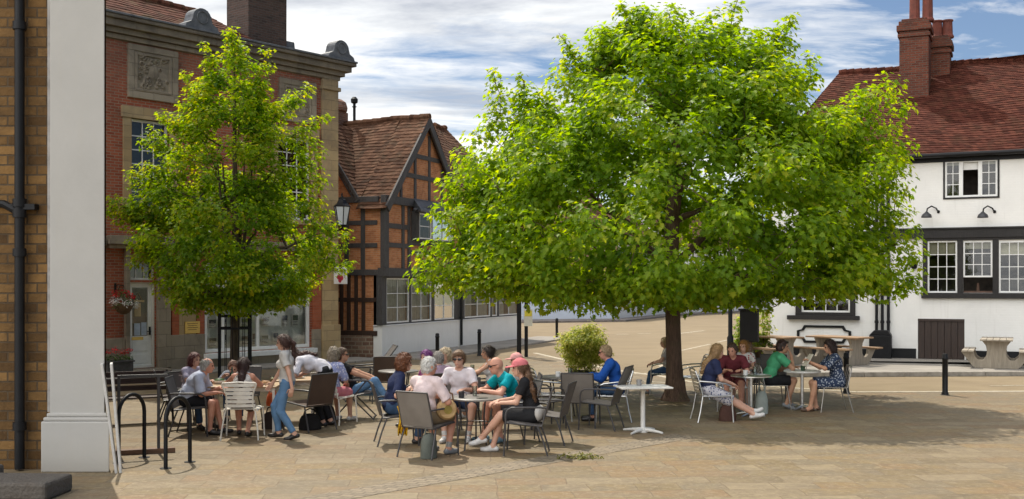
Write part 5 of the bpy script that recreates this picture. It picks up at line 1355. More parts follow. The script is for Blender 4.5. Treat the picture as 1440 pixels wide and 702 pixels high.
DARKTOP = paint((.17,.155,.14), .4, .15, name='grey_tabletop'); WTOP = paint((.66,.64,.60), .35, .08, name='pale_tabletop'); STONEPAINT = paint((.70,.68,.63), .4, .08, name='white_table_steel')
LWOOD = wood((.36,.24,.13), (.52,.37,.22), 'x', .45, 'light_wood')

def place(proto, loc, deg, label, group=None):
    c = proto if not proto.get('_used') else None
    if c is None: c = copy_tree(proto, (loc[0], loc[1], 0), R(deg), label, group)
    else:
        proto['_used'] = 1; c.location = (loc[0], loc[1], 0); c.rotation_euler = (0,0,R(deg)); c['label'] = label
        if group: c['group'] = group
    if '_used' in c and c is not proto: del c['_used']
    return c
CH = {
 'sling': chair_sling('cafe_chair', 'x', SLING_G, STEEL_D),
 'dark': chair_sling('cafe_chair', 'x', SLING, STEEL_D),
 'wicker': chair_sling('wicker_chair', 'x', SLING_B, STEEL_D, .92, .13),
 'recl': chair_recliner('reclining_chair', 'x', SLING, STEEL_D),
 'tall': chair_sling('cafe_chair', 'x', SLING_G, STEEL_D, 1.02, .2),
 'alu': chair_slat('aluminium_chair', 'x', ALU),
 'cream': chair_slat('cream_chair', 'x', CREAM, None, True),
 'slim': chair_slim('metal_chair', 'x', metal((.38,.35,.31), .4, 'dull_steel')),
}
# where each seated person sits: name -> (hip x, hip y, facing degrees)
SEAT = {}
def at(px, D): return (XD(px, D), D)
def chair_at(kind, px, D, deg, label, group='chairs set out around the cafe tables'):
    return place(CH[kind], at(px, D), deg, label, group)

# tables
table_round('round_table', 'dark round table with thin legs in the front group, a dark cup standing on it', .40, .735, DARKTOP, STEEL_D, 'legs', at(669,15.75), .3)
table_square('pedestal_table', 'empty pale square table on a white pedestal in front of the large tree trunk', .84, .56, .735, WTOP, STONEPAINT, at(904,17.45), R(8))
table_square('wooden_table', 'light wooden table with pale legs laid with food between the diners on the left', 1.15, .75, .735, LWOOD, CREAM, at(344,17.75), R(2), True)
table_square('wooden_table', 'low light wooden table behind the striding waitress, beside the brown wicker chair', .75, .75, .73, LWOOD, CREAM, at(412,18.9), R(10), True)
table_round('round_table', 'dark round table among the empty chairs before the potted bush', .42, .735, DARKTOP, STEEL_D, 'legs', at(792,19.3), .1)
table_round('round_table', 'silver round table between the navy-topped woman and the man in maroon', .36, .735, ALU, ALU, 'column', at(1056,19.6), 0)
table_round('round_table', 'small pale round table between the green-shirted man and the reading woman', .34, .735, WTOP, ALU, 'column', at(1128,20.6), 0)
table_round('round_table', 'dark round table in front of the man in a black T-shirt', .38, .735, DARKTOP, STEEL_D, 'legs', at(560,20.6), 0)
table_round('round_table', 'dark round table beside the woman in white further back', .38, .735, DARKTOP, STEEL_D, 'legs', at(657,20.2), 0)
# empty chairs
chair_at('wicker', 437, 17.75, 140, 'brown wicker armchair standing empty beside the walking waitress')
chair_at('recl', 508, 22.3, 195, 'empty grey reclining chair behind the knees of the man in jeans')
chair_at('wicker', 543, 22.0, 100, 'brown wicker chair with its back to the square, near the white house base')
chair_at('dark', 762, 18.1, 20, 'empty dark chair directly behind the girl in the pink cap')
chair_at('dark', 772, 16.3, 165, 'empty dark chair tucked close behind the seat of the girl in the pink cap')
chair_at('sling', 815, 18.2, 80, 'empty taupe chair with its back to the square at the table before the bush')
chair_at('tall', 846, 17.9, 160, 'empty tall-backed taupe chair beside the man in a blue jacket')
chair_at('alu', 775, 19.0, 10, 'empty aluminium chair on the left side of the table before the bush')
chair_at('alu', 972, 22.6, 185, 'empty aluminium chair beside the trunk of the large tree')
chair_at('dark', 1085, 22.3, 250, 'empty dark chair behind the table of the man in green')
chair_at('dark', 248, 18.6, 20, 'empty dark chair at the left end of the diners, before the doorway')

# bike stands
def hoop(px_a, py_a, px_b, py_b, label):
    a = Vector(G(px_a,py_a)); b = Vector(G(px_b,py_b)); c = (a+b)/2; d = b-a; w = max(.5, min(.72, d.length))/2
    t = thing('bike_stand', label, 'bike stand', (c.x, c.y, 0), math.atan2(d.y, d.x), 'black hoop bike stands by the white pilaster')
    m = MB(); h = .88; pts = [(-w,0,0),(-w,0,h-w)]+[(-w*math.cos(R(15*k)),0,h-w+w*math.sin(R(15*k))) for k in range(1,12)]+[(w,0,h-w),(w,0,0)]
    m.tube(pts, .026, 12); m.build('hoop', BLACK, t, smooth=True)
    for s in (-1,1):
        m = MB(); m.lathe([(.075,0),(.075,.008),(.03,.012)], 16, (s*w,0,0)); m.build('base_plate', BLACK, t)
hoop(233,659,267,650,'black steel bike stand, the right one of the pair beside the white pilaster')
hoop(169,651,201,644,'black steel bike stand closest to the white pilaster and its leaning board')
# screen frame
a = Vector(G(167,640)); b = Vector(G(223,637)); d = b-a; t = thing('screen_frame', 'empty dark post-and-rail frame on a wooden foot behind the bike stands', 'frame', (a.x,a.y,0), math.atan2(d.y,d.x)); L = d.length
for x in (0, L):
    m = MB(); m.box(x-.02,x+.02,-.02,.02,.07,1.06); m.build('post', STEEL_D, t, bevel=.003)
m = MB(); m.box(-.02,L+.12,-.024,.024,1.06,1.10); m.build('rail', STEEL_D, t, bevel=.003)
m = MB(); m.box(-.05,L+.22,-.06,.06,.0,.07); m.build('foot', wood((.10,.05,.025),(.2,.10,.05),'x',.6,'brown_plank'), t, bevel=.006)
# bench with scrolled iron ends
t = thing('scroll_bench', 'dark slatted bench with scrolled iron ends below the hanging basket', 'bench', (XD(188,18.6), 18.6, 0), R(-62))
for s in (-.6, .6):
    m = MB(); m.tube([(-.25,s,0),(-.22,s,.25),(-.24,s,.42),(-.30,s,.86)], .02, 8); m.tube([(.26,s,0),(.22,s,.2),(.24,s,.42),(.25,s,.60),(.16,s,.66),(-.02,s,.63),(-.26,s,.62)], .02, 8); m.tube([(-.24,s,.42),(.24,s,.42)], .018, 8)
    for cx_, cz_, r_ in ((.10,.53,.07),(-.08,.53,.07),(.12,.22,.08),(-.12,.22,.08)):
        m.tube([(cx_+r_*(1-k/22)*math.cos(k*.55), s, cz_+r_*(1-k/22)*math.sin(k*.55)) for k in range(20)], .011, 6)
    m.build('iron_end', BLACK, t, smooth=True)
DW = wood((.035,.018,.012),(.08,.042,.026),'y',.6,'dark_slat')
m = MB()
for i in range(5): m.box(-.22+.095*i,-.22+.095*i+.075,-.68,.68,.43,.455)
m.build('seat', DW, t, bevel=.005)
m = MB()
for i in range(3): m.bar((-.262-.018*i,-.68,.57+.12*i),(-.262-.018*i,.68,.57+.12*i),.022,.09)
m.build('backrest', DW, t, bevel=.004)
# leaning folded boards against the pilaster
Yb = Yf - .14
t = thing('folding_board', 'folded white notice board standing on edge against the white pilaster base', 'board', (XD(160,Yb), Yb-.02, 0), R(19))
PB_ = paint((.60,.58,.54), .6, .12, name='weathered_white_board')
for k, dx in enumerate((0,.05)):
    m = MB(); x0_ = .02+dx; m.add([(x0_-.17+.06*k,.35,1.36),(x0_-.14+.06*k,.35,1.36),(x0_-.14+.06*k,.02,1.36),(x0_-.17+.06*k,.02,1.36),(x0_,.42,0),(x0_+.03,.42,0),(x0_+.03,.0,0),(x0_,.0,0)], [(0,1,2,3),(7,6,5,4),(0,4,5,1),(1,5,6,2),(2,6,7,3),(3,7,4,0)]); m.build('panel', PB_, t, bevel=.004)
# stone blocks at the near corner
def stone_block(x0,x1,y0,y1,h,label,seed):
    t = thing('stone_block', label, 'stone block', ((x0+x1)/2,(y0+y1)/2,0), R(-4))
    m = MB(); n = 8; rr = random.Random(seed); w, d_ = (x1-x0)/2, (y1-y0)/2
    m.box(-w,w,-d_,d_,0,h)
    o = m.build('block', brickwork((.10,.088,.075),(.17,.15,.13),(.05,.045,.04),w=5,h=5,name='dark_kerbstone',rough_b=2.2), t, bevel=.035)
    return t
stone_block(-7.4,-6.05,12.35,13.1,.22,'dark worn stone step below the black downpipe at the far left edge',1)
stone_block(-6.03,-5.02,11.9,12.55,.20,'dark worn stone block at the near left corner, in front of the pilaster',2)
# bollards
def bollard(px, D, label, tall=.88, r=.058):
    t = thing('bollard', label, 'bollard', (XD(px,D), D, 0), 0, 'dark iron bollards along the road edges')
    m = MB(); m.lathe([(r*1.25,0),(r*1.25,.05),(r,.07),(r,tall-.13),(r*1.15,tall-.12),(r*1.15,tall-.09),(r,tall-.08),(r,tall-.02),(r*.7,tall)], 16); m.build('post', BLACK, t, smooth=True)
    m = MB(); m.lathe([(r*1.6,.0),(r*1.6,.012),(r*1.3,.014)], 16); m.build('collar', STEEL_D, t)
bollard(1329,23.3,'black bollard standing alone between the square and the cellar door of the pub')
bollard(1190,23.6,'black bollard just behind the woman reading a menu')
bollard(615,33.0,'dark bollard before the white base of the timbered house, nearest its corner')
bollard(674,36.0,'dark bollard before the white base of the timbered house, right of its drainpipe')
bollard(783,47.6,'dark bollard on the far side of the road, left above the potted bush')
# signal post with a notice
t = thing('notice_post', 'pair of black posts with a yellow and white notice by the timbered house', 'post', (XD(735,35.5), 35.5, 0), R(15))
for x in (-.12,.12):
    m = MB(); m.tube([(x,0,0),(x,0,3.1)], .075 if x < 0 else .06, 10); m.build('post', BLACK, t, smooth=True)
m = MB(); m.box(.02,.30,-.10,-.08,1.0,1.55); o = m.build('notice', paint((.62,.60,.50),.5,.1,name='notice_white'), t, bevel=.004)
m = MB(); m.box(.04,.28,-.105,-.101,1.32,1.5); m.build('notice_band', paint((.65,.55,.05),.5,.1,name='notice_yellow'), o)
m = MB(); m.box(-.16,.16,-.12,.10,2.45,3.3); m.build('signal_head', BLACK, t, bevel=.02)
# street lamp pole and dark box on a post
t = thing('street_lamp', 'slim dark street lamp pole rising into the tree left of the pub', 'street lamp', (XD(1027,30), 30, 0))
m = MB(); m.lathe([(.09,0),(.09,.9),(.06,.95),(.05,4.4)], 12); m.build('pole', BLACK, t, smooth=True)
m = MB(); m.tube([(0,0,4.4),(.0,0,4.8),(.3,0,5.0),(.6,0,5.0)], .03, 8); m.build('arm', BLACK, t, smooth=True)
m = MB(); m.box(.5,.95,-.1,.1,4.92,5.02); m.build('lamp_head', BLACK, t, bevel=.02)
t = thing('sign_box', 'dark box on a brown post between two climbing plants left of the pub corner', 'sign box', (XD(1054,30.6), 30.6, 0), R(-20))
m = MB(); m.box(-.07,.07,-.07,.07,.0,.75); m.build('post', wood((.06,.035,.02),(.11,.065,.04),'z',.7,'brown_post'), t, bevel=.01)
m = MB(); m.box(-.25,.25,-.14,.14,.75,1.62); m.box(-.29,.29,-.18,.18,1.62,1.68); m.build('box', BLACK, t, bevel=.015)
# picnic tables of pale weathered planks with sculpted supports
PT = wood((.26,.22,.17),(.44,.38,.30),'y',.8,'weathered_board'); PTS = wood((.24,.20,.155),(.37,.32,.25),'z',.85,'pale_support')
PTW = wood((.22,.13,.07),(.36,.235,.135),'y',.7,'warm_board')
def picnic(name, label, loc, rz, top):
    t = thing(name, label, 'picnic table', loc, rz, 'picnic tables on the pub pavement')
    m = MB(); 
    for i in range(5): m.box(-.40+.162*i,-.40+.162*i+.152,-.85,.85,.74,.785)
    m.build('table_top', top, t, bevel=.006)
    for s in (-1,1):
        m = MB(); m.box(s*.70-.15,s*.70-.005,-.85,.85,.44,.485); m.box(s*.70+.005,s*.70+.15,-.85,.85,.44,.485); m.build('bench_seat', top, t, bevel=.006)
        m = MB(); y0, y1 = s*.55-.045, s*.55+.045
        def arc(cx,cz,rx,rz_,a0,a1,n): return [(cx+rx*math.cos(R(a0+(a1-a0)*k/n)), cz+rz_*math.sin(R(a0+(a1-a0)*k/n))) for k in range(n+1)]
        half = [(0,.0),(.52,.0),(.86,.43),(.54,.43)] + arc(.36,.43,.17,.24,0,-150,8) + arc(.33,.60,.17,.14,-160,-268,6)[::1] + [(.38,.735),(0,.735)]
        half = [(0,.0),(.52,.0),(.60,.06),(.88,.435),(.56,.435),(.53,.30),(.44,.22),(.33,.22),(.25,.32),(.235,.45),(.26,.60),(.36,.735),(0,.735)]
        poly = half + [(-x,z) for x, z in half[::-1][1:-1]]
        m.prism(poly, y0, y1, 'y'); m.build('support', PTS, t, bevel=.012)
    m = MB(); m.box(-.05,.05,-.504,.504,.20,.30); m.build('stretcher', PTS, t, bevel=.01)
    return t
def up(p, z): return (p[0], p[1], z)
picnic('picnic_table', 'pale weathered picnic table right of the cellar door, its carved support facing out', up(at(1402,29.9),.10), R(-25), PT)
picnic('picnic_table', 'picnic table with slanting bench planks behind the reading woman, left of the pipes', up(at(1180,31.0),.10), R(38), PTW)
picnic('picnic_table', 'warm wooden picnic table behind the man in green, nearest the climbing plants', up(at(1086,31.2),.10), R(30), PTW)
# hanging basket and flower trough on the bank
q = on_front(FB, 162, .0); t = thing('hanging_basket', 'hanging basket of red and white flowers on the brick wall beside the white door', 'hanging basket', (q.x, q.y, 1.72), FB.ang)
m = MB(); m.tube([(0,.0,.55),(0,-.12,.62),(0,-.40,.60)], .012, 6); m.tube([(0,0,.30),(0,-.22,.58)], .008, 6); m.box(-.03,.03,-.01,.01,.2,.66)
for k in range(3): a = R(120*k); m.tube([(0,-.40,.60),(.20*math.cos(a),-.40+.20*math.sin(a),.12)], .004, 4)
m.build('bracket', BLACK, t)
m = MB(); m.lathe([(.06,-.14),(.16,-.08),(.22,.03),(.23,.10),(.2,.10)], 18, (0,-.40,0)); m.build('basket', wood((.08,.05,.025),(.18,.11,.05),'x',.9,'basket_weave'), t, smooth=True)
def flowers(parent, name, cc, n, size, tones, mat, droop=0):
    pos, nr, dr, sz, tn = clump_leaves(cc, n, size, (0,0,-1), droop); leaf_mesh(name, pos, nr, dr, sz, tn*0+RNG.random(len(tn)), mat, parent, 3, .1, .1)
GRN = leafm((.03,.07,.02),(.07,.13,.03),(.12,.19,.05),(.2,.25,.08),.3,'plant_leaf')
REDF = leafm((.30,.008,.008),(.50,.015,.012),(.62,.025,.02),(.70,.06,.05),.25,'red_petal'); WHF = leafm((.5,.5,.45),(.66,.66,.62),(.74,.74,.72),(.8,.78,.74),.25,'white_petal')
flowers(t, 'foliage', [((x_,-.40+y_,.10+.08*k),.15,.5,1) for k,(x_,y_) in enumerate(((-.18,0),(.18,.02),(0,-.14),(0,.12),(-.1,-.1)))], 900, .06, None, GRN, .5)
flowers(t, 'white_flowers', [((x_,-.40+y_,z_),.13,.5,1) for x_,y_,z_ in ((-.26,-.05,.18),(.30,-.05,.12),(-.05,-.24,.16),(.22,.12,.20),(-.15,.1,.26))], 1100, .06, None, WHF)
flowers(t, 'red_flowers', [((x_,-.40+y_,z_),.11,.5,1) for x_,y_,z_ in ((.12,-.12,.34),(-.22,-.02,.40),(.20,.0,.30),(.02,-.05,.42))], 1500, .06, None, REDF)
q = on_front(FB, 165, 1.0); t = thing('flower_trough', 'trough of red geraniums on the pavement under the hanging basket', 'planter', (q.x, q.y, .05), FB.ang)
m = MB(); m.box(-.35,.35,-.16,.16,0,.36); m.box(-.38,.38,-.19,.19,.36,.40); m.build('trough', paint((.09,.085,.08),.8,.3,name='lead_trough'), t, bevel=.012)
flowers(t, 'foliage', [((x_,0,.46),.16,.5,1) for x_ in (-.25,-.05,.15,.3)], 800, .07, None, GRN, .2)
flowers(t, 'red_flowers', [((x_,-.03,.62+z_),.10,.5,1) for x_,z_ in ((-.28,.0),(-.08,.05),(.12,-.02),(.28,.04))], 1500, .055, None, REDF)
# ------------------------------------------------------------------ people: one smooth continuous skin grown from a posed skeleton
def V3(*a): return np.array(a, dtype=float)
def unit(v): return v/(np.linalg.norm(v)+1e-9)
def cone(a, b, ra, rb, clips=(), flat=1.0): return dict(t='c', a=np.array(a,float), b=np.array(b,float), ra=ra, rb=rb, clips=clips)
def ell(c, Rm, r, clips=()): return dict(t='e', c=np.array(c,float), R=np.array(Rm,float), r=np.array(r,float), clips=clips)
def prim_box(p):
    if p['t'] == 'c':
        m = max(p['ra'], p['rb']); return np.minimum(p['a'], p['b'])-m, np.maximum(p['a'], p['b'])+m
    m = max(p['r']); return p['c']-m, p['c']+m
def prim_d(p, P):
    if p['t'] == 'c':
        ab = p['b']-p['a']; L2 = ab.dot(ab)+1e-9
        t = np.clip(((P-p['a'])@ab)/L2, 0, 1)
        d = np.linalg.norm(P-p['a']-t[...,None]*ab, axis=-1)-(p['ra']+(p['rb']-p['ra'])*t)
    else:
        q = (P-p['c'])@p['R'].T
        k0 = np.linalg.norm(q/p['r'], axis=-1); k1 = np.linalg.norm(q/p['r']**2, axis=-1)+1e-9
        d = k0*(k0-1)/k1
    for c, n in p['clips']: d = np.maximum(d, (P-np.array(c))@np.array(n))
    return d
def sdf_mesh(prims, h=.012, k=.03, wrinkle=0.0, wf=22.0, subs=(), seed=0):
    lo = np.min([prim_box(p)[0] for p in prims], axis=0)-.05; hi = np.max([prim_box(p)[1] for p in prims], axis=0)+.05
    n = np.ceil((hi-lo)/h).astype(int)+1
    ax = [lo[i]+h*np.arange(n[i]) for i in range(3)]
    d = np.full(n, .5, dtype=np.float32)
    def sub(p, mg=.055):
        a, b = prim_box(p); i0 = np.clip(np.floor((a-mg-lo)/h).astype(int), 0, n); i1 = np.clip(np.ceil((b+mg-lo)/h).astype(int)+1, 0, n)
        sl = tuple(slice(i0[i], i1[i]) for i in range(3))
        P = np.stack(np.meshgrid(ax[0][sl[0]], ax[1][sl[1]], ax[2][sl[2]], indexing='ij'), -1)
        return sl, P
    for p in prims:
        sl, P = sub(p); dp = prim_d(p, P); cur = d[sl]; kk = p.get('k', k)
        hh = np.clip(.5+.5*(cur-dp)/kk, 0, 1); d[sl] = dp*hh+cur*(1-hh)-kk*hh*(1-hh)
    for p in subs:
        sl, P = sub(p); d[sl] = np.maximum(d[sl], -prim_d(p, P))
    if wrinkle:
        X, Y, Z = np.meshgrid(*ax, indexing='ij'); s = seed*1.7
        d = d+wrinkle*(np.sin(X*wf+3*np.sin(Z*wf*.55+s)+s)*np.sin(Y*wf*.9+2*np.sin(Z*wf*.7)+s*2)+.6*np.sin(Z*wf*1.25+2.5*np.sin(X*wf*.8+Y*wf*.6+s)))
    # naive surface nets
    ins = d < 0
    c = np.zeros(tuple(n-1), dtype=np.int8)
    for dx in (0,1):
        for dy in (0,1):
            for dz in (0,1): c += ins[dx:n[0]-1+dx, dy:n[1]-1+dy, dz:n[2]-1+dz]
    act = (c > 0) & (c < 8); idx = np.argwhere(act)
    vid = np.full(act.shape, -1, dtype=np.int64); vid[act] = np.arange(len(idx))
    acc = np.zeros((len(idx),3)); cnt = np.zeros(len(idx))
    cor = [(0,0,0),(1,0,0),(0,1,0),(1,1,0),(0,0,1),(1,0,1),(0,1,1),(1,1,1)]
    vals = np.stack([d[idx[:,0]+a, idx[:,1]+b, idx[:,2]+e] for a, b, e in cor], 1)
    for i in range(8):
        for j in range(i+1, 8):
            df = np.abs(np.array(cor[i])-np.array(cor[j]))
            if df.sum() != 1: continue
            a, b = vals[:,i], vals[:,j]; m = (a < 0) != (b < 0)
            t = np.where(m, a/np.where(m, a-b, 1), 0)
            p = np.array(cor[i])[None]+t[:,None]*(np.array(cor[j])-np.array(cor[i]))[None]
            acc += np.where(m[:,None], p, 0); cnt += m
    V = lo+h*(idx+acc/np.maximum(cnt,1)[:,None])
    F = []
    for axis in range(3):
        a = [slice(None)]*3; b = [slice(None)]*3; a[axis] = slice(0,-1); b[axis] = slice(1,None)
        s0, s1 = ins[tuple(a)], ins[tuple(b)]; ch = np.argwhere(s0 != s1)
        u, w = (axis+1)%3, (axis+2)%3
        ch = ch[(ch[:,u] > 0) & (ch[:,w] > 0) & (ch[:,u] < n[u]-1) & (ch[:,w] < n[w]-1)]
        eu = np.zeros(3,int); eu[u] = 1; ew = np.zeros(3,int); ew[w] = 1
        q = [ch-eu-ew, ch-ew, ch, ch-eu]
        ids = np.stack([vid[x[:,0],x[:,1],x[:,2]] for x in q], 1)
        fl = s0[ch[:,0],ch[:,1],ch[:,2]]
        ids = np.where(fl[:,None], ids, ids[:,::-1]); F.append(ids)
    F = np.concatenate(F); F = F[(F >= 0).all(1)]
    return V, F
def quad_tube(pts, rs, n=6):
    pts = [np.array(p,float) for p in pts]; k = len(pts); V = []; prev = V3(0,0,1)
    for i in range(k):
        dd = unit(pts[min(i+1,k-1)]-pts[max(i-1,0)])
        if abs(dd.dot(prev)) > .95: prev = V3(1,0,0) if abs(dd[0]) < .9 else V3(0,1,0)
        u = unit(prev-dd*prev.dot(dd)); prev = u; w = np.cross(dd,u)
        for j in range(n): a = 2*math.pi*j/n; V.append(pts[i]+(u*math.cos(a)+w*math.sin(a))*rs[i])
    F = [(i*n+j, i*n+(j+1)%n, (i+1)*n+(j+1)%n, (i+1)*n+j) for i in range(k-1) for j in range(n)]
    return np.array(V), np.array(F)
def join(parts):
    V = []; F = []; b = 0
    for v, f in parts: V.append(v); F.append(f+b); b += len(v)
    return np.concatenate(V), np.concatenate(F)
def ik(a, c, l1, l2, pole):
    a = np.array(a,float); c = np.array(c,float); v = c-a; L = np.linalg.norm(v); L = min(L, (l1+l2)*.999); v = unit(v); c = a+v*L
    x = (l1*l1-l2*l2+L*L)/(2*L); hgt = math.sqrt(max(1e-6, l1*l1-x*x))
    p = np.array(pole,float); p = unit(p-v*p.dot(v)); return a+v*x+p*hgt, c
SKIN = {'fair': skin((.60,.36,.26)), 'tan': skin((.52,.29,.185)), 'red': skin((.58,.30,.21)), 'olive': skin((.42,.24,.15))}
DENIM = fabric((.12,.23,.39), name='blue_denim'); DDENIM = fabric((.045,.085,.16), name='dark_denim')

def person(label, loc, deg, pose, look, h=.013, group='people at the cafe tables'):
    s = look.get('s', 1.0); fem = look.get('fem', False)
    t = thing('person', label, 'person', loc, R(deg), group)
    lean = R(pose.get('lean', 5)); curl = R(pose.get('curl', 8)); side = R(pose.get('side', 0)); tw = R(pose.get('tw', 0))
    hip = V3(pose.get('hx', -.10), 0, pose.get('hz', .535))
    def frame(pitch):
        u = V3(math.sin(pitch)*math.cos(side), math.sin(side), math.cos(pitch)*math.cos(side)); u = unit(u); f = unit(V3(math.cos(pitch),0,-math.sin(pitch))-u*u.dot(V3(math.cos(pitch),0,-math.sin(pitch)))); return f, np.cross(u, f), u
    f0, l0, u0 = frame(lean*.6); f1, l1_, u1 = frame(lean+curl*.4); f2, l2_, u2 = frame(lean+curl)
    waist = hip+u0*.15*s; chest = waist+u1*.20*s; neck = chest+u2*.155*s
    f2t = unit(f2*math.cos(tw)+l2_*math.sin(tw)); l2t = np.cross(u2, f2t)
    sw = (.160 if fem else .178)*s
    shc = chest+u2*.11*s
    sh = {1: shc+l2t*sw, -1: shc-l2t*sw}
    hy, hp = R(pose.get('hyaw', 0)), R(pose.get('hpitch', 5))
    nd = unit(u2*.55+V3(0,0,1)*.45+f2*.22)
    hf = unit(V3(math.cos(hy)*math.cos(hp), math.sin(hy)*math.cos(hp), -math.sin(hp))); hl = unit(np.cross(V3(0,0,1), hf)); hu = np.cross(hf, hl)
    hc = neck+nd*.075*s+hu*.085*s+hf*.015*s
    HR = np.stack([hf, hl, hu])
    TR1 = np.stack([f1, l1_, u1]); TR2 = np.stack([f2t, l2t, u2]); TR0 = np.stack([f0, l0, u0])
    hw = (.095 if fem else .088)*s
    hj = {1: hip+l0*hw, -1: hip-l0*hw}
    J = {}
    for sd, nm in ((1,'L'), (-1,'R')):
        ft = V3(*pose.get('foot'+nm, (.34, .12*sd, .085))); kn, ft = ik(hj[sd], ft, .435*s, .43*s, pose.get('knee'+nm, (1, .10*sd, .55)))
        wr = V3(*pose.get('hand'+nm, (.24, .11*sd, .66))); el, wr = ik(sh[sd], wr, .285*s, .255*s, pose.get('elbow'+nm, (-.55, .55*sd, -.6)))
        J[nm] = (hj[sd], kn, ft, sh[sd], el, wr, sd)
    fat = look.get('fat', 1.0)
    def torso(i, hem=None):
        c = [] if hem is None else [(hip+u0*hem, -u0)]
        w_ = .158 if not fem else .145
        P = dict(
            pelvis=ell(hip+u0*.03*s, TR0, (V3(.112*fat, (.165 if fem else .158)*1.02, .115)*s+i), c),
            belly=ell(waist+f1*.005, TR1, (V3(.098*fat, (.128 if fem else .145)*fat, .135)*s+i), c),
            chest=ell(chest, TR2, (V3(.108, w_, .15)*s+i)),
            shoulders=cone(sh[1]-l2t*.03*s+u2*.008, sh[-1]+l2t*.03*s+u2*.008, .058*s+i, .058*s+i),
            trap=cone(shc+u2*.03*s, neck+nd*.02*s, .062*s+i*.6, .052*s+i*.6))
        if fem:
            P['bl'] = ell(chest+f2t*.085*s+l2t*.07*s-u2*.03*s, TR2, V3(.055,.058,.058)*s+i); P['br'] = ell(chest+f2t*.085*s-l2t*.07*s-u2*.03*s, TR2, V3(.055,.058,.058)*s+i)
        return P
    def arm(nm, i, to=2.0, r=(.050,.042,.040,.029)):
        a, e, w = J[nm][3], J[nm][4], J[nm][5]; out = []
        k_ = .88 if fem else 1.0; r = [x*s*k_*(1+.25*(fat-1))+i for x in r]
        if to <= 1:
            b = a+(e-a)*to; out.append(cone(a, b+unit(e-a)*.03, r[0], r[0]+(r[1]-r[0])*to+ (.010 if i else 0), [(b, unit(e-a))]))
        else:
            out.append(cone(a, e, r[0], r[1])); tt = to-1
            b = e+(w-e)*tt; out.append(cone(e, b+(unit(w-e)*.03 if tt < 1 else 0), r[2], r[2]+(r[3]-r[2])*tt, [(b, unit(w-e))] if tt < 1 or i else []))
        return out
    def leg(nm, i, to=2.0, flare=0.0):
        a, kn, ft = J[nm][0], J[nm][1], J[nm][2]; out = []; k_ = 1+.3*(fat-1); tr = (.084 if not fem else .086)*s*k_+i; kr = .056*s*k_+i
        if to <= 1:
            b = a+(kn-a)*to; out.append(cone(a, b+unit(kn-a)*.04, tr, tr+(kr-tr)*to+flare, [(b, unit(kn-a))]))
        else:
            out.append(cone(a, kn, tr, kr)); tt = to-1; b = kn+(ft-kn)*tt
            out.append(cone(kn, b+(unit(ft-kn)*.03 if (tt < 1 or i) else 0), kr*.97, kr*.97+(.036*s+i+flare-kr*.97)*tt, [(b, unit(ft-kn))] if (tt < 1 or i) else []))
            cal = kn+(ft-kn)*.28-unit(V3(*f0)*.9+V3(0,0,.3))*.012
            out.append(cone(kn+(ft-kn)*.12, kn+(ft-kn)*.45, .050*s*k_+i, .046*s*k_+i))
        return out
    FT = {}
    for nm in 'LR':
        kn, ft = J[nm][1], J[nm][2]
        yaw = R(pose.get('toe'+nm, 8*J[nm][6])); tp_ = R(pose.get('tpitch'+nm, 0)); FT[nm] = (V3(math.cos(yaw)*math.cos(tp_), math.sin(yaw)*math.cos(tp_), math.sin(tp_)), V3(-math.sin(yaw), math.cos(yaw), 0))
    def foot(nm, i):
        ft = J[nm][2]; fd, fl = FT[nm]; upv = np.cross(fd, fl); g = ft-upv*.078*s; heel = g-fd*.045*s+upv*.038*s; toe = g+fd*.165*s+upv*.028*s
        cl = [(g-upv*(.0+i*.2), -upv)]
        return [cone(heel, toe-fd*.02, .034*s+i, .027*s+i, cl), cone(g+fd*.10*s+upv*.022*s+fl*.006, toe, .033*s+i, .023*s+i, cl), cone(ft-unit(ft-kn_(nm))*.0, g+fd*.05*s+upv*.04*s, .036*s+i, .036*s+i, cl)]
    def kn_(nm): return J[nm][1]
    # ---- the body
    T = torso(0); prims = list(T.values())+[cone(neck-nd*.02*s, hc-hu*.05*s-hf*.02*s, .056*s, .050*s)]
    for nm in 'LR': prims += arm(nm, 0)+leg(nm, 0)+foot(nm, -.003)
    hk = .016
    head = [ell(hc+hu*.016*s-hf*.006*s, HR, V3(.096,.075,.104)*s), ell(hc+hf*.022*s-hu*.052*s, HR, V3(.066,.056,.070)*s), cone(hc+hf*.078*s-hu*.088*s, hc+hf*.070*s-hu*.080*s, .016*s, .018*s),
            cone(hc+hf*.088*s+hu*.014*s, hc+hf*.108*s-hu*.028*s, .009*s, .0145*s), ell(hc+hf*.066*s+hu*.032*s, HR, V3(.024,.052,.012)*s), ell(hc+hf*.086*s-hu*.058*s, HR, V3(.012,.026,.013)*s)]
    for sd in (1,-1): head.append(ell(hc+hl*.078*s*sd-hf*.008*s-hu*.004*s, HR, V3(.022,.011,.034)*s))
    for p in head: p['k'] = hk
    prims += head
    fingers = []
    for nm in 'LR':
        el, wr, sd = J[nm][4], J[nm][5], J[nm][6]; hd = unit(wr-el)
        hdv = pose.get('hdir'+nm); hd = unit(V3(*hdv)) if hdv else unit(hd+V3(.0,0,-.12))
        pn = V3(*pose.get('palm'+nm, (0,0,-1))); pn = unit(pn-hd*pn.dot(hd)+1e-6); ac = np.cross(pn, hd)*sd      # ac points to the thumb side
        if ac.dot(V3(0,-sd,0)) < -.5: ac = -ac
        pc = wr+hd*.048*s; p = ell(pc, np.stack([hd, ac, pn]), V3(.055,.041,.019)*s); p['k'] = .02; prims.append(p)
        cur = R(pose.get('grip'+nm, 28))
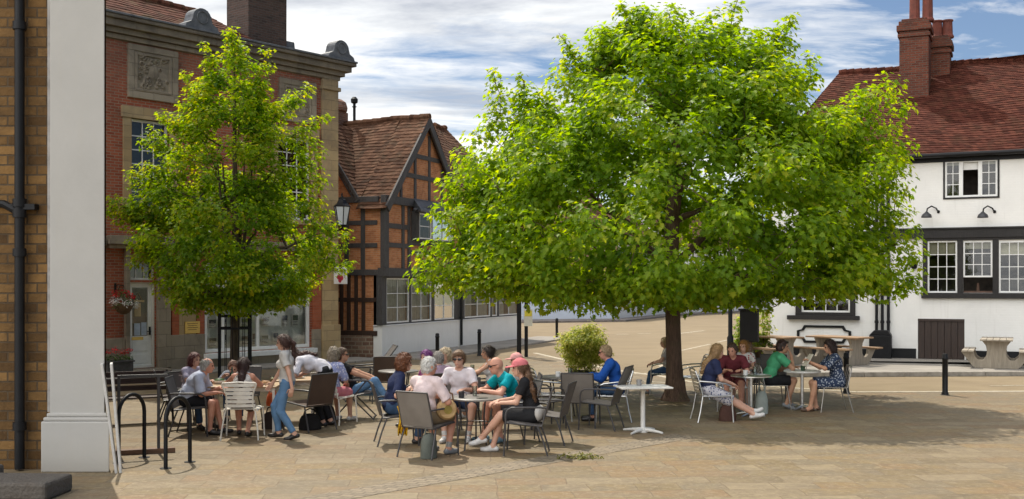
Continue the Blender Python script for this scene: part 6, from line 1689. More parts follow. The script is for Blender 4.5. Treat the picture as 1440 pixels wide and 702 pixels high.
        for q, (off, ln) in enumerate(((.030,.070),(.010,.078),(-.011,.072),(-.031,.056))):
            p0 = wr+hd*.075*s+ac*off*s; d1 = unit(hd*math.cos(cur*.6)+pn*math.sin(cur*.6)); d2 = unit(hd*math.cos(cur*1.7)+pn*math.sin(cur*1.7)); d3 = unit(hd*math.cos(cur*2.5)+pn*math.sin(cur*2.5))
            p1 = p0+d1*ln*.55*s+hd*.012*s; p2 = p1+d2*ln*.36*s; p3 = p2+d3*ln*.26*s
            fingers.append(quad_tube([p0, p1, p2, p3, p3+d3*.004], [.0105*s,.0095*s,.0088*s,.007*s,.0008], 6))
        p0 = wr+hd*.022*s+ac*.024*s; d1 = unit(hd*.62+ac*.75+pn*.18); d2 = unit(hd*.93+ac*.2+pn*.38)
        fingers.append(quad_tube([p0, p0+d1*.042*s, p0+d1*.042*s+d2*.034*s, p0+d1*.042*s+d2*.062*s, p0+d1*.042*s+d2*.066*s], [.013*s,.0115*s,.010*s,.008*s,.0008], 6))
    body = join([sdf_mesh(prims, h, .028)]+fingers)
    np_mesh('body', *body, SKIN[look.get('skin','fair')], t)
    # ---- face
    m = MB()
    for sd in (1,-1):
        c = hc+hf*.081*s+hl*.031*s*sd+hu*.012*s; m.ball(tuple(c), .0125*s, 8, 6)
    m.build('eyes', paint((.05,.035,.03), .2, .1, name='dark_eye'), t, smooth=True)
    m = MB(); c = hc+hf*.094*s-hu*.060*s; m.ball((0,0,0), (.007*s,.023*s,.006*s), 8, 5); m.xform(Matrix(((hf[0],hl[0],hu[0],c[0]),(hf[1],hl[1],hu[1],c[1]),(hf[2],hl[2],hu[2],c[2]),(0,0,0,1)))); m.build('mouth', paint((.34,.12,.10), .5, .1, name='lips'), t, smooth=True)
    # ---- hair
    H = look.get('hair', {}); ht = H.get('t', 'short'); hm = hairm(H.get('c', (.06,.035,.02)))
    line = (hc+hf*.050*s+hu*.045*s, unit(hf*.85-hu*.5)); low = (hc-hu*.075*s, -hu)
    if ht != 'none':
        i = .012 if ht in ('short','balding') else .020
        capc = [(hc+hu*.045*s, hu)] if 'cap' in look else []
        pr = [ell(hc+hu*.018*s-hf*.010*s, HR, V3(.098,.078,.106)*s+i, [line, low]+capc)]
        subs = []
        if ht == 'balding': subs = [ell(hc+hu*.10*s+hf*.02*s, HR, V3(.11,.062,.085)*s)]
        if ht in ('short','balding'): pr.append(ell(hc-hf*.045*s-hu*.03*s, HR, V3(.062,.066,.075)*s+.004))
        if ht == 'tousled': pr += [ell(hc+hf*.055*s+hu*.095*s, HR, V3(.055,.07,.035)*s)]
        if ht == 'curly': pr += [ell(hc-hf*.03*s-hu*.02*s, HR, V3(.10,.102,.135)*s, [(hc+hf*.02*s, hf)]), ell(hc+hu*.05*s-hf*.01*s, HR, V3(.11,.10,.105)*s, [line])]
        if ht == 'bob': pr += [ell(hc-hf*.03*s-hu*.03*s, HR, V3(.092,.095,.125)*s, [(hc+hf*.015*s, hf)]+capc)]
        if ht in ('long','veryland'): pr += [ell(hc-hf*.035*s-hu*.03*s, HR, V3(.085,.088,.12)*s, [(hc+hf*.02*s, hf)]+capc), cone(hc-hf*.06*s-hu*.08*s, chest-f2*.115*s+u2*.06*s, .068*s, .06*s), cone(chest-f2*.115*s+u2*.06*s, chest-f2*.125*s-u2*.10*s, .060*s, .035*s)]
        if ht == 'pony': 
            e = hc-hf*.115*s+hu*.035*s; g = e-hf*.05*s-hu*.07*s; q = neck-f2*.115*s-u2*.05*s
            pr += [cone(e, g, .028*s, .032*s), cone(g, q, .032*s, .028*s), cone(q, q-u2*.16*s-f2*.01, .028*s, .012*s)]
        if ht == 'sidepony':
            e = hc-hf*.10*s-hu*.03*s; g = neck-f2*.07*s+l2t*.10*s+u2*.02*s; q = chest+l2t*.12*s-f2*.06*s-u2*.02*s
            pr += [cone(e, g, .036*s, .042*s), cone(g, q, .042*s, .038*s), cone(q, q-u2*.16*s+f2*.02*s, .038*s, .014*s)]
        if ht == 'bun': pr += [cone(hc-hf*.105*s+hu*.045*s, hc-hf*.13*s+hu*.05*s, .042*s, .04*s), cone(hc-hf*.12*s+hu*.02*s, hc-hf*.13*s-hu*.06*s, .03*s, .012*s)]
        if 'beard' in H: 
            bd = [ell(hc+hf*.030*s-hu*.068*s, HR, V3(.068,.056,.050)*s+.006, [(hc-hu*.050*s+hf*.06*s, unit(hu*.9+hf*.25)), (hc-hf*.005, -hf)])]
            np_mesh('beard', *sdf_mesh(bd, .009, .02, .003, 90), hairm(H['beard']), t)
        hv, hfc = sdf_mesh(pr, .010, .025, .0062 if ht not in ('curly',) else .012, 85 if ht != 'curly' else 60, subs, 3)
        np_mesh('hair', *join([(hv, hfc), strands(hv, hc, hu, hf, ht, s)]), hm, t)
    # ---- hat, glasses
    if 'cap' in look:
        cp = [ell(hc+hu*.035*s-hf*.008*s, HR, V3(.118,.098,.105)*s, [(hc+hu*.030*s, -hu)])]
        cp2 = ell(hc+hf*.125*s+hu*.036*s, HR, V3(.085,.075,.012)*s); cp2['k'] = .012
        np_mesh('cap', *sdf_mesh(cp+[cp2], .009, .012, .0015, 40), look['cap'], t)
    if look.get('shades'):
        m = MB(); up_ = .0 if look['shades'] != 'up' else .075
        Mx = Matrix(((hf[0],hl[0],hu[0],hc[0]),(hf[1],hl[1],hu[1],hc[1]),(hf[2],hl[2],hu[2],hc[2]),(0,0,0,1)))
        bx = .098*s-(.012 if up_ else 0); zc_ = .014*s+up_
        for sd in (1,-1):
            m.ball((bx, .034*s*sd, zc_), (.007*s,.029*s,.021*s), 10, 6); m.bar((bx-.004, .062*s*sd, zc_+.008), (-.01*s, .082*s*sd, zc_+.010), .005, .009)
        m.bar((bx+.003,-.012*s,zc_+.008),(bx+.003,.012*s,zc_+.008),.006,.006)
        m.xform(Mx); m.build('sunglasses', paint((.012,.012,.014), .15, .1, name='dark_lens'), t, smooth=True)
    # ---- clothes
    tp_ = look.get('top')
    if tp_:
        ty, mt = tp_['t'], tp_['m']; i = tp_.get('loose', .013)
        P = torso(i, tp_.get('hem', -.03)*s); pr = [P[k] for k in P if k not in ('trap',)]
        pr.append(cone(shc+u2*.03*s, neck-u2*.015*s, .062*s+i, .058*s+i*.7, [(neck+nd*.006*s-f2*.0, unit(nd*.9+f2*.35))]))
        if ty == 'tank':
            pr = [P[k] for k in P if k in ('pelvis','belly','chest','bl','br')]
            for sd in (1,-1): pr.append(cone(chest+l2t*.085*sd*s+f2t*.06*s, shc+l2t*.095*sd*s+u2*.045*s, .035*s, .022*s+i*.5)); pr.append(cone(shc+l2t*.095*sd*s+u2*.045*s, chest+l2t*.085*sd*s-f2t*.07*s, .022*s+i*.5, .035*s))
        else:
            for nm in 'LR': pr += arm(nm, i+.003, {'tee': .62, 'cap': .38, 'half': .92, 'long': 1.93, 'shirt': .78}[ty])
            if ty == 'shirt': pr.append(cone(neck-nd*.01*s-f2*.012*s, neck+nd*.032*s-f2*.012*s, .066*s, .062*s, [(neck+nd*.03*s, nd)]))
        np_mesh(tp_.get('n','shirt'), *sdf_mesh(pr, h, .03, tp_.get('w', .0045), 21, (), len(label)), mt, t)
    bt = look.get('bottom')
    if bt:
        ty, mt = bt['t'], bt['m']; i = bt.get('loose', .010); top_clip = [(hip+u0*bt.get('rise', .09)*s, u0)]
        pv = torso(i)['pelvis']; pv['clips'] = top_clip; pr = [pv]
        if ty == 'trousers':
            for nm in 'LR': pr += leg(nm, i, 1.93, bt.get('flare', .006))
        elif ty == 'crop':
            for nm in 'LR': pr += leg(nm, i, 1.62, .004)
        elif ty == 'shorts':
            for nm in 'LR': pr += leg(nm, i+.006, bt.get('len', .85), .018)
        else:
            for nm in 'LR': pr += leg(nm, i+.012, bt.get('len', .92), .02)
            L, R_ = J['L'], J['R']; e = bt.get('len', .92)
            kl, kr = L[0]+(L[1]-L[0])*e, R_[0]+(R_[1]-R_[0])*e
            for q in (.25,.5,.75): pr.append(cone(L[0]*(1-q)+R_[0]*q, kl*(1-q)+kr*q, .088*s+i, .062*s+i+.01, [(kl*(1-q)+kr*q-unit(kl-L[0])*.03, unit(kl-L[0]))]))
        np_mesh(bt.get('n', {'trousers':'trousers','crop':'trousers','shorts':'shorts'}.get(ty,'skirt')), *sdf_mesh(pr, h, .028, .0035, 19, (), len(label)+3), mt, t)
    so = look.get('shoes')
    if so is not None:
        for nm in 'LR':
            pr = foot(nm, .003); 
            if look.get('sandals'): pr = foot(nm, .001)[:2]; 
            np_mesh('shoe', *sdf_mesh(pr, .010, .02), so, t)
            if look.get('socks') is not None:
                a, b = J[nm][2], J[nm][1]; d_ = unit(b-a); np_mesh('sock', *sdf_mesh([cone(a-d_*.01, a+d_*.10*s, .040*s, .043*s, [(a+d_*.085*s, d_)])], .010, .02), look['socks'], t)
    return t, J, hc
def strands(V, hc, hu, hf, ht, s):
    """loose locks lying over the hair, joined to it"""
    n = {'short': 380, 'balding': 200, 'tousled': 480, 'curly': 700}.get(ht, 620); L = {'short': .028, 'balding': .022, 'tousled': .05, 'curly': .045}.get(ht, .085)*s
    p = V[RNG.integers(0, len(V), n)]; nr = p-hc; nr /= np.linalg.norm(nr, axis=1, keepdims=True)+1e-9
    d = -hu[None]*1.0-hf[None]*.45+RNG.standard_normal((n,3))*(.9 if ht == 'curly' else .35); d -= nr*(d*nr).sum(1, keepdims=True)*.9; d /= np.linalg.norm(d, axis=1, keepdims=True)+1e-9
    sd = np.cross(d, nr); ln = (L*(.5+RNG.random((n,1)))); w = (.0022+.0022*RNG.random((n,1)))*s; out = []
    for q, lift in ((0,-.001),(.5,.006),(1,.004)):
        c = p+d*ln*q+nr*(lift+.004*RNG.random((n,1))*(q > 0)); k = 1-.7*q; out += [c-sd*w*k, c+sd*w*k]
    A = np.stack(out, 1).reshape(-1,3); b = np.arange(n)[:,None]*6
    return A, np.concatenate([b+np.array([[0,1,3,2]]), b+np.array([[2,3,5,4]])])
LEATHER = paint((.02,.017,.016), .4, .2, name='black_leather'); TRAIN = paint((.62,.60,.57), .6, .1, name='pale_trainer'); GREYSH = paint((.20,.21,.22), .6, .2, name='grey_trainer'); BROWNSH = paint((.09,.05,.03), .5, .2, name='brown_shoe'); SKY_SH = paint((.22,.34,.40), .6, .15, name='blue_grey_trainer')
F = fabric
def seated(kind, px, D, deg, clabel, plabel, pose, look, h=.013, back=.02):
    loc = at(px, D); a = R(deg)
    if kind: place(CH[kind], loc, deg, clabel, 'chairs set out around the cafe tables')
    q = (loc[0]+back*math.cos(a), loc[1]+back*math.sin(a), 0)
    person(plabel, q, deg, pose, look, h)
H1, H2 = .0115, .0135
# --- front group at the dark round table
seated('sling', 601, 15.05, 58, 'taupe sling chair under the white-haired man in the pink shirt', 'white-haired person in a pale pink shirt and khaki shorts at the front table',
   dict(lean=4, curl=8, hyaw=-22, hpitch=4, footL=(.30,.16,.085), footR=(.24,-.17,.085), handL=(.42,.14,.77), handR=(.24,-.26,.66), elbowR=(-.5,-.6,-.5)),
   dict(s=1.05, fat=1.12, skin='red', hair=dict(t='short', c=(.62,.60,.56)), top=dict(t='half', m=F((.66,.53,.52), name='pale_pink_cloth'), loose=.016, hem=-.06, w=.005), bottom=dict(t='shorts', m=F((.20,.15,.095), name='khaki_cloth'), len=.9), shoes=GREYSH, socks=F((.30,.29,.27), name='grey_sock')), H1)
seated('dark', 557, 16.2, 12, 'dark chair under the auburn-haired woman in navy', 'person with curly auburn hair in a navy top, a yellow scarf over their lap',
   dict(lean=12, curl=12, hyaw=8, hpitch=6, handL=(.30,.12,.70), handR=(.18,-.22,.62), footL=(.36,.1,.085), footR=(.28,-.12,.085)),
   dict(s=1.03, fem=True, hair=dict(t='curly', c=(.17,.06,.022)), top=dict(t='half', m=F((.022,.030,.075), name='navy_cloth'), loose=.016, hem=-.06), bottom=dict(t='trousers', m=DDENIM), shoes=LEATHER), H1)
seated('dark', 646, 16.75, 262, 'dark chair under the young man in white facing out', 'young person in a white T-shirt and dark glasses facing out over the front table',
   dict(lean=4, curl=10, hyaw=-4, hpitch=4, handL=(.30,.15,.78), handR=(.26,-.17,.72), footL=(.34,.20,.085), footR=(.42,-.14,.085), kneeL=(1,.5,.5), kneeR=(1,-.35,.5)),
   dict(s=1.03, hair=dict(t='tousled', c=(.16,.085,.04)), shades=True, top=dict(t='tee', m=F((.70,.64,.66), name='white_tee'), loose=.010, hem=-.07, w=.005), bottom=dict(t='shorts', m=F((.03,.045,.09), name='navy_shorts'), len=.86), shoes=TRAIN, socks=F((.6,.58,.55), name='white_sock')), H1)
seated('dark', 722, 16.55, 205, 'dark chair under the bald man in teal', 'bald bearded person in a bright teal T-shirt and sunglasses leaning on the front table',
   dict(lean=30, curl=12, hyaw=-8, hpitch=12, handL=(.50,.10,.775), handR=(.44,-.16,.775), elbowL=(-.2,.8,-.4), elbowR=(-.2,-.8,-.4), footL=(.25,.14,.085), footR=(.40,-.14,.085)),
   dict(s=1.06, skin='red', hair=dict(t='none', c=(.06,.04,.03)), shades=True, top=dict(t='tee', m=F((.0,.27,.31), name='teal_tee'), loose=.016, hem=-.05, w=.005), bottom=dict(t='shorts', m=F((.10,.10,.11), name='charcoal_shorts')), shoes=SKY_SH), H1)
seated('dark', 741, 15.3, 176, 'dark chair under the girl in the pink cap, a pale cushion at its back', 'person in a pink cap and black clothes with a long brown ponytail, legs crossed',
   dict(lean=8, curl=14, hyaw=8, hpitch=8, handL=(.34,.06,.70), handR=(.38,-.04,.72), footL=(.62,-.03,.20), kneeL=(1,-.1,1.2), footR=(.46,-.08,.085), tpitchL=-10),
   dict(s=1.02, fem=True, skin='fair', hair=dict(t='sidepony', c=(.13,.065,.03)), cap=F((.56,.16,.17), name='pink_cap_cloth'), top=dict(t='tee', m=F((.016,.016,.018), name='black_tee'), loose=.014, hem=-.03), bottom=dict(t='shorts', m=F((.02,.02,.022), name='black_shorts'), len=.92), shoes=TRAIN), H1)
np_b = person  # further people
seated('dark', 729, 17.8, 183, 'dark chair under the second pink-capped diner', 'person in a pale pink cap half hidden behind the bald man and the ponytailed girl',
   dict(lean=6, curl=8, hpitch=6), dict(s=.90, fem=True, hair=dict(t='bob', c=(.2,.12,.06)), cap=F((.62,.30,.28), name='pale_pink_cap'), top=dict(t='tee', m=F((.35,.30,.28), name='stone_tee')), bottom=dict(t='trousers', m=DDENIM), shoes=GREYSH), H2)
# --- further tables behind
seated('dark', 602, 18.2, 215, 'dark chair under the purple-haired diner', 'person with purple hair further back, seen over the white-haired man', dict(lean=6, curl=8, hyaw=10), dict(s=.93, fem=True, hair=dict(t='bob', c=(.16,.02,.17)), top=dict(t='tee', m=F((.25,.06,.16), name='plum_tee')), bottom=dict(t='trousers', m=DDENIM), shoes=LEATHER), H2)
seated('wicker', 618, 17.9, 110, 'brown wicker chair between the plaid shirt and the young man in white', 'grey-haired person in a purple and white plaid shirt with their back to the front table', dict(lean=8, curl=10, hyaw=25, handL=(.40,.12,.78)), dict(s=.93, hair=dict(t='short', c=(.30,.27,.24)), top=dict(t='half', m=F((.42,.36,.40),(.20,.06,.14),'check',18.0, name='plaid_cloth')), bottom=dict(t='trousers', m=DDENIM), shoes=LEATHER), H2)
seated('dark', 628, 19.0, 235, 'dark chair under the blond diner further back', 'person with pale blond curls in a cream top, just behind the plaid shirt', dict(lean=6, curl=8), dict(s=.90, fem=True, hair=dict(t='curly', c=(.58,.46,.30)), top=dict(t='half', m=F((.6,.56,.48), name='cream_top')), bottom=dict(t='trousers', m=DDENIM), shoes=LEATHER), H2)
seated('dark', 686, 19.3, 186, 'dark chair under the woman in white with a dark bun', 'person with dark tied-back hair in a white sleeveless top, sitting further back',
   dict(lean=4, curl=6, hyaw=12, handL=(.40,.14,.78), handR=(.38,-.12,.78), footL=(.40,.08,.085), footR=(.3,-.1,.085)), dict(s=.94, fem=True, skin='tan', hair=dict(t='bun', c=(.035,.02,.015)), top=dict(t='tank', m=F((.68,.65,.62), name='white_top')), bottom=dict(t='shorts', m=F((.03,.03,.035), name='dark_shorts')), shoes=TRAIN), H2)
seated('alu', 862, 18.95, 176, 'aluminium chair under the man in the blue jacket', 'person with short fair hair in a royal blue jacket, sitting by the potted bush',
   dict(lean=12, curl=14, hyaw=-6, hpitch=10, handL=(.42,.12,.78), handR=(.38,-.1,.78)), dict(s=1.02, hair=dict(t='short', c=(.32,.22,.12)), shades=True, skin='red', top=dict(t='long', m=F((.012,.07,.30), name='royal_blue_cloth'), loose=.024, hem=-.08, w=.006, n='jacket'), bottom=dict(t='trousers', m=DDENIM), shoes=LEATHER), H2)
seated('alu', 934, 23.5, 172, 'aluminium chair mostly hidden behind the trunk of the large tree', 'person with fair hair and pale top half hidden behind the large tree trunk',
   dict(lean=2, curl=6), dict(s=.86, fem=True, hair=dict(t='long', c=(.40,.27,.12)), top=dict(t='tee', m=F((.5,.46,.44), name='pale_tee')), bottom=dict(t='trousers', m=DDENIM), shoes=GREYSH), H2)
# --- tables to the right of the trunk
seated('alu', 1001, 18.95, 4, 'aluminium armchair under the blonde woman in navy', 'person with long fair hair in a navy T-shirt and patterned skirt, legs stretched out',
   dict(lean=10, curl=10, hyaw=12, hpitch=10, handL=(.30,.05,.64), handR=(.32,-.06,.64), footL=(.78,.03,.13), footR=(.72,-.10,.10), toeL=0, toeR=-10, tpitchL=25, tpitchR=15), dict(s=1.02, fem=True, fat=1.12, hair=dict(t='long', c=(.33,.20,.09)), top=dict(t='tee', m=F((.022,.028,.07), name='navy_tee'), loose=.018, hem=-.05), bottom=dict(t='skirt', m=F((.55,.53,.56),(.06,.08,.18),'print',30.0, name='patterned_skirt'), len=.98), shoes=TRAIN), H1)
seated('alu', 1030, 20.5, 262, 'aluminium chair under the man in maroon', 'person in a maroon T-shirt leaning over the silver table towards the blonde woman',
   dict(lean=24, curl=14, hyaw=-25, hpitch=18, handL=(.42,.14,.775), handR=(.40,-.14,.775), footL=(.3,.14,.085), footR=(.36,-.14,.085)), dict(s=1.04, skin='red', hair=dict(t='short', c=(.07,.04,.025)), top=dict(t='tee', m=F((.13,.025,.032), name='maroon_tee'), loose=.018), bottom=dict(t='shorts', m=F((.12,.03,.03), name='rust_shorts')), shoes=GREYSH), H2)
seated('dark', 1046, 21.2, 245, 'dark chair under the ginger-haired child', 'ginger-haired person in a white and red patterned top beside the man in maroon',
   dict(lean=4, curl=6, hyaw=-10, handL=(.3,.12,.76), handR=(.28,-.12,.7)), dict(s=.93, fem=True, hair=dict(t='bob', c=(.36,.17,.05)), top=dict(t='tee', m=F((.62,.58,.55),(.35,.06,.07),'print',22.0, name='red_white_print'), loose=.016), bottom=dict(t='shorts', m=F((.5,.42,.4), name='pale_shorts')), shoes=TRAIN), H2)
seated('slim', 1086, 20.75, 2, 'slim metal chair under the man in the green T-shirt', 'person in a green T-shirt and black shorts with chin on hand, sunglasses pushed up',
   dict(lean=22, curl=10, hyaw=-6, hpitch=4, handR=(.33,-.05,1.0), hdirR=(-.3,.15,1), elbowR=(.5,-.3,-.9), handL=(.44,.16,.775), footL=(.34,.12,.085), footR=(.22,-.12,.115), tpitchR=-18), dict(s=1.05, skin='olive', hair=dict(t='short', c=(.05,.025,.02)), shades='up', top=dict(t='tee', m=F((.075,.34,.17), name='green_tee'), loose=.018, hem=-.05, w=.005), bottom=dict(t='shorts', m=F((.015,.015,.017), name='black_shorts2'), len=.85), shoes=GREYSH), H1)
seated('slim', 1172, 20.35, 178, 'slim metal chair under the woman reading a menu', 'person with a dark bob in a dark patterned dress reading a pale menu, facing left',
   dict(lean=6, curl=10, hyaw=6, hpitch=14, handL=(.40,.10,.90), handR=(.38,-.10,.88), hdirL=(.6,-.2,.5), hdirR=(.6,.2,.5), elbowL=(-.3,.6,-.8), elbowR=(-.3,-.6,-.8), footL=(.42,.07,.085), footR=(.28,-.08,.085)), dict(s=1.02, fem=True, fat=1.12, skin='tan', hair=dict(t='bob', c=(.035,.018,.015)), top=dict(t='half', m=F((.030,.045,.085),(.30,.32,.36),'print',26.0, name='navy_print'), loose=.018, hem=-.06, n='dress'), bottom=dict(t='skirt', m=F((.030,.045,.085),(.30,.32,.36),'print',26.0, name='navy_print'), len=.96), shoes=BROWNSH, sandals=True), H1)
# --- left tables
seated('dark', 270, 17.2, 4, 'dark armchair under the grey-haired man in pale blue', 'grey-haired person in a pale blue shirt and black shorts, hunched forward at the left table',
   dict(lean=24, curl=22, hyaw=2, hpitch=8, handL=(.40,.10,.72), handR=(.38,-.10,.66), footL=(.42,.1,.085), footR=(.28,-.12,.085)), dict(s=.96, fat=1.15, skin='red', hair=dict(t='balding', c=(.42,.40,.36)), top=dict(t='half', m=F((.50,.54,.66), name='pale_blue_shirt'), loose=.022, hem=-.07, w=.006), bottom=dict(t='shorts', m=F((.018,.018,.022), name='black_shorts3'), len=.88), shoes=LEATHER), H1)
seated('dark', 269, 18.0, -35, 'dark chair under the red-haired woman', 'person with long dark red hair and a lilac top behind the man in pale blue', dict(lean=12, curl=8, hyaw=10, handL=(.36,.12,.78), handR=(.36,-.12,.78)), dict(s=.90, fem=True, hair=dict(t='long', c=(.12,.025,.02)), top=dict(t='tee', m=F((.45,.42,.52), name='lilac_tee')), bottom=dict(t='trousers', m=DDENIM), shoes=LEATHER), H2)
seated('cream', 341, 16.8, 95, 'cream metal chair with slatted waisted back under the woman in the white vest', 'person with long dark hair in a white vest, sitting with their back to the square',
   dict(lean=14, curl=14, hyaw=-8, handL=(.44,.20,.775), handR=(.40,-.10,.77), elbowR=(-.3,-1,-.3), elbowL=(-.3,1,-.3), footL=(.30,.10,.085), footR=(.10,-.06,.085)), dict(s=.91, fem=True, skin='red', hair=dict(t='long', c=(.045,.018,.014)), top=dict(t='tank', m=F((.66,.62,.58), name='white_vest'), hem=-.05), bottom=dict(t='shorts', m=F((.16,.12,.10), name='brown_shorts'), len=.6), shoes=LEATHER), H1)
seated('dark', 338, 19.0, 265, 'dark chair on the far side of the left table', 'person in a grey top bending low over the far side of the left table', dict(lean=48, curl=20, hyaw=12, hpitch=24, handL=(.48,.14,.78), handR=(.46,-.14,.78)), dict(s=.95, hair=dict(t='short', c=(.20,.09,.05)), top=dict(t='long', m=F((.24,.26,.30), name='grey_top'), loose=.018), bottom=dict(t='trousers', m=DDENIM), shoes=LEATHER), H2)
seated('cream', 469, 18.6, 70, 'cream metal chair under the woman in the blue patterned blouse', 'person with grey curls in a blue patterned blouse and pink skirt, back turned',
   dict(lean=4, curl=8, hyaw=20, handL=(.35,.14,.75)), dict(s=.94, fem=True, fat=1.1, hair=dict(t='curly', c=(.26,.21,.15)), top=dict(t='half', m=F((.30,.33,.55),(.62,.62,.70),'print',28.0, name='blue_print'), loose=.018), bottom=dict(t='skirt', m=F((.60,.20,.24), name='coral_pink_cloth')), shoes=TRAIN), H2)
seated('recl', 499, 19.3, 3, 'grey reclining chair under the man in the black T-shirt', 'person in a black T-shirt, jeans and dark glasses lounging back in a reclining chair',
   dict(hx=-.06, hz=.47, lean=-31, curl=10, hyaw=-6, hpitch=2, handL=(.34,.08,.70), handR=(.32,-.10,.68), footL=(.62,.10,.085), footR=(.58,-.10,.30), kneeR=(.6,-.1,1.2), kneeL=(.6,.1,1.0)), dict(s=1.02, skin='tan', hair=dict(t='short', c=(.10,.055,.03)), shades=True, top=dict(t='tee', m=F((.014,.014,.016), name='black_tee2'), loose=.016), bottom=dict(t='trousers', m=DENIM), shoes=LEATHER), H1)
# --- the two on their feet
E = at(404, 16.7)
person('person in a grey T-shirt, blue jeans and black shoes striding left between the tables', (E[0], E[1], 0), 178,
   dict(hx=0, hz=.838, lean=1, curl=3, hyaw=4, hpitch=8, footL=(-.13,.09,.09), footR=(.15,-.08,.088), kneeL=(1,.05,.1), kneeR=(1,-.05,.1), handL=(-.13,.23,.79), handR=(.28,-.20,.82), elbowL=(-1,.3,-.1), elbowR=(-1,-.2,-.2), hdirL=(.3,.0,-1), hdirR=(.6,0,-.8), palmL=(0,-1,0), palmR=(0,1,0), tpitchL=-12),
   dict(s=.945, fem=True, hair=dict(t='pony', c=(.07,.03,.02)), top=dict(t='tee', m=F((.55,.53,.50), name='grey_marl'), loose=.018, hem=.035, w=.005), bottom=dict(t='trousers', m=DENIM, loose=.007, rise=.13), shoes=LEATHER), H1, 'people on their feet')
E = at(458, 18.2)
person('person in a white shirt and black trousers bent over a table behind the striding waitress', (E[0], E[1], 0), 176,
   dict(hx=0, hz=.90, lean=68, curl=14, hyaw=0, hpitch=40, footL=(.02,.10,.085), footR=(-.06,-.10,.085), kneeL=(1,.05,.1), kneeR=(1,-.05,.1), handL=(.62,.16,.78), handR=(.58,-.16,.78), elbowL=(0,.6,-.6), elbowR=(0,-.6,-.6)),
   dict(s=1.0, fem=True, hair=dict(t='long', c=(.07,.03,.02)), top=dict(t='half', m=F((.70,.68,.72), name='white_shirt_cloth'), loose=.018, hem=-.02, w=.005), bottom=dict(t='trousers', m=F((.016,.016,.018), name='black_trousers')), shoes=LEATHER), H2, 'people on their feet')
# ------------------------------------------------------------------ bags, scarves, things on the tables
def off(px, D, z=0.0): return (XD(px, D), D, z)
def bag(name, label, loc, rz, sx, sy, h, mat, strap=True):
    t = thing(name, label, 'bag', loc, rz)
    m = MB(); n = 14; prof = [(.78,0),(.98,.02),(1.0,.3),(.94,.65),(.72,.93),(.5,1.0)]
    m.lathe(prof, 20); rr = random.Random(len(label))
    m.v = [(x*sx/2*(1+.06*math.sin(z*9+y*5)), y*sy/2*(1+.08*math.sin(z*7+x*6)), z*h*(1-.12*x*x*z)) for x, y, z in m.v]
    m.build('bag_body', mat, t, smooth=True)
    if strap:
        m = MB(); m.tube([(-sx*.3,0,h*.86),(-sx*.22,.0,h*1.2),(0,.01,h*1.32),(sx*.22,0,h*1.2),(sx*.3,0,h*.86)], .011, 6); m.build('strap', mat, t, smooth=True)
    return t
BK = fabric((.018,.016,.016), name='black_bag_cloth')
bag('handbag', 'black handbag on the ground under the brown wicker chair', off(436,17.75), .3, .36, .22, .26, BK)
bag('handbag', 'black shoulder bag on the ground beside the blue-bloused woman', off(461,18.4), .8, .30, .18, .32, BK)
bag('handbag', 'dark bag on the ground beside the shins of the striding waitress', off(383,17.9), .4, .34, .2, .28, fabric((.05,.035,.03), name='brown_black_bag'))
bag('handbag', 'small orange bag hanging low at the left table behind the waitress', off(383,18.35,.32), .2, .2, .12, .22, fabric((.60,.12,.04), name='orange_cloth'))
bag('rucksack', 'grey-green rucksack on the ground beside the white-haired man', off(603,14.85), .9, .26, .20, .34, fabric((.12,.13,.11), name='grey_green_canvas'))
bag('handbag', 'brown bag on the ground beneath the blonde woman in navy', off(1023,18.9), .1, .30, .2, .28, fabric((.08,.04,.03), name='brown_bag_cloth'))
bag('handbag', 'pale grey-green bag slumped by the silver table', off(1071,19.9), .5, .26, .2, .42, fabric((.34,.37,.33), name='pale_green_bag'))
# round straw bag on the pink-shirted man's knee
p = off(628, 14.95, .52); t = thing('straw_bag', 'round tan straw bag resting on the knee of the white-haired man', 'bag', p, R(20))
m = MB(); m.lathe([(.05,-.07),(.14,-.065),(.17,-.03),(.175,.0),(.17,.03),(.14,.065),(.05,.07)], 24); m.xform(Matrix.Rotation(R(90),4,'X')@Matrix.Scale(1,4)); m.v = [(x*.82,y,z*.82+.13) for x,y,z in m.v]
m.build('bag_body', wood((.36,.22,.09),(.58,.40,.20),'x',.8,'straw_weave'), t, smooth=True)
m = MB(); m.tube([(-.10,0,.22),(-.08,0,.34),(0,0,.37),(.08,0,.34),(.10,0,.22)], .012, 6); m.build('handle', paint((.16,.08,.035), .5, .2, name='tan_leather'), t, smooth=True)
m = MB(); m.lathe([(.0,.0),(.05,.002),(.06,.006)], 16); m.xform(Matrix.Rotation(R(90),4,'X')); m.v = [(x,y-.072,z+.13) for x,y,z in m.v]; m.build('clasp_patch', paint((.30,.22,.04), .6, .3, name='ochre_patch'), t)
# yellow scarf hanging from the lap of the auburn-haired woman
p = off(567, 15.85, 0); t = thing('scarf', 'mustard yellow scarf hanging from the lap of the auburn-haired woman', 'scarf', p, R(12))
m = MB(); n, k = 12, 10; vs = []
for j in range(k+1):
    for i in range(n+1):
        u, v = i/n-.5, j/k
        vs.append((u*.17*(1-.25*v)+.02*math.sin(v*5), -.03+.028*math.sin(i*1.6+j*.35)-.05*v*(1-v), .60-.40*v-.05*abs(u)*v+(.02*math.cos(i*2) if j == k else 0)))
m.add(vs, [(j*(n+1)+i, j*(n+1)+i+1, (j+1)*(n+1)+i+1, (j+1)*(n+1)+i) for j in range(k) for i in range(n)])
o = m.build('cloth', fabric((.62,.36,.015), name='mustard_cloth'), t, smooth=True); md = o.modifiers.new('thick','SOLIDIFY'); md.thickness = .012
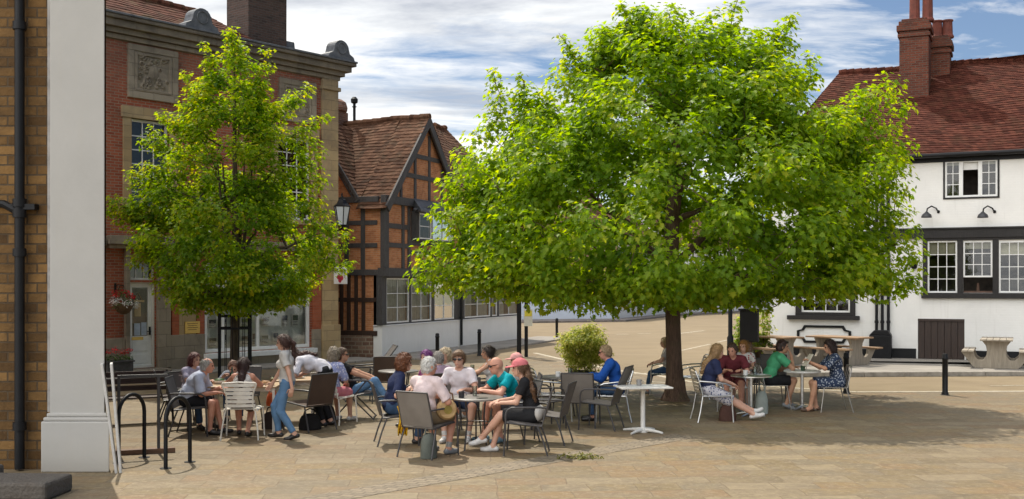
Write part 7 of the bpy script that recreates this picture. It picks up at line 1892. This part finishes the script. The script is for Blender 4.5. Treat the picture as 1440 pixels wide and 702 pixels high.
# cushion behind the girl in black
p = off(757, 15.28, .44); t = thing('cushion', 'pale grey cushion wedged at the back of the pink-capped girl\u2019s chair', 'cushion', p, R(176))
m = MB(); m.ball((0,0,.12), (.10,.20,.12), 16, 10); m.build('cover', fabric((.46,.44,.41), name='pale_cushion'), t, smooth=True)
# menu held by the reading woman
a = R(178); bx, by = at(1172, 20.35); c = (bx+.50*math.cos(a), by+.50*math.sin(a), .95)
t = thing('menu', 'open pale menu held up by the woman in the patterned dress', 'menu', c, a)
for s in (1,-1):
    m = MB(); M_ = Matrix.Rotation(R(12*s),4,'Z')@Matrix.Rotation(R(-32),4,'Y'); m.box(-.005,.005, .002 if s > 0 else -.16, .16 if s > 0 else -.002, -.13,.13, M_); m.build('leaf', paint((.66,.60,.50), .6, .08, name='menu_card'), t, bevel=.002)
def glassware(name, label, loc, kind, mat, liquid=None):
    t = thing(name, label, {'cup':'cup','glass':'glass','bottle':'bottle','plate':'plate','bowl':'bowl'}[kind], loc)
    m = MB()
    if kind == 'cup':
        m.lathe([(.03,0),(.04,.005),(.043,.09),(.040,.092),(.037,.012)], 18); o = m.build('cup_body', mat, t, smooth=True); m = MB(); m.tube([(.041,0,.075),(.066,0,.07),(.068,0,.035),(.041,0,.025)], .006, 6); m.build('handle', mat, t, smooth=True)
    elif kind == 'glass':
        m.lathe([(.028,0),(.030,.004),(.037,.14),(.035,.141),(.028,.01)], 16); m.build('tumbler', mat, t, smooth=True)
        if liquid: m = MB(); m.lathe([(.026,.012),(.032,.10)], 16); m.build('drink', liquid, t, smooth=True)
    elif kind == 'bottle':
        m.lathe([(.034,0),(.036,.01),(.036,.15),(.014,.20),(.013,.26),(.015,.262)], 16); m.build('bottle_body', mat, t, smooth=True)
    elif kind == 'plate':
        m.lathe([(.05,0),(.06,.004),(.12,.016),(.125,.02),(.118,.02),(.06,.01)], 24); m.build('dish', mat, t, smooth=True)
        if liquid: m = MB(); m.ball((.01,0,.03), (.07,.06,.03), 10, 6); m.ball((-.04,.03,.03), (.04,.035,.03), 8, 6); m.build('food', liquid, t, smooth=True)
    else:
        m.lathe([(.04,0),(.09,.03),(.10,.06),(.095,.06),(.04,.02)], 18); m.build('dish', mat, t, smooth=True); m = MB(); m.ball((0,0,.06), (.085,.085,.035), 10, 6); m.build('food', liquid, t, smooth=True)
    return t
CHINA = paint((.75,.74,.71), .2, .05, name='white_china'); DCUP = paint((.035,.035,.045), .3, .2, name='dark_cup_glaze'); GG = glass((.85,.9,.88), .8, 'clear_tumbler')
BEER = paint((.42,.20,.03), .2, .1, name='amber_drink'); GREENF = leafm((.04,.10,.02),(.10,.22,.03),(.16,.3,.05),(.2,.3,.06),.2,'salad'); FOOD = paint((.42,.22,.09), .7, .5, scale=30.0, name='cooked_food')
tx, ty = at(669,15.75)
glassware('cup', 'dark coffee cup standing on the front round table', (tx-.20, ty-.12, .735), 'cup', DCUP)
glassware('glass', 'clear tumbler beside the cup on the front round table', (tx-.02, ty+.16, .735), 'glass', GG)
lx, ly = at(344,17.75)
glassware('bowl', 'bowl of green salad on the left wooden table', (lx-.42, ly+.05, .735), 'bowl', CHINA, GREENF)
glassware('plate', 'white plate of food on the left end of the left wooden table', (lx-.22, ly-.12, .735), 'plate', CHINA, FOOD)
glassware('plate', 'white plate of food on the right end of the left wooden table', (lx+.34, ly+.02, .735), 'plate', CHINA, FOOD)
glassware('glass', 'tumbler of amber drink on the left wooden table', (lx+.08, ly+.14, .735), 'glass', GG, BEER)
glassware('glass', 'tumbler of amber drink at the right end of the left wooden table', (lx+.48, ly-.16, .735), 'glass', GG, BEER)
mx_, my_ = at(412,18.9)
glassware('plate', 'white plate on the low table behind the waitress', (mx_+.08, my_+.05, .73), 'plate', CHINA, FOOD)
glassware('cup', 'white cup on the low table behind the waitress', (mx_-.22, my_-.1, .73), 'cup', CHINA)
rx_, ry_ = at(1056,19.6)
glassware('cup', 'white cup on the silver table by the man in maroon', (rx_-.12, ry_-.1, .735), 'cup', CHINA)
glassware('glass', 'clear tumbler on the silver table by the ginger-haired diner', (rx_+.1, ry_+.12, .735), 'glass', GG)
ux_, uy_ = at(1128,20.6)
glassware('cup', 'dark green cup on the table before the reading woman', (ux_+.0, uy_-.05, .735), 'cup', paint((.02,.06,.03), .3, .2, name='green_glaze'))
glassware('plate', 'small white plate before the man in green', (ux_-.17, uy_+.05, .735), 'plate', CHINA)
bx_, by_ = at(792,19.3)
glassware('cup', 'white cup left on the table in front of the potted bush', (bx_-.1, by_-.12, .735), 'cup', CHINA)
glassware('glass', 'clear tumbler left on the table in front of the potted bush', (bx_+.12, by_+.05, .735), 'glass', GG)
qx_, qy_ = at(904,17.45)
glassware('cup', 'small grey cup at the middle of the empty pedestal table', (qx_-.05, qy_+.1, .735), 'cup', paint((.25,.24,.23), .4, .1, name='grey_glaze'))
kx_, ky_ = at(657,20.2)
glassware('glass', 'tumbler of amber drink on the table of the woman in white', (kx_+.1, ky_-.1, .735), 'glass', GG, BEER)
for o in scene.objects:
    if '_used' in o: del o['_used']

def flat(name, label, cat, loc, rz, sx, sy, h, mat):
    t = thing(name, label, cat, loc, R(rz)); m = MB(); m.box(-sx/2,sx/2,-sy/2,sy/2,0,h); m.build('body', mat, t, bevel=min(.003, h*.4)); return t
PAPER = paint((.66,.64,.58), .7, .06, name='white_paper')
flat('phone', 'black phone lying on the front round table beside the cup', 'phone', (tx+.10, ty-.20, .735), 30, .15, .075, .009, LEATHER)
flat('napkin', 'crumpled white napkin on the left wooden table', 'napkin', (lx+.02, ly-.22, .735), 20, .14, .11, .012, PAPER)
flat('napkin', 'white napkin on the table between the green-shirted man and the woman reading', 'napkin', (ux_+.12, uy_+.12, .735), -15, .13, .10, .01, PAPER)
flat('menu', 'closed pale menu lying on the table in front of the potted bush', 'menu', (bx_+.0, by_+.2, .735), 40, .21, .15, .006, PAPER)
glassware('glass', 'clear tumbler standing at the middle of the left wooden table', (lx-.06, ly+.2, .735), 'glass', GG)
glassware('bottle', 'green bottle on the left wooden table by the salad bowl', (lx-.26, ly+.22, .735), 'bottle', glass((.25,.5,.25), 1.0, 'green_bottle_glass'))
glassware('cup', 'white cup on the left wooden table near the woman in the white vest', (lx+.2, ly-.2, .735), 'cup', CHINA)
